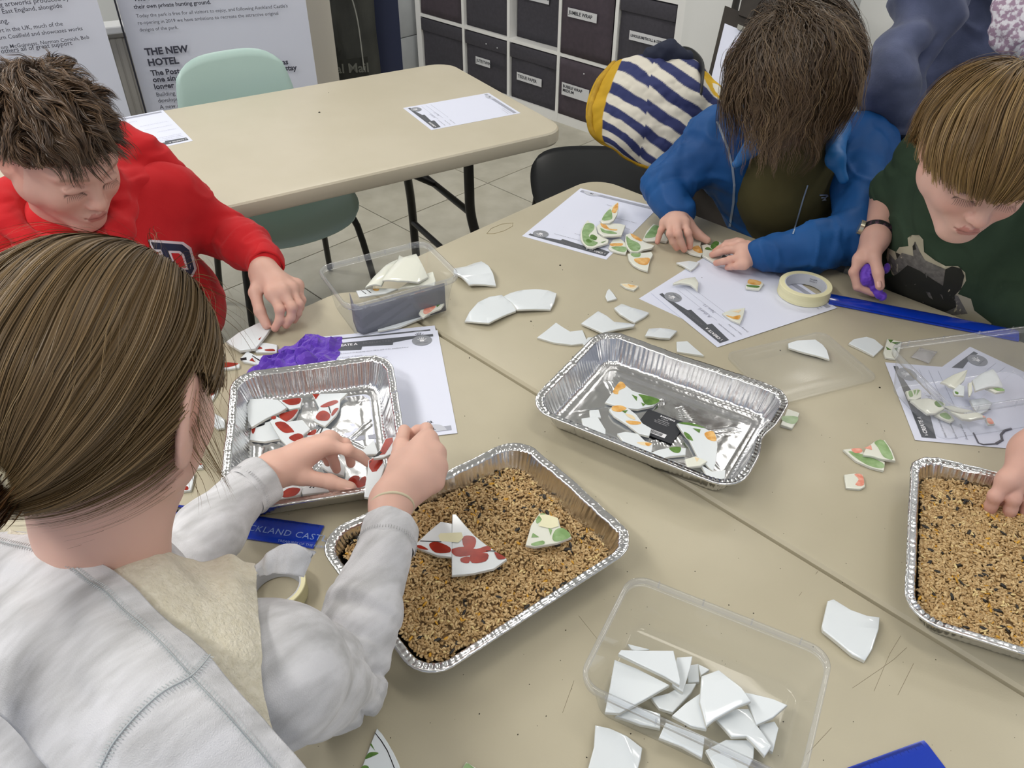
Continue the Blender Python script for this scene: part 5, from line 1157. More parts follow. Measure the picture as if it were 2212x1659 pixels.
# ------------------------------------------------------------------ implicit-surface modelling for bodies and clothes
def G(x, y, z):
    p = R3(x, y); return np.array([p[0], p[1], TZ+z])
def GV(x, y, z):
    p = R3(x, y); v_ = np.array([p[0], p[1], z]); return v_/np.linalg.norm(v_)
def vnoise(P, s, seed=0):
    """smooth value noise, vectorised"""
    P = np.asarray(P)*s+seed*17.31; i = np.floor(P).astype(np.int64); f = P-i; f = f*f*(3-2*f)
    def h(a, b_, c):
        n = (a*374761393+b_*668265263+c*2147483647+seed*97) & 0xffffffff; n = ((n ^ (n >> 13))*1274126177) & 0xffffffff; n = n ^ (n >> 16); return (n & 0xffff)/65535.0*2-1
    r = 0
    for dx in (0, 1):
        for dy in (0, 1):
            for dz in (0, 1):
                w = (f[:, 0] if dx else 1-f[:, 0])*(f[:, 1] if dy else 1-f[:, 1])*(f[:, 2] if dz else 1-f[:, 2])
                r = r+w*h(i[:, 0]+dx, i[:, 1]+dy, i[:, 2]+dz)
    return r
def fbm(P, s, seed=0, o=3):
    r = 0; a = 1
    for k in range(o): r = r+a*vnoise(P, s*2**k, seed+k); a *= .5
    return r
class SDF:
    def __init__(s): s.p = []
    def cap(s, a, b, ra, rb=None, k=.02, sub=False):
        s.p.append(('c', np.array(a, float), np.array(b, float), ra, ra if rb is None else rb, k, sub)); return s
    def ell(s, c, r, R=None, k=.02, sub=False):
        s.p.append(('e', np.array(c, float), np.array(r, float), np.eye(3) if R is None else np.array(R), 0, k, sub)); return s
    def chain(s, pts, rad, k=.02):
        for i in range(len(pts)-1): s.cap(pts[i], pts[i+1], rad[i], rad[i+1], k)
        return s
    def field(s, vox, pad=.012):
        lo = np.full(3, 1e9); hi = -lo
        bbs = []
        for q in s.p:
            if q[0] == 'c': m_ = max(q[3], q[4]); a = np.minimum(q[1], q[2])-m_; b_ = np.maximum(q[1], q[2])+m_
            else: m_ = max(q[2]); a = q[1]-m_; b_ = q[1]+m_
            bbs.append((a, b_))
            if not q[6]: lo = np.minimum(lo, a); hi = np.maximum(hi, b_)
        lo -= pad; hi += pad; n = np.ceil((hi-lo)/vox).astype(int)+1
        Fd = np.full(n, .05, dtype=np.float32); ax = [lo[i]+np.arange(n[i])*vox for i in range(3)]
        for q, (a, b_) in zip(s.p, bbs):
            mg = q[5]+.012; i0 = np.clip(np.floor((a-mg-lo)/vox).astype(int), 0, n-1); i1 = np.clip(np.ceil((b_+mg-lo)/vox).astype(int)+1, 1, n)
            if (i1 <= i0).any(): continue
            X = ax[0][i0[0]:i1[0], None, None]; Y = ax[1][None, i0[1]:i1[1], None]; Zq = ax[2][None, None, i0[2]:i1[2]]
            if q[0] == 'c':
                d = q[2]-q[1]; L2 = d@d+1e-12; px, py, pz = X-q[1][0], Y-q[1][1], Zq-q[1][2]
                t = np.clip((px*d[0]+py*d[1]+pz*d[2])/L2, 0, 1); D = np.sqrt((px-t*d[0])**2+(py-t*d[1])**2+(pz-t*d[2])**2)-(q[3]+(q[4]-q[3])*t)
            else:
                px, py, pz = X-q[1][0], Y-q[1][1], Zq-q[1][2]; R = q[3]; r = q[2]
                u = [px*R[0, i]+py*R[1, i]+pz*R[2, i] for i in range(3)]
                k0 = np.sqrt(sum((u[i]/r[i])**2 for i in range(3)))+1e-9; k1 = np.sqrt(sum((u[i]/r[i]**2)**2 for i in range(3)))+1e-9; D = k0*(k0-1)/k1
            sl = tuple(slice(i0[i], i1[i]) for i in range(3)); A = Fd[sl]; k = q[5]
            if q[6]: D = -D; h = np.maximum(k-np.abs(A-D), 0)/k; Fd[sl] = np.maximum(A, D)+h*h*k*.25
            else: h = np.maximum(k-np.abs(A-D), 0)/k; Fd[sl] = np.minimum(A, D)-h*h*k*.25
        return Fd, lo
    def mesh(s, vox, cut=None):
        Fd, lo = s.field(vox)
        if cut is not None:
            n = Fd.shape
            for (p, nn) in cut:      # remove everything on the positive side of the plane
                X = lo[0]+np.arange(n[0])*vox; Y = lo[1]+np.arange(n[1])*vox; Zq = lo[2]+np.arange(n[2])*vox
                D = (X[:, None, None]-p[0])*nn[0]+(Y[None, :, None]-p[1])*nn[1]+(Zq[None, None, :]-p[2])*nn[2]
                Fd = np.maximum(Fd, D.astype(np.float32))
        return surfnet(Fd, lo, vox)
def surfnet(Fd, lo, vox):
    Fd = np.pad(Fd, 1, constant_values=.05); lo = lo-vox
    n = np.array(Fd.shape); ins = Fd < 0
    c = [(a, b_, d) for a in (0, 1) for b_ in (0, 1) for d in (0, 1)]
    m = n-1
    def sh(A, o): return A[o[0]:o[0]+m[0], o[1]:o[1]+m[1], o[2]:o[2]+m[2]]
    cnt = sum(sh(ins, o).astype(np.int8) for o in c); act = (cnt > 0) & (cnt < 8); idx = np.argwhere(act)
    vid = np.full(m, -1, dtype=np.int64); vid[act] = np.arange(len(idx))
    P = np.zeros((len(idx), 3)); W = np.zeros(len(idx)); 
    vals = {o: Fd[idx[:, 0]+o[0], idx[:, 1]+o[1], idx[:, 2]+o[2]] for o in c}
    for a in c:
        for ax in range(3):
            if a[ax] == 0:
                b_ = list(a); b_[ax] = 1; b_ = tuple(b_); va, vb = vals[a], vals[b_]; cr = (va < 0) != (vb < 0)
                t = np.where(cr, va/(va-vb+1e-12), 0); p = np.zeros((len(idx), 3)); p += np.array(a); p[:, ax] += t; P += p*cr[:, None]; W += cr
    V = lo+(idx+P/W[:, None])*vox
    Fq = []
    for ax in range(3):
        o = [0, 0, 0]; o[ax] = 1; u, w = [i for i in range(3) if i != ax]
        A = ins[:n[0]-o[0], :n[1]-o[1], :n[2]-o[2]]; B = ins[o[0]:, o[1]:, o[2]:]; e = np.argwhere(A != B); e = e[(e[:, u] > 0) & (e[:, w] > 0) & (e[:, u] < m[u]) & (e[:, w] < m[w]) & (e[:, ax] < m[ax])]
        s_ = A[e[:, 0], e[:, 1], e[:, 2]]; eu = np.zeros(3, int); eu[u] = 1; ew = np.zeros(3, int); ew[w] = 1
        g = lambda q: vid[q[:, 0], q[:, 1], q[:, 2]]
        f = np.stack([g(e-eu-ew), g(e-ew), g(e), g(e-eu)], 1)
        fl = s_ if ax != 1 else ~s_
        f[~fl] = f[~fl][:, ::-1]; Fq.append(f)
    return V, np.vstack(Fq)
def vnormals(V, Fq):
    n = np.cross(V[Fq[:, 2]]-V[Fq[:, 0]], V[Fq[:, 3]]-V[Fq[:, 1]]); N_ = np.zeros_like(V)
    for k in range(4): np.add.at(N_, Fq[:, k], n)
    return N_/(np.linalg.norm(N_, axis=1, keepdims=True)+1e-12)
def lap(V, Fq, it=1, lam=.5):
    for _ in range(it):
        S_ = np.zeros_like(V); C_ = np.zeros(len(V))
        for a, b_ in ((0, 1), (1, 2), (2, 3), (3, 0)):
            np.add.at(S_, Fq[:, a], V[Fq[:, b_]]); np.add.at(C_, Fq[:, a], 1); np.add.at(S_, Fq[:, b_], V[Fq[:, a]]); np.add.at(C_, Fq[:, b_], 1)
        V = V+(S_/C_[:, None]-V)*lam
    return V
def merge(parts):
    V = []; Fq = []; C = []; n = 0
    for p in parts:
        V.append(p[0]); Fq.append(p[1]+n); n += len(p[0]); C.append(p[2])
    return np.vstack(V), np.vstack(Fq), np.vstack(C)

# ------------------------------------------------------------------ heads
class Head:
    def __init__(s, c, f, s_=1., roll=0.):
        s.c = np.array(c, float); f = np.array(f, float); f /= np.linalg.norm(f); r = np.cross(f, [0, 0, 1]); r /= np.linalg.norm(r); u = np.cross(r, f)
        if roll: r, u = r*math.cos(roll)+u*math.sin(roll), -r*math.sin(roll)+u*math.cos(roll)
        s.r, s.f, s.u, s.s = r, f, u, s_; s.R = np.stack([r, f, u], 1)
    def w(s, x, y, z): return s.c+s.R@np.array([x, y, z])*s.s
    def loc(s, P): return ((P-s.c)@s.R)/s.s
def head_mesh(h, neck_to, skin, hairline, haircol, vox=.0024, brow='#5a4636', lip='#b9716a', lash=True, neck_r=.046, lids=True, ear=1.0):
    s = h.s; E = SDF(); R = h.R
    W = h.w
    def e(c, r, k=.02, sub=False, Rl=None): E.ell(W(*c), np.array(r)*s, R if Rl is None else R@Rl, k*s, sub)
    def cp(a, b_, ra, rb=None, k=.02, sub=False): E.cap(W(*a), W(*b_), ra*s, (ra if rb is None else rb)*s, k*s, sub)
    e((0, -.014, .034), (.071, .090, .080), .03); e((0, .022, .012), (.061, .062, .078), .03); e((0, .030, -.040), (.050, .048, .052), .03)
    for q in (-1, 1):
        cp((q*.047, .004, -.052), (q*.014, .062, -.094), .020, .016, .03); e((q*.033, .052, -.030), (.024, .026, .026), .025)
        cp((q*.010, .083, .026), (q*.044, .066, .023), .0075, .006, .014)
        e((q*.058, .0, -.035), (.012, .03, .03), .03)
    e((0, .068, -.094), (.018, .014, .014), .02); e((0, .076, -.062), (.024, .014, .020), .02)
    for q in (-1, 1):
        e((q*.029, .089, .003), (.017, .013, .0115), .012, True); e((q*.029, .0725, .001), (.0145, .0125, .0125), .004)
        if lids: cp((q*.017, .0835, .001), (q*.041, .0785, .001), .0032, .003, .006)
    cp((0, .082, .012), (0, .096, -.022), .0065, .0085, .014); e((0, .099, -.030), (.0098, .0095, .0085), .008)
    for q in (-1, 1): e((q*.0105, .091, -.033), (.0065, .008, .0065), .006); e((q*.0062, .0985, -.0385), (.0028, .004, .0025), .003, True)
    cp((-.014, .087, -.0585), (0, .0915, -.0565), .0038, .0046, .006); cp((.014, .087, -.0585), (0, .0915, -.0565), .0038, .0046, .006)
    cp((-.012, .086, -.0665), (.012, .086, -.0665), .0050, .0050, .007)
    cp((-.019, .0885, -.0622), (.019, .0885, -.0622), .0010, .0010, .003, True)
    for q in (-1, 1):
        Rl = np.array(Matrix.Rotation(q*.42, 3, 'Z') @ Matrix.Rotation(-.22, 3, 'X'))
        o = np.array([q*(.0755+.012*(ear-1)*3), -.012, -.006]); e(o, (.0065, .0185*ear, .030*ear), .006, False, Rl)
        e(o+np.array([q*.0055, .003, .004]), (.0048, .011*ear, .019*ear), .004, True, Rl); e(o+np.array([0, -.002, -.024*ear]), (.005, .009, .009), .006, False, Rl)
    a = W(0, -.012, -.045); E.cap(a, a+(np.array(neck_to)-a)*.55, neck_r*s*1.0, neck_r*s*.98, .03); E.cap(a+(np.array(neck_to)-a)*.5, neck_to, neck_r*s*.98, neck_r*s*1.1, .03)
    V, Fq = E.mesh(vox); V = lap(V, Fq, 1, .4)
    L = h.loc(V); x, y, z = L.T; ax = np.abs(x)
    base = np.array(lin(skin)[:3]); C = np.tile(base, (len(V), 1))
    def blend(mask, col, amt=1.):
        nonlocal C
        m_ = np.clip(mask, 0, 1)[:, None]*amt; C = C*(1-m_)+np.array(lin(col)[:3])*m_
    blend(np.exp(-(((ax-.036)/.020)**2+((z+.032)/.018)**2))*(y > .03), '#d98f80', .38)
    blend(np.exp(-((x/.010)**2+((z+.031)/.011)**2))*(y > .09), '#d68d7d', .35)
    blend(np.exp(-(((ax-.076)/.012)**2+((z+.004)/.035)**2))*(y < .02)*(y > -.05), '#d6846f', .45)
    blend(((ax < .0185-(np.abs(z+.062)*.9)) & (np.abs(z+.0622) < .0098) & (y > .078))*1., lip, .75)
    blend((np.exp(-((z+.0622)/.0011)**2)*(ax < .0205)*(y > .075)), '#7a4038', .8)
    if lash:
        zc = -.0045-.35*(ax-.029)**2/.012*(1); blend(np.exp(-((z-zc)/.0016)**2)*(np.abs(ax-.029) < .0155)*(y > .06), '#2a1d18', .95)
        zc2 = .0105-.35*(ax-.029)**2/.012; blend(np.exp(-((z-zc2)/.0014)**2)*(np.abs(ax-.029) < .014)*(y > .06), '#9d6d5f', .5)
    zb = .0255-.15*np.maximum(ax-.034, 0); blend(np.exp(-((z-zb)/.0034)**2)*(ax > .012)*(ax < .047)*(y > .05), brow, .55)
    hm = (z > hairline(x, y)).astype(float)*(ax < .0735+.0*z); blend(hm, haircol, 1.)
    return V, Fq, C

# ------------------------------------------------------------------ hands: every finger its own chain of joints
def hand_sdf(E, wrist, fingers, thumb, palm_r=.012, k=.008, wr=(.020, .017), fr=(.0088, .0082, .0074, .0062), heel=None, arm=None, arm_r=.024):
    """fingers: list of 4 joint lists (knuckle, mid, [distal,] tip); thumb: base, joint, tip; all world points"""
    wrist = np.array(wrist); kn = [np.array(f[0]) for f in fingers]
    for i, f in enumerate(fingers):
        f = [np.array(p) for p in f]; sc = (1.0, 1.03, .97, .84)[i]
        r = [fr[0]*sc*1.06]+[fr[min(j, 3)]*sc for j in range(1, len(f))]; r[-1] = fr[3]*sc*1.06
        for j in range(len(f)-1): E.cap(f[j], f[j+1], r[j], r[j+1], .0035)
        a = wrist+(kn[i]-wrist)*.12; E.cap(a, f[0], palm_r*1.0, palm_r*.86, .012)
        if len(f) > 2: E.ell(f[1], (r[1]*1.08,)*3, None, .003)
    for i in range(3): E.cap(kn[i], kn[i+1], palm_r*.74, palm_r*.74, .008)
    t = [np.array(p) for p in thumb]; E.cap(wrist+(t[0]-wrist)*.25, t[0], palm_r*1.15, .0122, .014); 
    for j in range(len(t)-1): E.cap(t[j], t[j+1], .0115-.0012*j, .0105-.0016*j, .005)
    m_ = (kn[1]+kn[2])/2; E.cap(wrist, wrist+(m_-wrist)*.6, wr[1], palm_r*1.2, .02)
    if arm is not None: E.cap(wrist, arm, wr[0], arm_r, .02)
def skin_color(V, base, joints=(), tip='#cf8474'):
    C = np.tile(np.array(lin(base)[:3]), (len(V), 1)); n = fbm(V, 40, 3, 2)[:, None]; C = C*(1+.05*n)
    for p, r, a in joints:
        m_ = np.exp(-np.sum((V-np.array(p))**2, 1)/r**2)[:, None]*a; C = C*(1-m_)+np.array(lin(tip)[:3])*m_
    return C
m_skin = mat('skin', '#ffffff', .5, attr='tone', sss=.12, bump=.12, bscale=900, bdist=.0003, spec=.35)
def nail(parent, p, d, n, size=(.0052, .0066)):
    """a small curved nail plate at point p, finger direction d, surface normal n"""
    d = d/np.linalg.norm(d); n = n-d*np.dot(n, d); n /= np.linalg.norm(n); w = np.cross(d, n)
    V, Fq = curved_sheet(lambda i, j: p+w*((i-.5)*2*size[0]*(1-.25*abs(2*j-1)**3))+d*((j-.5)*2*size[1])-n*(.0022*((i-.5)*2)**2), 6, 6, .0004)
    return obj('fingernail', V, Fq, mat('fingernail', '#e3b3a6', .3), parent, True)

# ------------------------------------------------------------------ hair made of thin strands
def hair_mat(name, base, spec=.4):
    return mat(name, '#ffffff', .42, attr='tone', spec=spec)
def strands(name, roots, flow, n_steps, step, shell_c, shell_R, shell_r, parent, m_, cols, width=.0009, lift=(1.0, 1.06), grav=None, curl=0., seed=0, clump=1, spread=.006, stop=None, lens=None, curl_s=30., wave=0., tipc=1.0, avoid=None):
    rs = np.random.RandomState(seed); Pg = np.array(roots, float); n = len(Pg)
    R = np.array(shell_R); c = np.array(shell_c); r = np.array(shell_r); lf = rs.uniform(lift[0], lift[1], n)
    stepn = step*rs.uniform(.75, 1.1, n) if lens is None else np.asarray(lens); path = [Pg.copy()]; alive = np.ones(n, bool); dprev = None
    ph = rs.uniform(0, 6.28, n)
    for k in range(n_steps):
        q = (Pg-c)@R; nn = q/r; rad = np.linalg.norm(nn, axis=1); normal = (nn/r); normal /= np.linalg.norm(normal, axis=1, keepdims=True); normal = normal@R.T
        d = flow(Pg, q, normal, k/n_steps)
        if grav is not None: d = d+np.array([0, 0, -1.])*np.asarray(grav(q, k/n_steps)).reshape(-1, 1)
        if curl: d = d+curl*np.stack([vnoise(Pg, curl_s, 1+seed), vnoise(Pg, curl_s, 2+seed), vnoise(Pg, curl_s, 3+seed)], 1)
        if wave:
            sd = np.cross(d, normal); d = d+sd*(wave*np.sin(ph*.25+k*1.1+vnoise(path[0], 18, 5)*3))[:, None]
        d /= np.linalg.norm(d, axis=1, keepdims=True)+1e-9
        if dprev is not None: d = d*.55+dprev*.45; d /= np.linalg.norm(d, axis=1, keepdims=True)
        dprev = d; Pn = Pg+d*stepn[:, None]
        q = (Pn-c)@R; rad = np.linalg.norm(q/r, axis=1); inside = rad < lf; q[inside] *= (lf[inside]/rad[inside])[:, None]; Pn = q@R.T+c
        if stop is not None:
            st = stop(Pn, q); alive &= ~st
        Pn = np.where(alive[:, None], Pn, Pg); Pg = Pn; path.append(Pg.copy())
    path = np.stack(path, 1)                       # n x K x 3
    if clump > 1:
        off = rs.normal(0, 1, (n, clump, 3))*spread; t = np.linspace(0, 1, path.shape[1])
        k_ = (1-.75*t**1.2)[None, None, :, None]; path = (path[:, None]+off[:, :, None, :]*k_).reshape(n*clump, -1, 3)
        q = (path-c)@R; rad = np.linalg.norm(q/r, axis=2, keepdims=True); lo_ = lift[0]*.995; q = np.where(rad < lo_, q*lo_/np.maximum(rad, 1e-6), q); path = q@R.T+c
        n = n*clump
    K = path.shape[1]; T = np.gradient(path, axis=1); T /= np.linalg.norm(T, axis=2, keepdims=True)+1e-9
    q = (path-c)@R; normal = (q/r**2)@R.T; normal /= np.linalg.norm(normal, axis=2, keepdims=True)+1e-9
    tw = rs.normal(0, .5, n)[:, None, None]; side = np.cross(T, normal+np.cross(T, normal)*tw); side /= np.linalg.norm(side, axis=2, keepdims=True)+1e-9
    wd_ = width*rs.uniform(.6, 1.3, n)[:, None, None]*np.interp(np.linspace(0, 1, K), [0, .15, .7, 1], [.7, 1, .8, .12])[None, :, None]
    V = np.stack([path-side*wd_/2, path+side*wd_/2], 2).reshape(-1, 3)
    b_ = (np.arange(n)[:, None]*K+np.arange(K-1)[None])*2; Fq = np.stack([b_, b_+1, b_+3, b_+2], 2).reshape(-1, 4)
    mv = np.linalg.norm(path[:, 1:]-path[:, :-1], axis=2).reshape(-1) > 1e-6
    if avoid is not None: mv &= ~avoid(((path[:, 1:]).reshape(-1, 3)-c)@R)
    Fq = Fq[mv]
    used = np.unique(Fq); mp = np.zeros(len(V), int); mp[used] = np.arange(len(used))
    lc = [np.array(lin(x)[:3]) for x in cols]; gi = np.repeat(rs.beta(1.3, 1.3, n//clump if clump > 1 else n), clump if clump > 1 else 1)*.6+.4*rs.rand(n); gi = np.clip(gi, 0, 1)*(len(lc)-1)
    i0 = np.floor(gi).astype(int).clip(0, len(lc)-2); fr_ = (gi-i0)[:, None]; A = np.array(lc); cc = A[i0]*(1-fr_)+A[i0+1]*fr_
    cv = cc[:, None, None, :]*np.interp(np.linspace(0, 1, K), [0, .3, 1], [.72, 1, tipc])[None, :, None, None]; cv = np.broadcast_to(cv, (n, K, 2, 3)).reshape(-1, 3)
    o = obj(name, V[used], mp[Fq], m_, parent, True, colors=cv[used]); o['kind'] = 'stuff'; return o
def shell_points(h, cen, rad, n, mask, seed=0):
    rs = np.random.RandomState(seed); d = rs.normal(0, 1, (n*6, 3)); d /= np.linalg.norm(d, axis=1, keepdims=True); L = d*np.array(rad)+np.array(cen); m_ = mask(L)
    L = L[m_][:n]; return h.c+(L@h.R.T)*h.s, L
def hair_cap(h, cen, rad, mask, m_, parent, name='hair_base', nu=90, nv=60, bumpy=.002, seed=0):
    U = np.linspace(0, 2*math.pi, nu, endpoint=False); Vv = np.linspace(.02, math.pi-.02, nv); uu, vv = np.meshgrid(U, Vv)
    d = np.stack([np.sin(vv)*np.cos(uu), np.sin(vv)*np.sin(uu), np.cos(vv)], 2).reshape(-1, 3); L = d*np.array(rad)+np.array(cen); ok = mask(L)
    Wd = h.c+(L@h.R.T)*h.s; Wd = Wd+(d@h.R.T)*(bumpy*vnoise(Wd, 60, seed))[:, None]; Fq = []
    i = np.arange(nu)
    for j in range(nv-1):
        a = j*nu+i; b_ = j*nu+(i+1) % nu; f = np.stack([a, a+nu, b_+nu, b_], 1); Fq.append(f[ok[f].all(1)])
    Fq = np.vstack(Fq); used = np.unique(Fq); mp = np.zeros(len(Wd), int); mp[used] = np.arange(len(used)); return obj(name, Wd[used], mp[Fq], m_, parent, True)
def fix(V, Fq):
    n = vnormals(V, Fq); c = V.mean(0)
    a = V[Fq[:, 0]]; b_ = V[Fq[:, 1]]; d = V[Fq[:, 2]]; vol = np.sum(np.cross(a-c, b_-c)*(d-c))
    return (V, Fq[:, ::-1].copy()) if vol < 0 else (V, Fq)
def folds(P, axis, sa, sp, seed, sharp_=1.6):
    axis = np.array(axis, float); axis /= np.linalg.norm(axis); t = P@axis; Q = (P-t[:, None]*axis)*sp+axis*(t*sa)[:, None]
    n = vnoise(Q+.35*np.stack([vnoise(P, 14, seed+5)]*3, 1), 1., seed)+.45*vnoise(Q, 2.1, seed+1); return 1.15*n+.55*(.45-np.abs(n)*1.5)
def wrk(P, axis, sa, sp, seed):
    '''thin creases'''
    axis = np.array(axis, float); axis /= np.linalg.norm(axis); t = P@axis; Q = (P-t[:, None]*axis)*sp+axis*(t*sa)[:, None]; n = vnoise(Q+.5*np.stack([vnoise(P, 11, seed+5)]*3, 1), 1., seed); return np.maximum(0, 1-np.abs(n)*4.5)
def cloth(name, E, vox, m_, parent, disp=None, cut=None, color=None, sm=1, stuff=False):
    V, Fq = fix(*E.mesh(vox, cut)); V = lap(V, Fq, sm, .5)
    if disp is not None: N_ = vnormals(V, Fq); V = V+N_*disp(V, N_)[:, None]
    C = color(V) if color is not None else None
    o = obj(name, V, Fq, m_, parent, True, colors=C); return o
def grp(V, c, r): return np.exp(-np.sum((V-np.asarray(c))**2, 1)/r**2)
m_hair = hair_mat('hair_strands', None)
def capmat(n, c): return mat(n, c, .8, col2=c, nscale=50, bump=.6, bscale=300, bdist=.002)
def lin_interp(xs, ys): return lambda t: np.interp(t, xs, ys)
def std_hairline(fore=.060, temple=.020, ear=.018, nape=-.075):
    f = lin_interp([-.12, -.08, -.045, -.032, -.014, .010, .035, .055, .085], [nape, nape, -.045, .012, ear, ear, temple, (fore+temple)/2, fore])
    return lambda x, y: f(y)
def legs(E, hip, fdir, k=.04, r=.065, knee_h=-.26):
    """thighs and shins of a seated child down to the floor"""
    hip = np.array(hip); f = np.array(fdir, float); f[2] = 0; f /= np.linalg.norm(f); rr = np.array([f[1], -f[0], 0])
    out = []
    for q in (-1, 1):
        a = hip+rr*q*.07; kn = a+f*.30+rr*q*.02; kn[2] = TZ+knee_h; an = kn+f*.02; an[2] = .07; E.cap(a, kn, r, r*.78, .03); E.cap(kn, an, r*.74, r*.5, .02); out.append(an)
    return out, f
def shoes(ans, f, parent, m_):
    for an in ans:
        E = SDF(); E.cap(an+np.array([0, 0, -.028])-f*.02, an+f*.11+np.array([0, 0, -.035]), .036, .030, .02); E.cap(an, an+np.array([0, 0, .01]), .036, .036, .02)
        cloth('shoe', E, .008, m_, parent)
m_denim = mat('dark_trousers', '#23262e', .85, col2='#1b1e25', nscale=30, bump=.3, bscale=400)
m_shoe = mat('dark_shoe', '#1d1d1f', .5)

# ================================================================== girl in the pale hoodie (back to the camera)
g_t = thing('person', G(-.45, .12, -.74), 'person with brown ponytail in pale grey hoodie, back to the camera, holding poppy shards', 'person')
hg = Head(G(-.335, .515, .445), GV(.22, .80, -.50), 1.04)
gn = G(-.352, .455, .305)
hl = std_hairline(.062, .03, .020, -.082)
skin_g = '#dfb5a5'
mg = mat('girl_skin', '#ffffff', .5, attr='tone', sss=.12, bump=.12, bscale=900, bdist=.0003, spec=.3)
V1 = head_mesh(hg, gn, skin_g, hl, '#4a3a26', lash=False, neck_r=.045, ear=1.22); V1 = (*fix(V1[0], V1[1]), V1[2])
W_ = lambda x, y, z: wp(x, y, z)
E = SDF()
LFg = [[W_(704, 962, .083), W_(752, 972, .076), W_(777, 985, .060), W_(794, 999, .048)], [W_(712, 950, .078), W_(745, 960, .066), W_(756, 982, .045), W_(758, 1001, .030)], [W_(700, 956, .068), W_(716, 982, .052), W_(723, 1002, .036), W_(727, 1014, .028)], [W_(686, 958, .058), W_(700, 982, .040), W_(708, 1000, .030)]]
hand_sdf(E, W_(585, 1018, .080), LFg, [W_(650, 1030, .062), W_(712, 1040, .046), W_(757, 1054, .034)], arm=W_(500, 1085, .088), arm_r=.028, palm_r=.0135, fr=(.0090, .0082, .0075, .0064))
RFg = [[W_(924, 950, .116), W_(921, 927, .104), W_(902, 930, .093), W_(886, 940, .086)], [W_(940, 980, .112), W_(930, 975, .082), W_(885, 978, .075)], [W_(943, 1010, .108), W_(928, 1010, .078), W_(885, 1002, .074)], [W_(937, 1040, .102), W_(915, 1040, .076), W_(880, 1026, .074)]]
hand_sdf(E, W_(842, 1088, .112), RFg, [W_(858, 1000, .112), W_(866, 962, .108), W_(873, 930, .098)], arm=W_(828, 1200, .112), arm_r=.029, palm_r=.0155, k=.01, wr=(.0215, .02), fr=(.0092, .0086, .008, .0068))
E.cap(W_(860, 1060, .118), W_(918, 1000, .116), .015, .014, .02); E.cap(W_(868, 1040, .118), W_(905, 970, .116), .014, .013, .02)
V2, F2 = fix(*E.mesh(.0019)); V2 = lap(V2, F2, 1, .4)
C2 = skin_color(V2, skin_g, [(f[-1], .010, .35) for f in LFg+RFg]+[(f[1], .008, .25) for f in LFg]+[(f[0], .010, .22) for f in RFg])
body = obj('body', *merge([V1, (V2, F2, C2)])[:2], mg, g_t, True, colors=merge([V1, (V2, F2, C2)])[2])
nail(body, W_(752, 1050, .0415), W_(757, 1054, .036)-W_(712, 1040, .046), np.array([0, 0, 1.])+IU*.3)
# hoodie
m_hood = bpy.data.materials.new('grey_marl_fleece'); m_hood.use_nodes = True
def marl(m, c1, c2, c3, sc=55, bumpd=.0009):
    nt = m.node_tree; N = nt.nodes; L = nt.links; b = N['Principled BSDF']; b.inputs['Roughness'].default_value = .9; b.inputs['Specular IOR Level'].default_value = .15; b.inputs['Sheen Weight'].default_value = .25
    tc = N.new('ShaderNodeTexCoord'); mp = N.new('ShaderNodeMapping'); mp.inputs['Rotation'].default_value = (.5, .3, .9); mp.inputs['Scale'].default_value = (1, .22, .6); L.new(tc.outputs['Object'], mp.inputs[0])
    t = N.new('ShaderNodeTexNoise'); t.inputs['Scale'].default_value = sc; t.inputs['Detail'].default_value = 5; L.new(mp.outputs[0], t.inputs['Vector'])
    cr = N.new('ShaderNodeValToRGB'); cr.color_ramp.elements[0].position = .32; cr.color_ramp.elements[0].color = lin(c1); cr.color_ramp.elements[1].position = .62; cr.color_ramp.elements[1].color = lin(c3); e = cr.color_ramp.elements.new(.48); e.color = lin(c2)
    L.new(t.outputs[0], cr.inputs[0]); L.new(cr.outputs[0], b.inputs['Base Color'])
    t2 = N.new('ShaderNodeTexNoise'); t2.inputs['Scale'].default_value = 900; t2.inputs['Detail'].default_value = 2; L.new(tc.outputs['Object'], t2.inputs['Vector'])
    t3 = N.new('ShaderNodeTexNoise'); t3.inputs['Scale'].default_value = 70; t3.inputs['Detail'].default_value = 3; L.new(mp.outputs[0], t3.inputs['Vector'])
    ad = N.new('ShaderNodeMath'); ad.operation = 'MULTIPLY_ADD'; ad.inputs[1].default_value = 2.2; L.new(t3.outputs[0], ad.inputs[0]); L.new(t2.outputs[0], ad.inputs[2])
    bp = N.new('ShaderNodeBump'); bp.inputs['Strength'].default_value = .5; bp.inputs['Distance'].default_value = bumpd; L.new(ad.outputs[0], bp.inputs['Height']); L.new(bp.outputs[0], b.inputs['Normal'])
marl(m_hood, '#b9b9bb', '#cdcdd0', '#dcdce0')
m_fleece = mat('cream_fleece_lining', '#e2dcca', .95, col2='#d6cfba', nscale=160, bump=.9, bscale=330, bdist=.0022, sheen=.3, spec=.1)
E = SDF(); shR, shL = G(-.215, .405, .205), G(-.49, .48, .205)
chest = G(-.385, .345, .145); mid = G(-.43, .24, .0); hip = G(-.48, .10, -.17)
E.cap(shR, shL, .050, .050, .05); E.cap(chest, mid, .105, .108, .06); E.cap(mid, hip, .108, .125, .06); E.cap(gn-G(0, 0, .04)+G(0, 0, 0), chest, .055, .10, .05); E.cap(shR, chest, .052, .09, .05); E.cap(shL, chest, .052, .09, .05)
elR, cuR = G(-.188, .487, .062), W_(832, 1185, .112); elL, cuL = G(-.415, .615, .075), W_(525, 1068, .086)
E.chain([shR, (shR+elR)/2+G(0, 0, .0)-G(0, 0, 0), elR], [.054, .052, .046], .03); E.chain([elR, (elR+cuR)/2, cuR], [.046, .041, .033], .02)
E.chain([shL, elL], [.058, .048], .03); E.chain([elL, (elL+cuL)/2, cuL], [.047, .041, .034], .02)
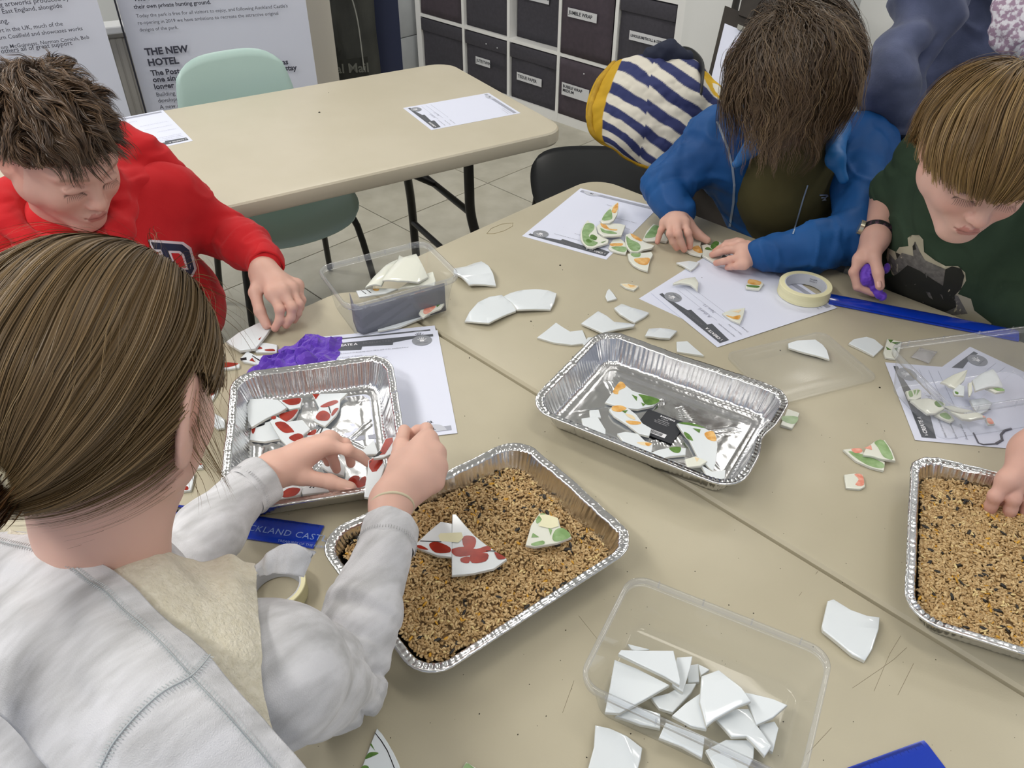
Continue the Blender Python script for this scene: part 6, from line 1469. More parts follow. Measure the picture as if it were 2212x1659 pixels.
def dsp(V, N_):
    ax = elR-shR; ax2 = cuR-elR; d = .0022*fbm(V, 16, 2, 3)
    w1 = grp(V, elR, .075); w2 = grp(V, (elR+cuR)/2, .09); w3 = grp(V, cuR, .03); w4 = grp(V, elL, .09); w5 = grp(V, (shR+elR)/2, .08)
    d += w1*.0085*folds(V, ax2, 75, 13, 4)+w2*.0030*folds(V, ax2, 45, 14, 6)+w4*.0035*folds(V, cuL-elL, 50, 14, 7)+w5*.004*folds(V, ax, 38, 12, 8)
    return d
nR = (W_(845, 1110, .112)-W_(828, 1200, .112)); nR /= np.linalg.norm(nR); nL = (W_(600, 1010, .08)-W_(500, 1085, .088)); nL /= np.linalg.norm(nL)
V, Fq = fix(*E.mesh(.0042)); V = lap(V, Fq, 1, .5); V = V+vnormals(V, Fq)*dsp(V, None)[:, None]
hoodie = obj('hoodie', V, Fq, m_hood, g_t, True)
def ringband(name, c, ax, r0, L_, m_, parent, th=.003, n=48, flare=0., ell=(1, 1), wob=.001, seed=0, hem=True):
    """a soft cuff or band around axis ax"""
    ax = np.array(ax, float); ax /= np.linalg.norm(ax); u = np.cross(ax, [0, 0, 1.]); u /= np.linalg.norm(u); w = np.cross(ax, u); prof = [(-.5, 0), (-.3, .0012), (.1, .0012), (.38, .0008), (.48, 0), (.5, -.0015), (.46, -.004), (.2, -.0045), (-.5, -.0045)]
    V = []; Fq = []
    for t_, dr in prof:
        for i in range(n):
            a = 2*math.pi*i/n; rr = r0*(1+flare*t_)+dr+wob*math.sin(3*a+seed)+wob*.6*math.sin(7*a+seed*2)
            V.append(np.array(c)+ax*(t_*L_)+u*math.cos(a)*rr*ell[0]+w*math.sin(a)*rr*ell[1])
    for k in range(len(prof)-1):
        for i in range(n): Fq.append((k*n+i, k*n+(i+1) % n, (k+1)*n+(i+1) % n, (k+1)*n+i))
    return obj(name, V, Fq, m_, parent, True)
ringband('cuff', W_(838, 1160, .112), nR, .0335, .036, m_hood, g_t, flare=.06, wob=.0012)
ringband('cuff', W_(548, 1050, .084), nL, .0345, .036, m_hood, g_t, flare=.04, wob=.0012)
for cc_, nn_, r_ in ((W_(836, 1178, .112), nR, .0348), (W_(536, 1059, .085), nL, .0358)):
    ax = nn_; u = np.cross(ax, [0, 0, 1.]); u /= np.linalg.norm(u); w = np.cross(ax, u); b = MB()
    for q in range(66):
        a = 2*math.pi*q/66; p = cc_+(u*math.cos(a)+w*math.sin(a))*(r_+.0006); b.tube([p-ax*.0022, p+ax*.0022+w*0], .00045, 4)
    o = b.build('stitching', mat('grey_thread', '#b4b4b6', .8), hoodie); o['kind'] = 'stuff'
# wrist band
b = MB(); c = W_(846, 1096, .113); ax = nR; u = np.cross(ax, [0, 0, 1.]); u /= np.linalg.norm(u); w = np.cross(ax, u)
b.tube([c+(u*math.cos(a)*.0268+w*math.sin(a)*.0262)+ax*.004*math.cos(a) for a in np.linspace(0, 2*math.pi, 40)], .0019, 8, False); b.build('wrist_band', mat('cream_elastic', '#d8cdb0', .7), g_t, True)
# folded-down hood: outer grey sheet and cream lining, control points given as (photo x, photo y, height above table)
def grid_sheet(name, ctrl, m_, parent, n=10, th=.004, disp=None):
    Pc = np.array([[W_(*q) for q in row] for row in ctrl]); nr, nc = Pc.shape[:2]
    def cr(a, t):
        k = min(int(t), a.shape[0]-2); f = t-k; p0 = a[max(k-1, 0)]; p1 = a[k]; p2 = a[k+1]; p3 = a[min(k+2, a.shape[0]-1)]
        return .5*((2*p1)+(p2-p0)*f+(2*p0-5*p1+4*p2-p3)*f*f+(-p0+3*p1-3*p2+p3)*f**3)
    NU, NV = (nc-1)*n, (nr-1)*n
    rows_ = [[cr(Pc[:, j], i/n) for j in range(nc)] for i in range(NV+1)]; Gd = np.array([[cr(np.array(rw), j/n) for j in range(NU+1)] for rw in rows_])
    du = np.gradient(Gd, axis=1); dv = np.gradient(Gd, axis=0); Nn = np.cross(du, dv); Nn /= np.linalg.norm(Nn, axis=2, keepdims=True)+1e-12
    if np.mean(Nn@np.array([0, 0, 1.])) < 0: Nn = -Nn; flip = True
    else: flip = False
    if disp is not None: Gd = Gd+Nn*disp(Gd.reshape(-1, 3)).reshape(Gd.shape[:2])[..., None]
    # rounded hem: pull the border down a little
    V, Fq = curved_sheet(lambda i, j: Gd[int(round(j*NV)), int(round(i*NU))], NU, NV, th if not flip else -th)
    if flip: Fq = [f[::-1] for f in Fq]
    return obj(name, V, Fq, m_, parent, True), Gd, Nn
lin_c = [  # rows: from the neck side edge to the back edge (towards the hem of the hood)
    [(20, 1140, 0.317), (150, 1158, 0.317), (260, 1152, 0.317), (345, 1160, 0.307), (395, 1195, 0.287), (440, 1215, 0.272), (500, 1198, 0.274), (552, 1212, 0.270)],
    [(0, 1170, 0.327), (130, 1185, 0.332), (240, 1195, 0.334), (340, 1215, 0.327), (410, 1250, 0.312), (460, 1270, 0.300), (515, 1260, 0.290), (556, 1290, 0.280)],
    [(-40, 1220, 0.322), (110, 1235, 0.334), (230, 1260, 0.340), (340, 1300, 0.334), (420, 1340, 0.320), (480, 1370, 0.307), (530, 1385, 0.294), (566, 1420, 0.282)],
    [(-60, 1280, 0.312), (90, 1300, 0.327), (230, 1340, 0.334), (350, 1400, 0.327), (440, 1460, 0.312), (510, 1510, 0.294), (560, 1550, 0.280), (596, 1590, 0.267)],
    [(-60, 1350, 0.302), (80, 1380, 0.317), (230, 1430, 0.324), (370, 1510, 0.314), (470, 1590, 0.297), (550, 1660, 0.277), (600, 1710, 0.262), (640, 1750, 0.247)]]
lining, _, _ = grid_sheet('hood_lining', lin_c, m_fleece, g_t, disp=lambda P: .0030*folds(P, IR, 34, 26, 3)+.0012*fbm(P, 60, 4, 2))
out_c = [
    [(0, 1150, 0.334), (60, 1152, 0.339), (150, 1172, 0.344), (228, 1218, 0.348), (318, 1288, 0.348), (402, 1374, 0.340), (450, 1420, 0.332), (512, 1492, 0.320), (575, 1560, 0.304), (650, 1645, 0.282), (700, 1705, 0.267)],
    [(-40, 1160, 0.334), (30, 1178, 0.342), (125, 1205, 0.348), (200, 1255, 0.354), (285, 1328, 0.355), (365, 1412, 0.348), (412, 1462, 0.340), (475, 1530, 0.328), (540, 1600, 0.310), (610, 1680, 0.286), (665, 1745, 0.270)],
    [(-100, 1210, 0.327), (-20, 1240, 0.338), (80, 1275, 0.346), (150, 1320, 0.354), (225, 1390, 0.356), (300, 1465, 0.350), (340, 1505, 0.343), (400, 1575, 0.330), (465, 1650, 0.310), (540, 1730, 0.286), (600, 1800, 0.270)],
    [(-160, 1300, 0.312), (-80, 1340, 0.324), (0, 1375, 0.334), (70, 1420, 0.342), (140, 1480, 0.345), (210, 1550, 0.340), (250, 1600, 0.332), (310, 1660, 0.320), (370, 1740, 0.300), (450, 1820, 0.278), (510, 1900, 0.262)],
    [(-220, 1420, 0.282), (-140, 1470, 0.297), (-60, 1510, 0.308), (10, 1560, 0.316), (70, 1620, 0.320), (130, 1690, 0.316), (170, 1740, 0.308), (220, 1800, 0.294), (280, 1880, 0.274), (360, 1960, 0.252), (420, 2050, 0.232)]]
outer, Go, No = grid_sheet('hood', out_c, m_hood, g_t, th=.006, disp=lambda P: .0028*folds(P, IR*.8-IU*.6, 16, 26, 12)+.0016*fbm(P, 24, 9, 2))
# seams: flat-felled double rows of small stitches laid on the hood
def seam(path, parent, Nr, wdt=.0048, stp=.0026):
    path = [np.array(p) for p in path]; d = [0]
    for i in range(1, len(path)): d.append(d[-1]+np.linalg.norm(path[i]-path[i-1]))
    b = MB(); Lg = d[-1]; k = int(Lg/stp)
    for i in range(k):
        t = (i+.5)/k*Lg; p = np.array([np.interp(t, d, [q[a] for q in path]) for a in range(3)]); t2 = min(t+.001, Lg); p2 = np.array([np.interp(t2, d, [q[a] for q in path]) for a in range(3)]); tt = p2-p
        if np.linalg.norm(tt) < 1e-7: continue
        tt /= np.linalg.norm(tt); n = Nr; s_ = np.cross(tt, n); s_ /= np.linalg.norm(s_)
        for q in (-1, 1): c = p+s_*q*wdt*.5+n*.0006; b.tube([c-s_*.0012-tt*.0004, c+s_*.0012+tt*.0004], .00038, 4)
    o = b.build('seam_stitching', mat('pale_thread', '#c2c8ca', .8), parent); o['kind'] = 'stuff'
nav = np.array([-.0, -.35, .94])
r1 = Go[int(10*1)]; seam([r1[i]+No[10][i]*.001 for i in range(0, r1.shape[0])], outer, No[10, 50])
c1 = [Go[i, 60]+No[i, 60]*.001 for i in range(0, 41)]; seam(c1, outer, No[20, 60])
b = MB(); b.tube([p+No[10, 60]*.0002 for p in c1], .0007, 5); b.tube([r1[i]+No[10][i]*.0004 for i in range(len(r1))], .0006, 5); b.build('seam_line', mat('seam_shade', '#b2b8bb', .9), outer)
# hood front tab standing up beside the shoulder
tab_c = [[(548, 1222, .300), (575, 1195, .312), (608, 1176, .318), (640, 1176, .318), (662, 1190, .312), (672, 1202, .305)],
         [(552, 1235, .297), (585, 1212, .308), (615, 1195, .313), (642, 1193, .313), (662, 1203, .307), (670, 1212, .300)],
         [(560, 1250, .288), (592, 1240, .296), (615, 1240, .298), (635, 1242, .296), (650, 1245, .292), (655, 1247, .288)]]
grid_sheet('hood_tab', tab_c, m_hood, g_t, n=6, th=.007, disp=lambda P: .0022*folds(P, IR, 110, 10, 3))
# hair: scalp cap, strands pulled to a low ponytail
cen, rad = (0, -.012, .026), (.0785, .101, .092)
# strands leave the scalp all over and run along it to the tie at the nape
def hmask(L):
    x, y, z = L.T; return (z > hl(x, y)+.004) & ~((np.abs(x) > .060) & (y > -.035) & (y < .02) & (z < .022))
m_capg = capmat('brown_scalp_hair', '#3e2f1c')
hair_cap(hg, cen, (.076, .0975, .089), hmask, m_capg, g_t)
roots, L = shell_points(hg, cen, rad, 14500, hmask, 1)
T = hg.w(.0, -.098, -.052)
cols_g = ['#4a3820', '#5f4b2e', '#776040', '#8f7856']
def flow_g(P, q, n, t):
    d = T-P; d = d-n*np.sum(d*n, 1, keepdims=True); dl = np.linalg.norm(d, axis=1, keepdims=True); d = d/(dl+1e-9)
    return d+hg.u*(-.10)
stp = lambda P, q: np.linalg.norm(P-T, axis=1) < .016
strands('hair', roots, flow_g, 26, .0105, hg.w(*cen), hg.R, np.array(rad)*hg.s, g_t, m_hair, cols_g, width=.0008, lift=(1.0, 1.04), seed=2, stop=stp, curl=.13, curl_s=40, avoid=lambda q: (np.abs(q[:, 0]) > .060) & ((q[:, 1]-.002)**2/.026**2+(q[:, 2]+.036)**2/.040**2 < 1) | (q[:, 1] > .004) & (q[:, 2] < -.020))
hair_c = hg.c+hg.R@np.array(cen)*hg.s
b = MB(); ax = hg.w(0, -.12, -.06)-T; ax /= np.linalg.norm(ax); u = np.cross(ax, [0, 0, 1.]); u /= np.linalg.norm(u); w = np.cross(ax, u); tc_ = T+ax*.006
b.tube([tc_+u*math.cos(a)*.019+w*math.sin(a)*.019 for a in np.linspace(0, 2*math.pi, 30)], .004, 8, False); b.build('hair_tie', mat('cream_scrunchie', '#d9cfb2', .7), g_t, True)
rs = np.random.RandomState(5); a = rs.uniform(0, 6.28, 900); rr = np.sqrt(rs.rand(900))*.017; pr = T+ax*.004+u*(np.cos(a)*rr)[:, None]+w*(np.sin(a)*rr)[:, None]
strands('ponytail', pr, lambda P, q, n, t: np.tile(ax*1.0-hg.f*.3*0, (len(P), 1))*(1-t)+np.array([0, 0, -1.])*t*1.3, 16, .013, hg.c, hg.R, np.array((.05, .06, .05)), g_t, m_hair, ['#2c1c10', '#4a3018', '#664526'], width=.0012, lift=(.9, 1), seed=4, curl=.55, curl_s=45, clump=2, spread=.004)
fly, _ = shell_points(hg, cen, rad, 260, lambda L: hmask(L) & (L[:, 2] > .0), 9)
strands('flyaway_hair', fly, lambda P, q, n, t: flow_g(P, q, n, t)+n*.30, 16, .007, hg.w(*cen), hg.R, np.array(rad)*hg.s, g_t, m_hair, ['#5f4b2e', '#8a724c'], width=.0004, lift=(1.02, 1.08), seed=7, curl=.4, curl_s=40)
wis = hg.c+(np.c_[rs.normal(.068, .004, 90), rs.normal(.005, .012, 90), rs.normal(.012, .012, 90)]@hg.R.T)*hg.s
strands('loose_temple_hair', wis, lambda P, q, n, t: n*.35+hg.r*.3-hg.u*.9+hg.f*.3, 14, .006, hg.c, hg.R, np.array((.07, .08, .07)), g_t, m_hair, ['#4e3a1e', '#7d6238'], width=.0005, lift=(1, 1.02), seed=8, curl=.9, curl_s=45)
E = SDF(); ans, ff = legs(E, hip, G(-.3, .5, 0)-G(-.48, .10, 0)); E.cap(hip, mid, .11, .10, .04); cloth('trousers', E, .009, m_denim, g_t); shoes(ans, ff, g_t, m_shoe)

# ================================================================== boy in the red hoodie
r_t = thing('person', G(-.86, 1.37, -.74), 'person with short brown hair in a red hoodie with a letter D, looking down', 'person')
hr = Head(G(-.742, 1.268, .344), GV(.70, -.54, -.47), 1.04)
rn = G(-.800, 1.312, .195); hlr = std_hairline(.064, .028, .016, -.07)
V1 = head_mesh(hr, rn, '#d6ab9b', hlr, '#4c3a2b', vox=.0022, brow='#6b5340', neck_r=.046); V1 = (*fix(V1[0], V1[1]), V1[2])
E = SDF()
FR_ = [[W_(588, 634, .068), W_(604, 668, .050), W_(604, 690, .032), W_(594, 709, .017)], [W_(610, 630, .068), W_(631, 664, .050), W_(628, 686, .032), W_(618, 702, .018)], [W_(628, 624, .062), W_(645, 657, .045), W_(643, 676, .030), W_(635, 691, .016)], [W_(641, 617, .055), W_(652, 648, .038), W_(649, 664, .026), W_(643, 677, .015)]]
hand_sdf(E, W_(570, 588, .074), FR_, [W_(551, 632, .060), W_(561, 672, .040), W_(576, 702, .019)], arm=W_(565, 545, .078), arm_r=.026, palm_r=.0145, fr=(.0095, .0088, .0080, .0070), wr=(.0225, .02))
eR = G(-.86, 1.06, .07)
hand_sdf(E, G(-.690, .995, .055), [[G(-.618, 1.020-.02*q, .050-.004*q), G(-.588, 1.026-.021*q, .040-.003*q), G(-.570, 1.030-.021*q, .022), G(-.562, 1.031-.021*q, .010)] for q in range(4)], [G(-.655, 1.030, .045), G(-.632, 1.045, .032), G(-.610, 1.052, .016)], arm=G(-.76, .995, .06), arm_r=.026, palm_r=.0145, fr=(.0095, .0088, .0080, .0070))
V2, F2 = fix(*E.mesh(.0021)); V2 = lap(V2, F2, 1, .4); C2 = skin_color(V2, '#d6ab9b', [(f[-1], .011, .4) for f in FR_]+[(f[1], .009, .3) for f in FR_]+[(f[0], .010, .25) for f in FR_])
mm_ = merge([V1, (V2, F2, C2)]); body = obj('body', mm_[0], mm_[1], m_skin, r_t, True, colors=mm_[2])
m_red_h = mat('red_sweatshirt', '#c8262b', .85, col2='#be2026', nscale=12, bump=.35, bscale=700, bdist=.0006, spec=.15, sheen=.1)
E = SDF(); shL, shR = G(-.680, 1.46, .165), G(-.915, 1.21, .165); chest = G(-.765, 1.345, .075); belly = G(-.745, 1.42, -.06); hip = G(-.84, 1.475, -.17)
elb, cuf = G(-.595, 1.485, .085), W_(572, 562, .078)
E.cap(shL, shR, .052, .052, .06); E.cap(chest, belly, .112, .118, .06); E.cap(belly, hip, .118, .125, .06); E.cap(rn, chest, .06, .105, .05); E.cap(shL, chest, .07, .1, .05)
E.chain([shL, elb], [.052, .046], .035); E.chain([elb, (elb+cuf)/2, cuf], [.045, .041, .035], .025); E.chain([shR, eR], [.058, .048], .03); E.chain([eR, G(-.72, .99, .06)], [.046, .036], .02)
def dsp(V, N_): return .0035*fbm(V, 12, 3, 3)+.0035*wrk(V, np.array([.3, .4, .8]), 26, 8, 21)*(1-grp(V, W_(370, 560, .1), .10))+.004*grp(V, (elb+cuf)/2, .09)*wrk(V, cuf-elb, 42, 9, 22)+grp(V, elb, .08)*.0055*folds(V, cuf-elb, 55, 13, 5)+grp(V, (elb+cuf)/2, .06)*.004*folds(V, cuf-elb, 60, 14, 8)+grp(V, shL, .08)*.0035*folds(V, G(.2, .3, -.4)-G(0, 0, 0), 30, 16, 9)+grp(V, chest+G(.0, .0, 0)-G(0, 0, 0), .14)*.0035*folds(V, np.array([0, 0, 1.]), 10, 22, 4)
top_r = cloth('hoodie', E, .0045, m_red_h, r_t, dsp, sm=1)
n_ = W_(571, 585, .074)-W_(565, 545, .078); ringband('cuff', W_(573, 566, .077), n_, .0345, .034, m_red_h, r_t, flare=-.05, wob=.0012)
# hood rolls around the neck
E = SDF(); Hb = lambda x, y, z: hr.w(x, y, z)
ringpts = []
for a in np.linspace(0, 2*math.pi, 15):
    c, s = math.cos(a), math.sin(a)     # 0 = wearer's right, 90deg = back
    fwd = GV(.71, -.70, 0); rgt = GV(-.70, -.71, 0)
    ringpts.append(rn+rgt*c*(.092)+(-fwd)*s*(.082 if s > 0 else .098)+np.array([0, 0, (.030 if s > 0 else .048*s+.018)+.01]))
for i in range(14): 
    back = .5-.5*math.cos(2*math.pi*((i+.5)/14-.0)); sF = math.sin((i+.5)/14*2*math.pi); a_m = (i+.5)/14*2*math.pi; rad_ = .024+.014*max(sF, 0)+.010*max(0, -math.cos(a_m)*max(sF, 0)*2)
    E.cap(ringpts[i], ringpts[i+1], rad_, rad_, .012)
for i in range(1, 7): E.cap(ringpts[i]+np.array([0, 0, -.03])-fwd*.03, ringpts[i+1]+np.array([0, 0, -.03])-fwd*.03, .034, .034, .02)
E.cap(ringpts[12], rn+fwd*.105+np.array([0, 0, -.045]), .018, .012, .012); E.cap(ringpts[9], rn+fwd*.105+np.array([0, 0, -.045]), .018, .012, .012)
E.chain([W_(262, 292, .275), W_(318, 335, .245), W_(372, 372, .215)], [.026, .034, .026], .02); E.chain([W_(262, 300, .255), W_(300, 400, .215), W_(250, 470, .19)], [.026, .026, .018], .02)
cloth('hood', E, .004, m_red_h, r_t, lambda V, N_: .0035*folds(V, np.array([0, 0, 1.]), 60, 18, 2)+.0015*fbm(V, 30, 3, 2))
# letter patch, projected on the chest
from mathutils.bvhtree import BVHTree
def bvh_of(*objs):
    V = []; P = []
    for o in objs:
        n = len(V); V += [root_mat(o) @ v.co for v in o.data.vertices]; P += [tuple(i+n for i in p.vertices) for p in o.data.polygons]
    return BVHTree.FromPolygons(V, P)
def drape(name, polys, target, m_, parent, lift=.0015, holes=None, sub=.006):
    """lay a traced flat shape onto the surface it is printed or sewn on"""
    bm = bmesh.new()
    for pl_ in polys:
        try: bm.faces.new([bm.verts.new((x, y, 0)) for x, y in pl_])
        except Exception: pass
    bm.normal_update(); bmesh.ops.triangulate(bm, faces=bm.faces[:], ngon_method='EAR_CLIP'); xs = [v.co.x for v in bm.verts]; ys = [v.co.y for v in bm.verts]
    for k in np.arange(min(xs), max(xs), sub): bmesh.ops.bisect_plane(bm, geom=bm.verts[:]+bm.edges[:]+bm.faces[:], plane_co=(k, 0, 0), plane_no=(1, 0, 0))
    for k in np.arange(min(ys), max(ys), sub): bmesh.ops.bisect_plane(bm, geom=bm.verts[:]+bm.edges[:]+bm.faces[:], plane_co=(0, k, 0), plane_no=(0, 1, 0))
    bm.normal_update(); bmesh.ops.triangulate(bm, faces=bm.faces[:], ngon_method='EAR_CLIP'); bm.verts.index_update(); bad = []
    P = []
    for v in bm.verts:
        r = ray(v.co.x, v.co.y); r = r/np.linalg.norm(r); hit = target.ray_cast(Vector(CAM), Vector(r))
        if hit[0] is None: P.append(None); continue
        P.append(np.array(hit[0])-r*lift)
    Fq = [tuple(v.index for v in f.verts) for f in bm.faces if all(P[v.index] is not None for v in f.verts)]; bm.free()
    used = sorted({i for f in Fq for i in f}); mp = {a: i for i, a in enumerate(used)}
    if not used: return None
    return obj(name, [P[i] for i in used], [tuple(mp[i] for i in f) for f in Fq], m_, parent, True)
bv = bvh_of(top_r)
zl = (250, 430, .12658)
outl = Z(zl, [(550, 690), (1150, 730), (1290, 830), (1385, 1190), (1300, 1350), (1040, 1345), (820, 1080), (720, 900), (640, 900)]); innr = Z(zl, [(600, 735), (1135, 775), (1255, 870), (1340, 1190), (1280, 1305), (1060, 1300), (860, 1060), (775, 860), (660, 855)])
holeW = Z(zl, [(890, 880), (1090, 885), (1165, 945), (1240, 1205), (1030, 1205)]); holeR = Z(zl, [(945, 920), (1075, 925), (1130, 970), (1200, 1170), (1045, 1175)])
drape('letter_patch_edge', [outl], bv, mat('patch_white', '#d9cfd6', .8), r_t, .0025, sub=5); drape('letter_patch', [innr], bv, mat('patch_navy', '#252a45', .9), r_t, .0033, sub=5)
drape('letter_counter_edge', [holeW], bv, mat('patch_white', '#d9cfd6', .8), r_t, .0040, sub=5); drape('letter_counter', [holeR], bv, m_red_h, r_t, .0047, sub=5)
drape('zip', [[(214, 478), (222, 478), (244, 540), (236, 545)]], bvh_of(top_r, [c for c in r_t.children if c.name.startswith('hood') and not c.name.startswith('hoodie')][0]), mat('red_zip', '#b01e24', .5), r_t, .003, sub=5)
# short textured hair
cen, rad = (0, -.014, .030), (.077, .099, .088)
def mr(L):
    x, y, z = L.T; return (z > hlr(x, y)+.002) & ~((np.abs(x) > .062) & (y > -.03) & (y < .02) & (z < .020))
hair_cap(hr, cen, (.0745, .0955, .0845), mr, capmat('dark_scalp_hair', '#33261b'), r_t, bumpy=.003, seed=3)
roots, L = shell_points(hr, cen, rad, 2300, mr, 4); whorl = hr.w(-.01, -.062, .100)
def flow_r(P, q, n, t):
    d = P-whorl; d = d-n*np.sum(d*n, 1, keepdims=True); d /= np.linalg.norm(d, axis=1, keepdims=True)+1e-9; sw = np.cross(n, d); top = np.clip((q[:, 2]-.02)/.06, 0, 1)[:, None]
    return d*.9+sw*.35+n*(.55-.75*t)*(.35+top)
lenr = np.interp(L[:, 2], [-.06, .0, .05, .11], [.0009, .0019, .0046, .0054])*np.random.RandomState(2).uniform(.75, 1.15, len(L))
strands('hair', roots, flow_r, 9, .006, hr.w(*cen), hr.R, np.array(rad)*hr.s, r_t, m_hair, ['#2c2018', '#463527', '#664f3a', '#85694d'], width=.0011, lift=(1.0, 1.10), seed=3, curl=1.05, curl_s=60, clump=6, spread=.0036, lens=lenr, stop=lambda P, q: q[:, 2]+cen[2] < hlr(0, q[:, 1]+cen[1])-.004)
fr_, Lf = shell_points(hr, cen, rad, 420, lambda L: mr(L) & (L[:, 1] > .045) & (L[:, 2] < .10), 14)
strands('fringe_hair', fr_, lambda P, q, n, t: hr.f*.55-hr.u*(.2+.9*t)+n*.3+hr.r*-.2, 9, .0052, hr.w(*cen), hr.R, np.array(rad)*hr.s, r_t, m_hair, ['#2b2018', '#4a3929', '#6a553f'], width=.0010, lift=(1.0, 1.08), seed=13, curl=.6, curl_s=50, clump=4, spread=.003)
# lashes
def lashes(h, parent):
    b = MB()
    for q in (-1, 1):
        for i in range(12):
            t = (i/11-.5)*2; x = q*(.029+.0125*t); z = -.0045-.35*(abs(x)-.029)**2/.012; a = h.w(x, .0862-.006*abs(t), z); b.tube([a, a+(h.f*.0035-h.u*.0035+h.r*q*t*.0015), a+(h.f*.0055-h.u*.0072+h.r*q*t*.003)], [.0003, .0002, .0001], 4)
    o = b.build('eyelashes', mat('lash', '#20160f', .6), parent); o['kind'] = 'stuff'
lashes(hr, r_t)
E = SDF(); ans, ff = legs(E, hip, GV(.71, -.70, 0)); cloth('trousers', E, .010, m_denim, r_t); shoes(ans, ff, r_t, m_shoe)

# ================================================================== child in the blue coat
b_t = thing('person', G(.74, 1.90, -.74), 'person with long wavy brown hair in a blue zip coat over olive top, arranging shards', 'person')
hb = Head(G(.536, 1.580, .374), GV(-.66, -.58, -.48), 1.02)
bn = G(.615, 1.70, .235); hlb = std_hairline(.060, .02, .014, -.08)
V1 = head_mesh(hb, bn, '#d6ab9b', hlb, '#3f3020', vox=.003, lash=True, neck_r=.044); V1 = (*fix(V1[0], V1[1]), V1[2])
E = SDF()
FB = [[W_(1478, 482, .055), W_(1486, 503, .048), W_(1490, 519, .030), W_(1490, 533, .014)], [W_(1463, 482, .056), W_(1465, 505, .050), W_(1471, 523, .030), W_(1478, 539, .012)], [W_(1449, 483, .052), W_(1447, 505, .046), W_(1453, 522, .028), W_(1462, 536, .012)], [W_(1437, 481, .045), W_(1428, 498, .033), W_(1423, 511, .020), W_(1420, 523, .010)]]
hand_sdf(E, W_(1465, 462, .052), FB, [W_(1488, 484, .040), W_(1508, 507, .022), W_(1527, 519, .012)], arm=W_(1462, 440, .055), arm_r=.025, palm_r=.013, fr=(.0085, .0080, .0074, .0066), wr=(.021, .018))
FB2 = [[W_(1599, 528, .045), W_(1566, 532, .035), W_(1555, 537, .024), W_(1545, 543, .015)], [W_(1601, 539, .046), W_(1570, 540, .036), W_(1553, 545, .025), W_(1539, 550, .014)], [W_(1604, 555, .041), W_(1577, 561, .031), W_(1561, 565, .022), W_(1547, 568, .012)], [W_(1607, 570, .034), W_(1590, 575, .027), W_(1580, 577, .019), W_(1571, 578.5, .011)]]
hand_sdf(E, W_(1634, 549, .038), FB2, [W_(1615, 532, .030), W_(1592, 524, .020), W_(1570, 526, .013)], arm=W_(1670, 550, .045), arm_r=.025, palm_r=.0125, fr=(.0085, .0080, .0074, .0066), wr=(.020, .016))
V2, F2 = fix(*E.mesh(.0023)); V2 = lap(V2, F2, 1, .4); C2 = skin_color(V2, '#d6ab9b', [(f[-1], .012, .45) for f in FB+FB2]+[(f[1], .009, .35) for f in FB+FB2])
mm_ = merge([V1, (V2, F2, C2)]); obj('body', mm_[0], mm_[1], m_skin, b_t, True, colors=mm_[2])
m_blu = mat('blue_coat_shell', '#145392', .6, col2='#124a86', nscale=8, bump=.25, bscale=260, bdist=.0006, spec=.35); m_oliv = mat('olive_top', '#4a4524', .9, bump=.3, bscale=600, bdist=.0005)
shR, shL = G(.455, 1.785, .165), G(.79, 1.765, .165); chest = G(.625, 1.735, .085); belly = G(.69, 1.83, -.06); hip = G(.75, 1.90, -.17)
E = SDF(); E.cap(bn, chest, .055, .10, .04); E.cap(chest, belly, .105, .105, .05); E.cap(belly, hip, .105, .12, .05); fb = GV(-.35, -.94, 0)
E.cap(chest+fb*.02+np.array([0, 0, .04]), belly+fb*.0, .10, .10, .04)
rgb_ = GV(-.94, .35, 0)
for a in np.linspace(0, 2*math.pi, 13)[:-1]: 
    a2 = a+2*math.pi/12; P_ = lambda t: bn+rgb_*math.cos(t)*.062+fb*math.sin(t)*.060+np.array([0, 0, .012-.02*math.sin(t)]); E.cap(P_(a), P_(a2), .014, .014, .008)
cloth('olive_top', E, .0055, m_oliv, b_t, lambda V, N_: .0022*folds(V, np.array([0, 0, 1.]), 14, 24, 3))
E = SDF(); elR, cuR = W_(1438, 405, .075), W_(1462, 455, .055); elL, cuL = G(.715, 1.515, .065), W_(1652, 548, .045)
E.cap(shR, shL, .056, .056, .05); E.cap(shR*.8+chest*.2, belly+GV(-.94, .35, 0)*.06, .085, .085, .05); E.cap(shL*.8+chest*.2, belly-GV(-.94, .35, 0)*.08, .085, .09, .05); E.cap(belly, hip, .12, .135, .05)
E.cap(chest-fb*.03, belly-fb*.03, .11, .11, .05)
E.chain([shR, (shR+elR)/2, elR], [.056, .052, .048], .03); E.chain([elR, cuR], [.047, .039], .025); E.chain([shL, (shL+elL)/2+np.array([0, 0, .01]), elL], [.057, .054, .048], .03); E.chain([elL, (elL+cuL)/2, cuL], [.051, .046, .037], .02)
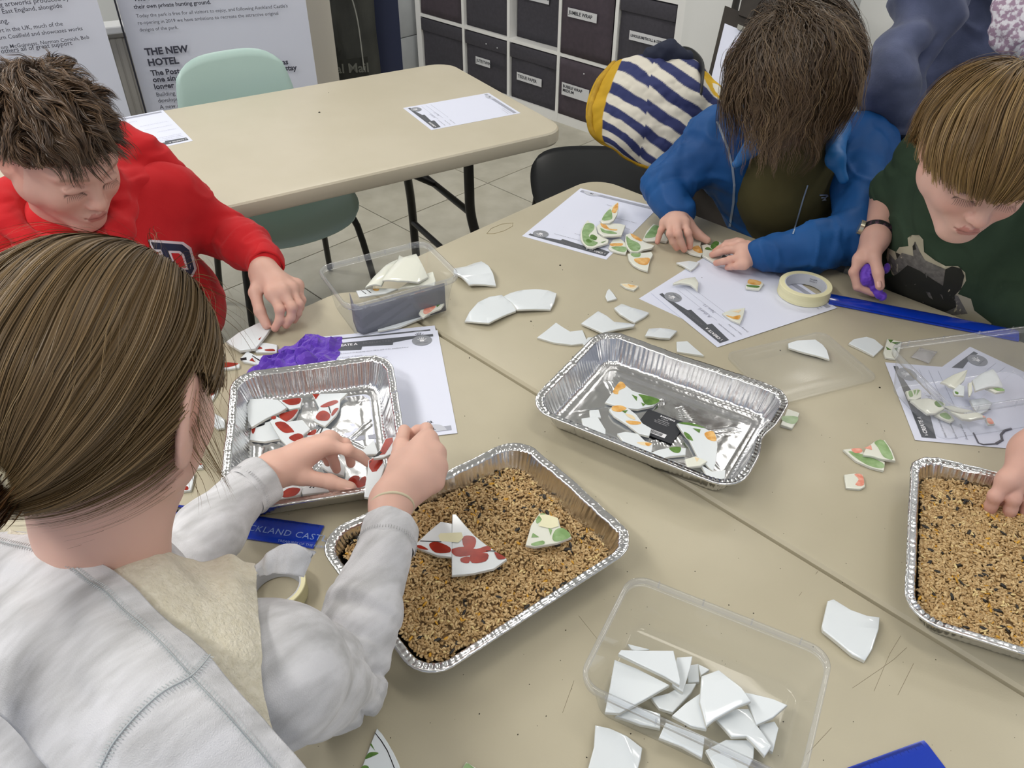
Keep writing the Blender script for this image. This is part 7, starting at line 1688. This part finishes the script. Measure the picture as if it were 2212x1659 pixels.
# the coat hangs open: cut the front clear down the middle
E.cap(bn+fb*.14+np.array([0, 0, .02]), belly+fb*.22+np.array([0, 0, .02]), .085, .080, .012, True); E.cap(bn+fb*.05, bn+fb*.05+np.array([0, 0, .15]), .066, .066, .012, True)
def dsp(V, N_): return .0035*fbm(V, 13, 5, 3)+.005*wrk(V, np.array([.5, -.3, .8]), 24, 8, 31)+.004*grp(V, (elL+cuL)/2, .12)*wrk(V, cuL-elL, 34, 9, 32)+.005*grp(V, elR, .10)*wrk(V, cuR-elR, 40, 9, 33)+grp(V, elR, .08)*.006*folds(V, cuR-elR, 40, 14, 3)+grp(V, elL, .10)*.007*folds(V, cuL-elL, 36, 14, 5)+grp(V, (elL+cuL)/2, .09)*.003*folds(V, cuL-elL, 36, 16, 6)+grp(V, shL, .1)*.006*folds(V, np.array([.3, .5, -1]), 26, 16, 7)+grp(V, shR, .1)*.006*folds(V, np.array([.3, -.5, -1]), 26, 16, 8)+.004*folds(V, np.array([0, 0, 1.]), 12, 22, 12)
coat_b = cloth('coat', E, .0052, m_blu, b_t, dsp)
E = SDF(); 
for q in (-1, 1):
    E.cap(bn+rgb_*q*.075-fb*.02+np.array([0, 0, -.008]), bn+rgb_*q*.085+fb*.075+np.array([0, 0, -.035]), .024, .018, .02); E.cap(bn+rgb_*q*.075-fb*.02+np.array([0, 0, -.008]), bn-fb*.075+np.array([0, 0, .012]), .028, .030, .02)
    E.cap(bn+rgb_*q*.085+fb*.075+np.array([0, 0, -.035]), bn+rgb_*q*.11+fb*.085+np.array([0, 0, -.07]), .016, .010, .015)
cloth('coat_collar', E, .005, mat('blue_coat_lining', '#1c66a8', .5), b_t, lambda V, N_: .003*fbm(V, 30, 3, 2))
bvb = bvh_of(coat_b, [c for c in b_t.children if c.name.startswith('olive_top')][0])
m_zip = mat('pale_zip_tape', '#8e9fb4', .5)
def strip(path, wd_=3.0):
    out = []; n = len(path)
    L_ = [(x-wd_/2, y) for x, y in path]; R_2 = [(x+wd_/2, y) for x, y in path][::-1]; return L_+R_2
drape('zip_tape', [strip([(1549, 262), (1560, 290), (1572, 320), (1582, 360), (1586, 400), (1584, 440), (1576, 490)], 5)], bvb, m_zip, b_t, .003, sub=6)
drape('zip_tape', [strip([(1745, 400), (1735, 430), (1725, 465), (1713, 505)], 3.2)], bvb, m_zip, b_t, .003, sub=6)
drape('coat_logo', [Z((1300, 0, .41230), [(1140, 1018), (1182, 1018), (1188, 1028), (1175, 1038), (1150, 1040), (1150, 1034), (1172, 1032), (1176, 1026), (1140, 1026)])], bvb, mat('logo_grey', '#aab4c4', .5), b_t, .003, sub=3)
_p = bvb.ray_cast(Vector(CAM), Vector(ray(1779, 434)).normalized())[0]
if _p is not None: text_obj('elan', .011, mat('logo_grey', '#aab4c4', .5), np.array(_p)-ray(1779, 434)*.004-IR*.012, IR, -IU, b_t, name='coat_lettering')
# wavy hair hanging forward
cen, rad = (0, -.010, .026), (.084, .104, .096)
def mb(L):
    x, y, z = L.T; return (z > np.maximum(hlb(x, y), -.03)+.002) & ~((np.abs(x) < .040) & (y > .03) & (z < .058))
hair_cap(hb, cen, (.080, .100, .092), mb, capmat('dark_brown_scalp', '#34281c'), b_t, bumpy=.003, seed=5)
roots, L = shell_points(hb, cen, rad, 2100, mb, 6); crown = hb.w(.012, -.01, .118)
def flow_b(P, q, n, t):
    d = P-crown; d = d-n*np.sum(d*n, 1, keepdims=True); d /= np.linalg.norm(d, axis=1, keepdims=True)+1e-9; side = np.sign(q[:, 0:1]-.01)
    return d*(1.1-.7*t)+hb.r*side*.25*(1-t)+hb.f*.12
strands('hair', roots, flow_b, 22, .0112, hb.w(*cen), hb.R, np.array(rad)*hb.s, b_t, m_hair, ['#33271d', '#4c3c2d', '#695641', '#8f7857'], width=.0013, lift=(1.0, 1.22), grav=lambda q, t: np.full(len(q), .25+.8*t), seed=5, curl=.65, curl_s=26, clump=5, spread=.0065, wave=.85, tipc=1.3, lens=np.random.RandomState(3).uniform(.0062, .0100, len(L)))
E = SDF(); ans, ff = legs(E, hip, GV(-.5, -.86, 0)); cloth('trousers', E, .010, m_denim, b_t); shoes(ans, ff, b_t, m_shoe)

# ================================================================== boy in the dark green T-shirt
t_t = thing('person', G(.93, 1.57, -.74), 'person with light brown fringe in dark green T-shirt, hand in right grain tray', 'person')
ht = Head(G(.692, 1.135, .400), GV(-.175, -.87, -.46), 1.0, roll=.06)
tn = G(.785, 1.335, .280); hlt = std_hairline(.056, .02, .014, -.075)
V1 = head_mesh(ht, tn, '#d9b0a2', hlt, '#6a5434', vox=.0022, brow='#8d7350', lash=True, neck_r=.045); V1 = (*fix(V1[0], V1[1]), V1[2])
E = SDF()
wR = W_(1893, 510, .112); elR = G(.765, 1.535, .145)
FT = [[W_(1858, 560, .076), W_(1844, 588, .055), W_(1852, 620, .030), W_(1888, 634, .020)], [W_(1866, 556, .068), W_(1852, 590, .042), W_(1862, 614, .022), W_(1884, 622, .016)], [W_(1876, 556, .062), W_(1866, 588, .038), W_(1876, 608, .020)], [W_(1884, 560, .058), W_(1880, 588, .036), W_(1886, 604, .022)]]
hand_sdf(E, wR, FT, [W_(1889, 556, .090), W_(1897, 589, .070), W_(1901, 618, .050)], arm=elR, arm_r=.031, palm_r=.0150, fr=(.0092, .0088, .0080, .0070), wr=(.0215, .0195))
FT2 = [[W_(2176, 1037, .078), W_(2150, 1072, .058), W_(2141, 1092, .040), W_(2138, 1104, .030)], [W_(2198, 1037, .074), W_(2189, 1078, .058), W_(2183, 1100, .042), W_(2180, 1114, .030)], [W_(2222, 1040, .068), W_(2220, 1082, .052), W_(2212, 1112, .030)], [W_(2246, 1044, .060), W_(2248, 1082, .046), W_(2240, 1110, .030)]]
wL = W_(2228, 972, .100); E.cap(G(1.02, 1.12, .12), G(1.07, 1.30, .20), .033, .040, .02); hand_sdf(E, wL, FT2, [W_(2196, 1030, .060), W_(2176, 1060, .046), W_(2162, 1084, .034)], arm=G(1.02, 1.12, .12), arm_r=.033, palm_r=.0155, fr=(.0098, .0092, .0085, .0074), wr=(.0225, .020))
V2, F2 = fix(*E.mesh(.0022)); V2 = lap(V2, F2, 1, .4); C2 = skin_color(V2, '#d4a899', [(f[-1], .012, .4) for f in FT+FT2]+[(f[1], .010, .3) for f in FT+FT2])
mm_ = merge([V1, (V2, F2, C2)]); body_t = obj('body', mm_[0], mm_[1], m_skin, t_t, True, colors=mm_[2])
nail(body_t, W_(1900.5, 614, .0605), W_(1901, 618, .050)-W_(1897, 589, .070), -FW+np.array([0, 0, .2]))
m_grn = mat('dark_green_cotton', '#3b4d3d', .9, col2='#364737', nscale=10, bump=.3, bscale=800, bdist=.0004, spec=.15)
E = SDF(); shR, shL = G(.815, 1.495, .245), G(1.02, 1.32, .225); chest = G(.875, 1.43, .12); belly = G(.935, 1.52, -.04); hip = G(.98, 1.59, -.17)
E.cap(shR, shL, .054, .054, .05); E.cap(chest, belly, .124, .122, .06); E.cap(belly, hip, .122, .13, .05); E.cap(tn, chest, .062, .11, .05); E.cap(shR, chest, .06, .1, .05)
slR = G(.772, 1.522, .168); slL = G(1.045, 1.19, .150); E.chain([shR, slR], [.052, .044], .03); E.chain([shL, G(1.09, 1.30, .20), slL], [.060, .056, .050], .03)
def dsp(V, N_): return .0025*fbm(V, 12, 6, 3)+.003*wrk(V, np.array([.6, .3, .5]), 20, 7, 41)+grp(V, slR, .07)*.004*folds(V, slR-shR, 55, 14, 3)+grp(V, belly, .16)*.004*folds(V, IR, 22, 12, 5)+grp(V, shR, .09)*.003*folds(V, np.array([0, 0, 1]), 30, 12, 6)
E.cap(belly, G(1.10, 1.40, .02), .12, .12, .05); E.cap(shL, G(1.10, 1.36, .12), .07, .10, .05); E.cap(G(.86, 1.50, .04), G(1.12, 1.24, .04), .095, .095, .06)
tee = cloth('t_shirt', E, .0045, m_grn, t_t, dsp)
ringband('sleeve_hem', G(.768, 1.526, .158), G(.765, 1.535, .145)-G(.79, 1.51, .20), .043, .028, m_grn, t_t, wob=.0015)
bvt = bvh_of(tee); m_cream2 = mat('print_cream', '#b5af98', .9); m_gr = mat('print_grey', '#77746f', .9, col2='#605e5a', nscale=120); m_dk = mat('print_black', '#24251f', .9)
zb = (1820, 130, .3557)
drape('bear_print_cream', [Z(zb, [(275, 1140), (325, 1165), (345, 1135), (400, 1130), (395, 1080), (420, 1062), (465, 1062), (490, 1090), (495, 1165), (560, 1215), (625, 1250), (700, 1250), (745, 1290), (750, 1340), (700, 1420), (780, 1450), (800, 1520), (905, 1600), (895, 1622), (640, 1560), (300, 1300), (265, 1200)])], bvt, m_cream2, t_t, .0020, sub=8)
drape('bear_print_grey', [Z(zb, [(285, 1175), (320, 1215), (360, 1170), (430, 1190), (425, 1130), (440, 1100), (470, 1165), (500, 1215), (625, 1270), (640, 1330), (600, 1420), (700, 1430), (760, 1540), (620, 1555), (330, 1330), (275, 1240)])], bvt, m_gr, t_t, .0028, sub=8)
drape('bear_print_black', [Z(zb, [(330, 1300), (395, 1245), (470, 1280), (560, 1340), (610, 1370), (625, 1270), (665, 1252), (720, 1265), (740, 1310), (720, 1390), (680, 1430), (690, 1500), (600, 1540), (420, 1480), (270, 1400), (258, 1330)]), Z(zb, [(320, 1165), (350, 1180), (330, 1205)]), Z(zb, [(425, 1130), (440, 1115), (445, 1150), (428, 1155)])], bvt, m_dk, t_t, .0036, sub=8)
for q in ([(505, 1405), (530, 1410), (550, 1455), (525, 1440)], [(590, 1420), (605, 1425), (612, 1455)], [(500, 1290), (515, 1300), (510, 1325)], [(480, 1465), (495, 1468), (490, 1478)]): drape('bear_print_fleck', [Z(zb, q)], bvt, m_gr, t_t, .0044, sub=8)
# straight fringe hair
cen, rad = (0, -.012, .028), (.082, .103, .093)
def mt(L):
    x, y, z = L.T; return (z > hlt(x, y)+.002) & ~((np.abs(x) > .064) & (y > -.03) & (y < .016) & (z < .016))
hair_cap(ht, cen, (.079, .0995, .0895), mt, capmat('light_brown_scalp', '#4f3c22'), t_t, bumpy=.003, seed=8)
roots, L = shell_points(ht, cen, rad, 2600, mt, 10); crn = ht.w(-.015, -.075, .095)
def flow_t(P, q, n, t):
    d = P-crn; d = d-n*np.sum(d*n, 1, keepdims=True); d /= np.linalg.norm(d, axis=1, keepdims=True)+1e-9
    return d+np.cross(n, d)*.10-hr.u*0+ht.r*.16
fz = lin_interp([-.12, -.05, -.034, -.022, .004, .022, .045, .07, .1], [-.070, -.058, -.040, .012, .014, -.004, .010, .020, .024])
stp = lambda P, q: (q[:, 2]+cen[2] < fz(q[:, 1]+cen[1])+.010*vnoise(P, 120, 4))
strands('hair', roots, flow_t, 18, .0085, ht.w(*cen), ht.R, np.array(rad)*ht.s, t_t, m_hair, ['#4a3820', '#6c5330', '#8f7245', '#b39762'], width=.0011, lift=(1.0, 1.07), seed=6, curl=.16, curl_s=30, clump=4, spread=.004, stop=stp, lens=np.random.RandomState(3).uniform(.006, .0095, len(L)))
lashes(ht, t_t)
# wrist watch
wt_ax = (wR-elR)/np.linalg.norm(wR-elR); wc = wR-wt_ax*.010
strap = ringband('watch', wc, wt_ax, .0292, .017, mat('black_strap', '#1a181c', .6, col2='#5b3a4e', nscale=140, nlow=.52, nhigh=.6), t_t, wob=.0002, ell=(1, .9))
b = MB(); fd = -IR*.9+IU*.1; fd = fd-wt_ax*np.dot(fd, wt_ax); fd /= np.linalg.norm(fd); p = wc+fd*.0285
b.tube([p, p+fd*.008], .0145, 24); b.build('watch_case', mat('watch_steel', '#cfc9b4', .25, metal=.9), strap, ang=40)
b = MB(); q = wc+fd*.012-FW*.029*.85; b.tube([q+wt_ax*.006, q-wt_ax*.006-IR*.003], .0012, 8); b.build('buckle', mat('watch_steel', '#cfc9b4', .25, metal=.9), strap)
E = SDF(); ans, ff = legs(E, hip, GV(-.7, -.71, 0)); cloth('trousers', E, .010, m_denim, t_t); shoes(ans, ff, t_t, m_shoe)
tis = thing('purple_tissue', W_(1877, 595, .05), 'purple tissue scrunched in the hand wearing a watch', 'tissue paper')
E = SDF(); E.ell(W_(1877, 582, .060), (.016, .016, .020), None, .01); E.ell(W_(1872, 602, .046), (.014, .014, .018), None, .01); E.cap(W_(1882, 612, .038), W_(1905, 640, .020), .010, .009, .008); E.ell(W_(1914, 580, .055), (.007, .010, .010), None, .006)
cloth('tissue_wad', E, .0022, m_purple, tis, lambda V, N_: .0032*folds(V, IU, 160, 120, 3, 1.)+.001*fbm(V, 200, 3, 2))

# ================================================================== adult standing behind in navy
a_t = thing('person', G(1.17, 2.15, -.74), 'adult person in a navy fleece standing behind the green T-shirt, arm bent', 'person')
m_navy = mat('navy_fleece', '#5c6380', .95, col2='#4f566f', nscale=16, bump=.5, bscale=260, bdist=.0012, sheen=.2, spec=.1)
hipA = G(1.16, 2.12, .12); chA = G(1.22, 2.18, .48); shA = G(1.10, 2.24, .66); shA2 = G(1.42, 2.10, .66)
E = SDF(); elA = W_(1925, 175, .30); haA = W_(2010, 315, .16); 
E.cap(hipA, chA, .15, .155, .06); E.cap(shA, shA2, .075, .075, .05); E.cap(chA, (shA+shA2)/2, .15, .12, .05)
upA = W_(2020, 0, .44); E.chain([shA, upA, elA], [.075, .070, .062], .04); E.chain([elA, haA], [.062, .048], .03); E.cap(W_(1985, 290, .13), W_(2100, 330, .12), .06, .08, .04)
E.chain([shA2, G(1.50, 2.02, .42), G(1.42, 1.95, .22)], [.072, .06, .045], .03)
navy = cloth('fleece', E, .007, m_navy, a_t, lambda V, N_: .006*fbm(V, 9, 3, 3)+.012*wrk(V, np.array([.4, .2, .9]), 15, 5, 51)+grp(V, elA, .16)*.018*folds(V, haA-elA, 20, 7, 3, 1.2)+grp(V, upA, .18)*.014*folds(V, elA-upA, 16, 7, 4, 1.2)+.008*folds(V, haA-elA, 9, 5, 7))
E = SDF()
for q in (-1, 1): E.cap(hipA+GV(.9, -.3, 0)*q*.08, G(1.17+.09*q, 2.16-.02*q, -.28), .100, .070, .03); E.cap(G(1.17+.09*q, 2.16-.02*q, -.28), G(1.18+.1*q, 2.19, -.67), .066, .05, .02)
E.cap(W_(1935, 330, .08), W_(1960, 420, -.05), .07, .075, .03)
cloth('trousers', E, .012, mat('charcoal_trousers', '#2d3040', .9), a_t)
shoes([G(1.08, 2.19, -.67), G(1.28, 2.19, -.67)], GV(-.5, -.86, 0), a_t, m_shoe)
hA = Head(G(1.27, 2.12, .90), GV(-.5, -.8, -.2), 1.08); V1 = head_mesh(hA, G(1.27, 2.17, .72), '#d6ab9b', std_hairline(), '#3a2a1c', vox=.0045); V1 = (*fix(V1[0], V1[1]), V1[2])
E = SDF(); hand_sdf(E, W_(2020, 330, .155), [[W_(2060, 340, .15), W_(2080, 352, .14), W_(2090, 360, .13)]]*1+[[W_(2058, 350, .14), W_(2076, 362, .13), W_(2086, 370, .12)], [W_(2054, 358, .13), W_(2070, 370, .12), W_(2080, 378, .11)], [W_(2048, 366, .12), W_(2062, 378, .11), W_(2070, 384, .10)]], [W_(2035, 330, .16), W_(2055, 328, .15), W_(2068, 332, .14)], palm_r=.016, wr=(.025, .022))
V2, F2 = fix(*E.mesh(.004)); mm_ = merge([V1, (V2, F2, skin_color(V2, '#d6ab9b'))]); obj('body', mm_[0], mm_[1], m_skin, a_t, True, colors=mm_[2])
hair_cap(hA, (0, -.012, .028), (.082, .103, .093), lambda L: L[:, 2] > std_hairline()(L[:, 0], L[:, 1]), capmat('adult_hair', '#33261b'), a_t)
# patterned scarf hanging down the front
m_scarf = mat('pink_patterned_scarf', '#a98fa6', .8, col2='#e9e6ee', nscale=95, nlow=.45, nhigh=.55, bump=.4, bscale=90, bdist=.003)
E = SDF(); E.chain([W_(2205, -60, .52), W_(2190, 20, .46), W_(2185, 70, .42), W_(2200, 110, .38)], [.034, .036, .036, .030], .02); cloth('scarf', E, .006, m_scarf, a_t, lambda V, N_: .005*fbm(V, 40, 3, 2))
# chairs under the seated children
for lab, hp, f in (('dark moulded chair under the grey hoodie person', G(-.48, .10, 0), GV(.7, .71, 0)), ('dark moulded chair under the red hoodie person', G(-.88, 1.39, 0), GV(.71, -.70, 0)), ('dark moulded chair under the blue coat person', G(.75, 1.90, 0), GV(-.5, -.86, 0)), ('dark moulded chair under the green T-shirt person', G(.98, 1.60, 0), GV(-.7, -.71, 0))):
    hp = hp.copy(); hp[2] = 0; chair(lab, tuple(hp+f*.0), math.atan2(f[1], f[0])+math.pi/2, m_chair_black, seat_h=.435)

# ================================================================== striped coat over the black chair
m_strip = bpy.data.materials.new('striped_knit'); m_strip.use_nodes = True; nt = m_strip.node_tree; b_ = nt.nodes['Principled BSDF']; b_.inputs['Roughness'].default_value = .85
a_ = nt.nodes.new('ShaderNodeAttribute'); a_.attribute_name = 'tone'; nt.links.new(a_.outputs['Color'], b_.inputs['Base Color'])
def px2(x, y, d): return wd(x, y, d)
zc_ = [  # control net (photo x, y, distance) : rows from the shoulder ridge down to the hem
    [(1322, 140, 2.86), (1360, 128, 2.82), (1410, 122, 2.80), (1460, 125, 2.80), (1510, 140, 2.80), (1560, 185, 2.80)],
    [(1290, 175, 2.80), (1345, 180, 2.72), (1400, 178, 2.68), (1460, 180, 2.66), (1515, 190, 2.68), (1560, 220, 2.74)],
    [(1272, 215, 2.76), (1330, 230, 2.68), (1392, 238, 2.64), (1450, 240, 2.63), (1510, 245, 2.66), (1550, 260, 2.72)],
    [(1266, 250, 2.72), (1325, 275, 2.66), (1388, 290, 2.62), (1440, 295, 2.61), (1490, 300, 2.64), (1530, 310, 2.70)],
    [(1275, 280, 2.70), (1325, 310, 2.66), (1380, 335, 2.63), (1425, 350, 2.62), (1470, 355, 2.66), (1510, 360, 2.72)],
    [(1300, 300, 2.70), (1345, 330, 2.67), (1390, 352, 2.65), (1425, 366, 2.64), (1460, 375, 2.68), (1490, 390, 2.74)]]
Pc = np.array([[wd(*q) for q in row] for row in zc_]); n = 30; nr, nc = Pc.shape[:2]
def crs(a, t):
    k = min(int(t), a.shape[0]-2); f = t-k; p0 = a[max(k-1, 0)]; p1 = a[k]; p2 = a[k+1]; p3 = a[min(k+2, a.shape[0]-1)]; return .5*((2*p1)+(p2-p0)*f+(2*p0-5*p1+4*p2-p3)*f*f+(-p0+3*p1-3*p2+p3)*f**3)
NU, NV = (nc-1)*n, (nr-1)*n; Gd = np.array([[crs(np.array([crs(Pc[:, j], i/n) for j in range(nc)]), jj/n) for jj in range(NU+1)] for i in range(NV+1)])
flat = Gd.reshape(-1, 3); fold = (.014*folds(flat, IU+IR*.5, 3, 13, 6, 1.2)+.006*fbm(flat, 30, 3, 2)).reshape(Gd.shape[:2]); Gd = Gd-FW*fold[..., None]
V, Fq = curved_sheet(lambda i, j: Gd[int(round(j*NV)), int(round(i*NU))], NU, NV, .006)
V = np.array(V); nn = (NU+1)*(NV+1); uu = np.tile(np.tile(np.linspace(0, 1, NU+1), NV+1), 2); vv = np.tile(np.repeat(np.linspace(0, 1, NV+1), NU+1), 2)
ph = (vv*11.5-uu*5.2+.25*vnoise(V, 9, 3)+.5*np.where(uu > .42, .5, 0)+.4*(np.sin(uu*7)))
navy_c, cream_c, must = [np.array(lin(c)[:3]) for c in ('#2a3263', '#d8d3c6', '#c29a1e')]
w = (np.sin(ph*math.pi)*14).clip(-1, 1)*.5+.5; C = navy_c*w[:, None]+cream_c*(1-w[:, None])
edge = (uu < .14) | (vv > .92); C[edge] = must; fl = ((uu-.93)**2/.012+(vv-.10)**2/.010 < 1); C[fl] = np.array(lin('#e3b62a')[:3]); fl = ((uu-.95)**2/.003+(vv-.11)**2/.002 < 1); C[fl] = np.array(lin('#efece0')[:3])
o = obj('striped_cloth', V, Fq, m_strip, cto, True, colors=C)
# second stripe direction sharpened by the sewn-on mustard binding
b = MB(); b.tube([Gd[i, 6]-FW*.004 for i in range(0, NV+1, 5)], .011, 8); b.build('mustard_binding', mat('mustard_cotton', '#bf971f', .7, col2='#a98312', nscale=40, bump=.3, bscale=120, bdist=.002), cto, True)
b = MB(); b.tube([Gd[NV-3, j]-FW*.004 for j in range(0, NU+1, 5)], .011, 8); b.build('mustard_binding', mat('mustard_cotton', '#bf971f', .7), cto, True)
E = SDF(); E.chain([wd(1395, 150, 2.80), wd(1410, 122, 2.80), wd(1445, 112, 2.80), wd(1480, 124, 2.80)], [.020, .030, .034, .026], .02); cloth('navy_hood_lining', E, .006, mat('navy_cotton', '#1a2138', .8), cto, lambda V, N_: .004*folds(V, IR, 40, 20, 3))
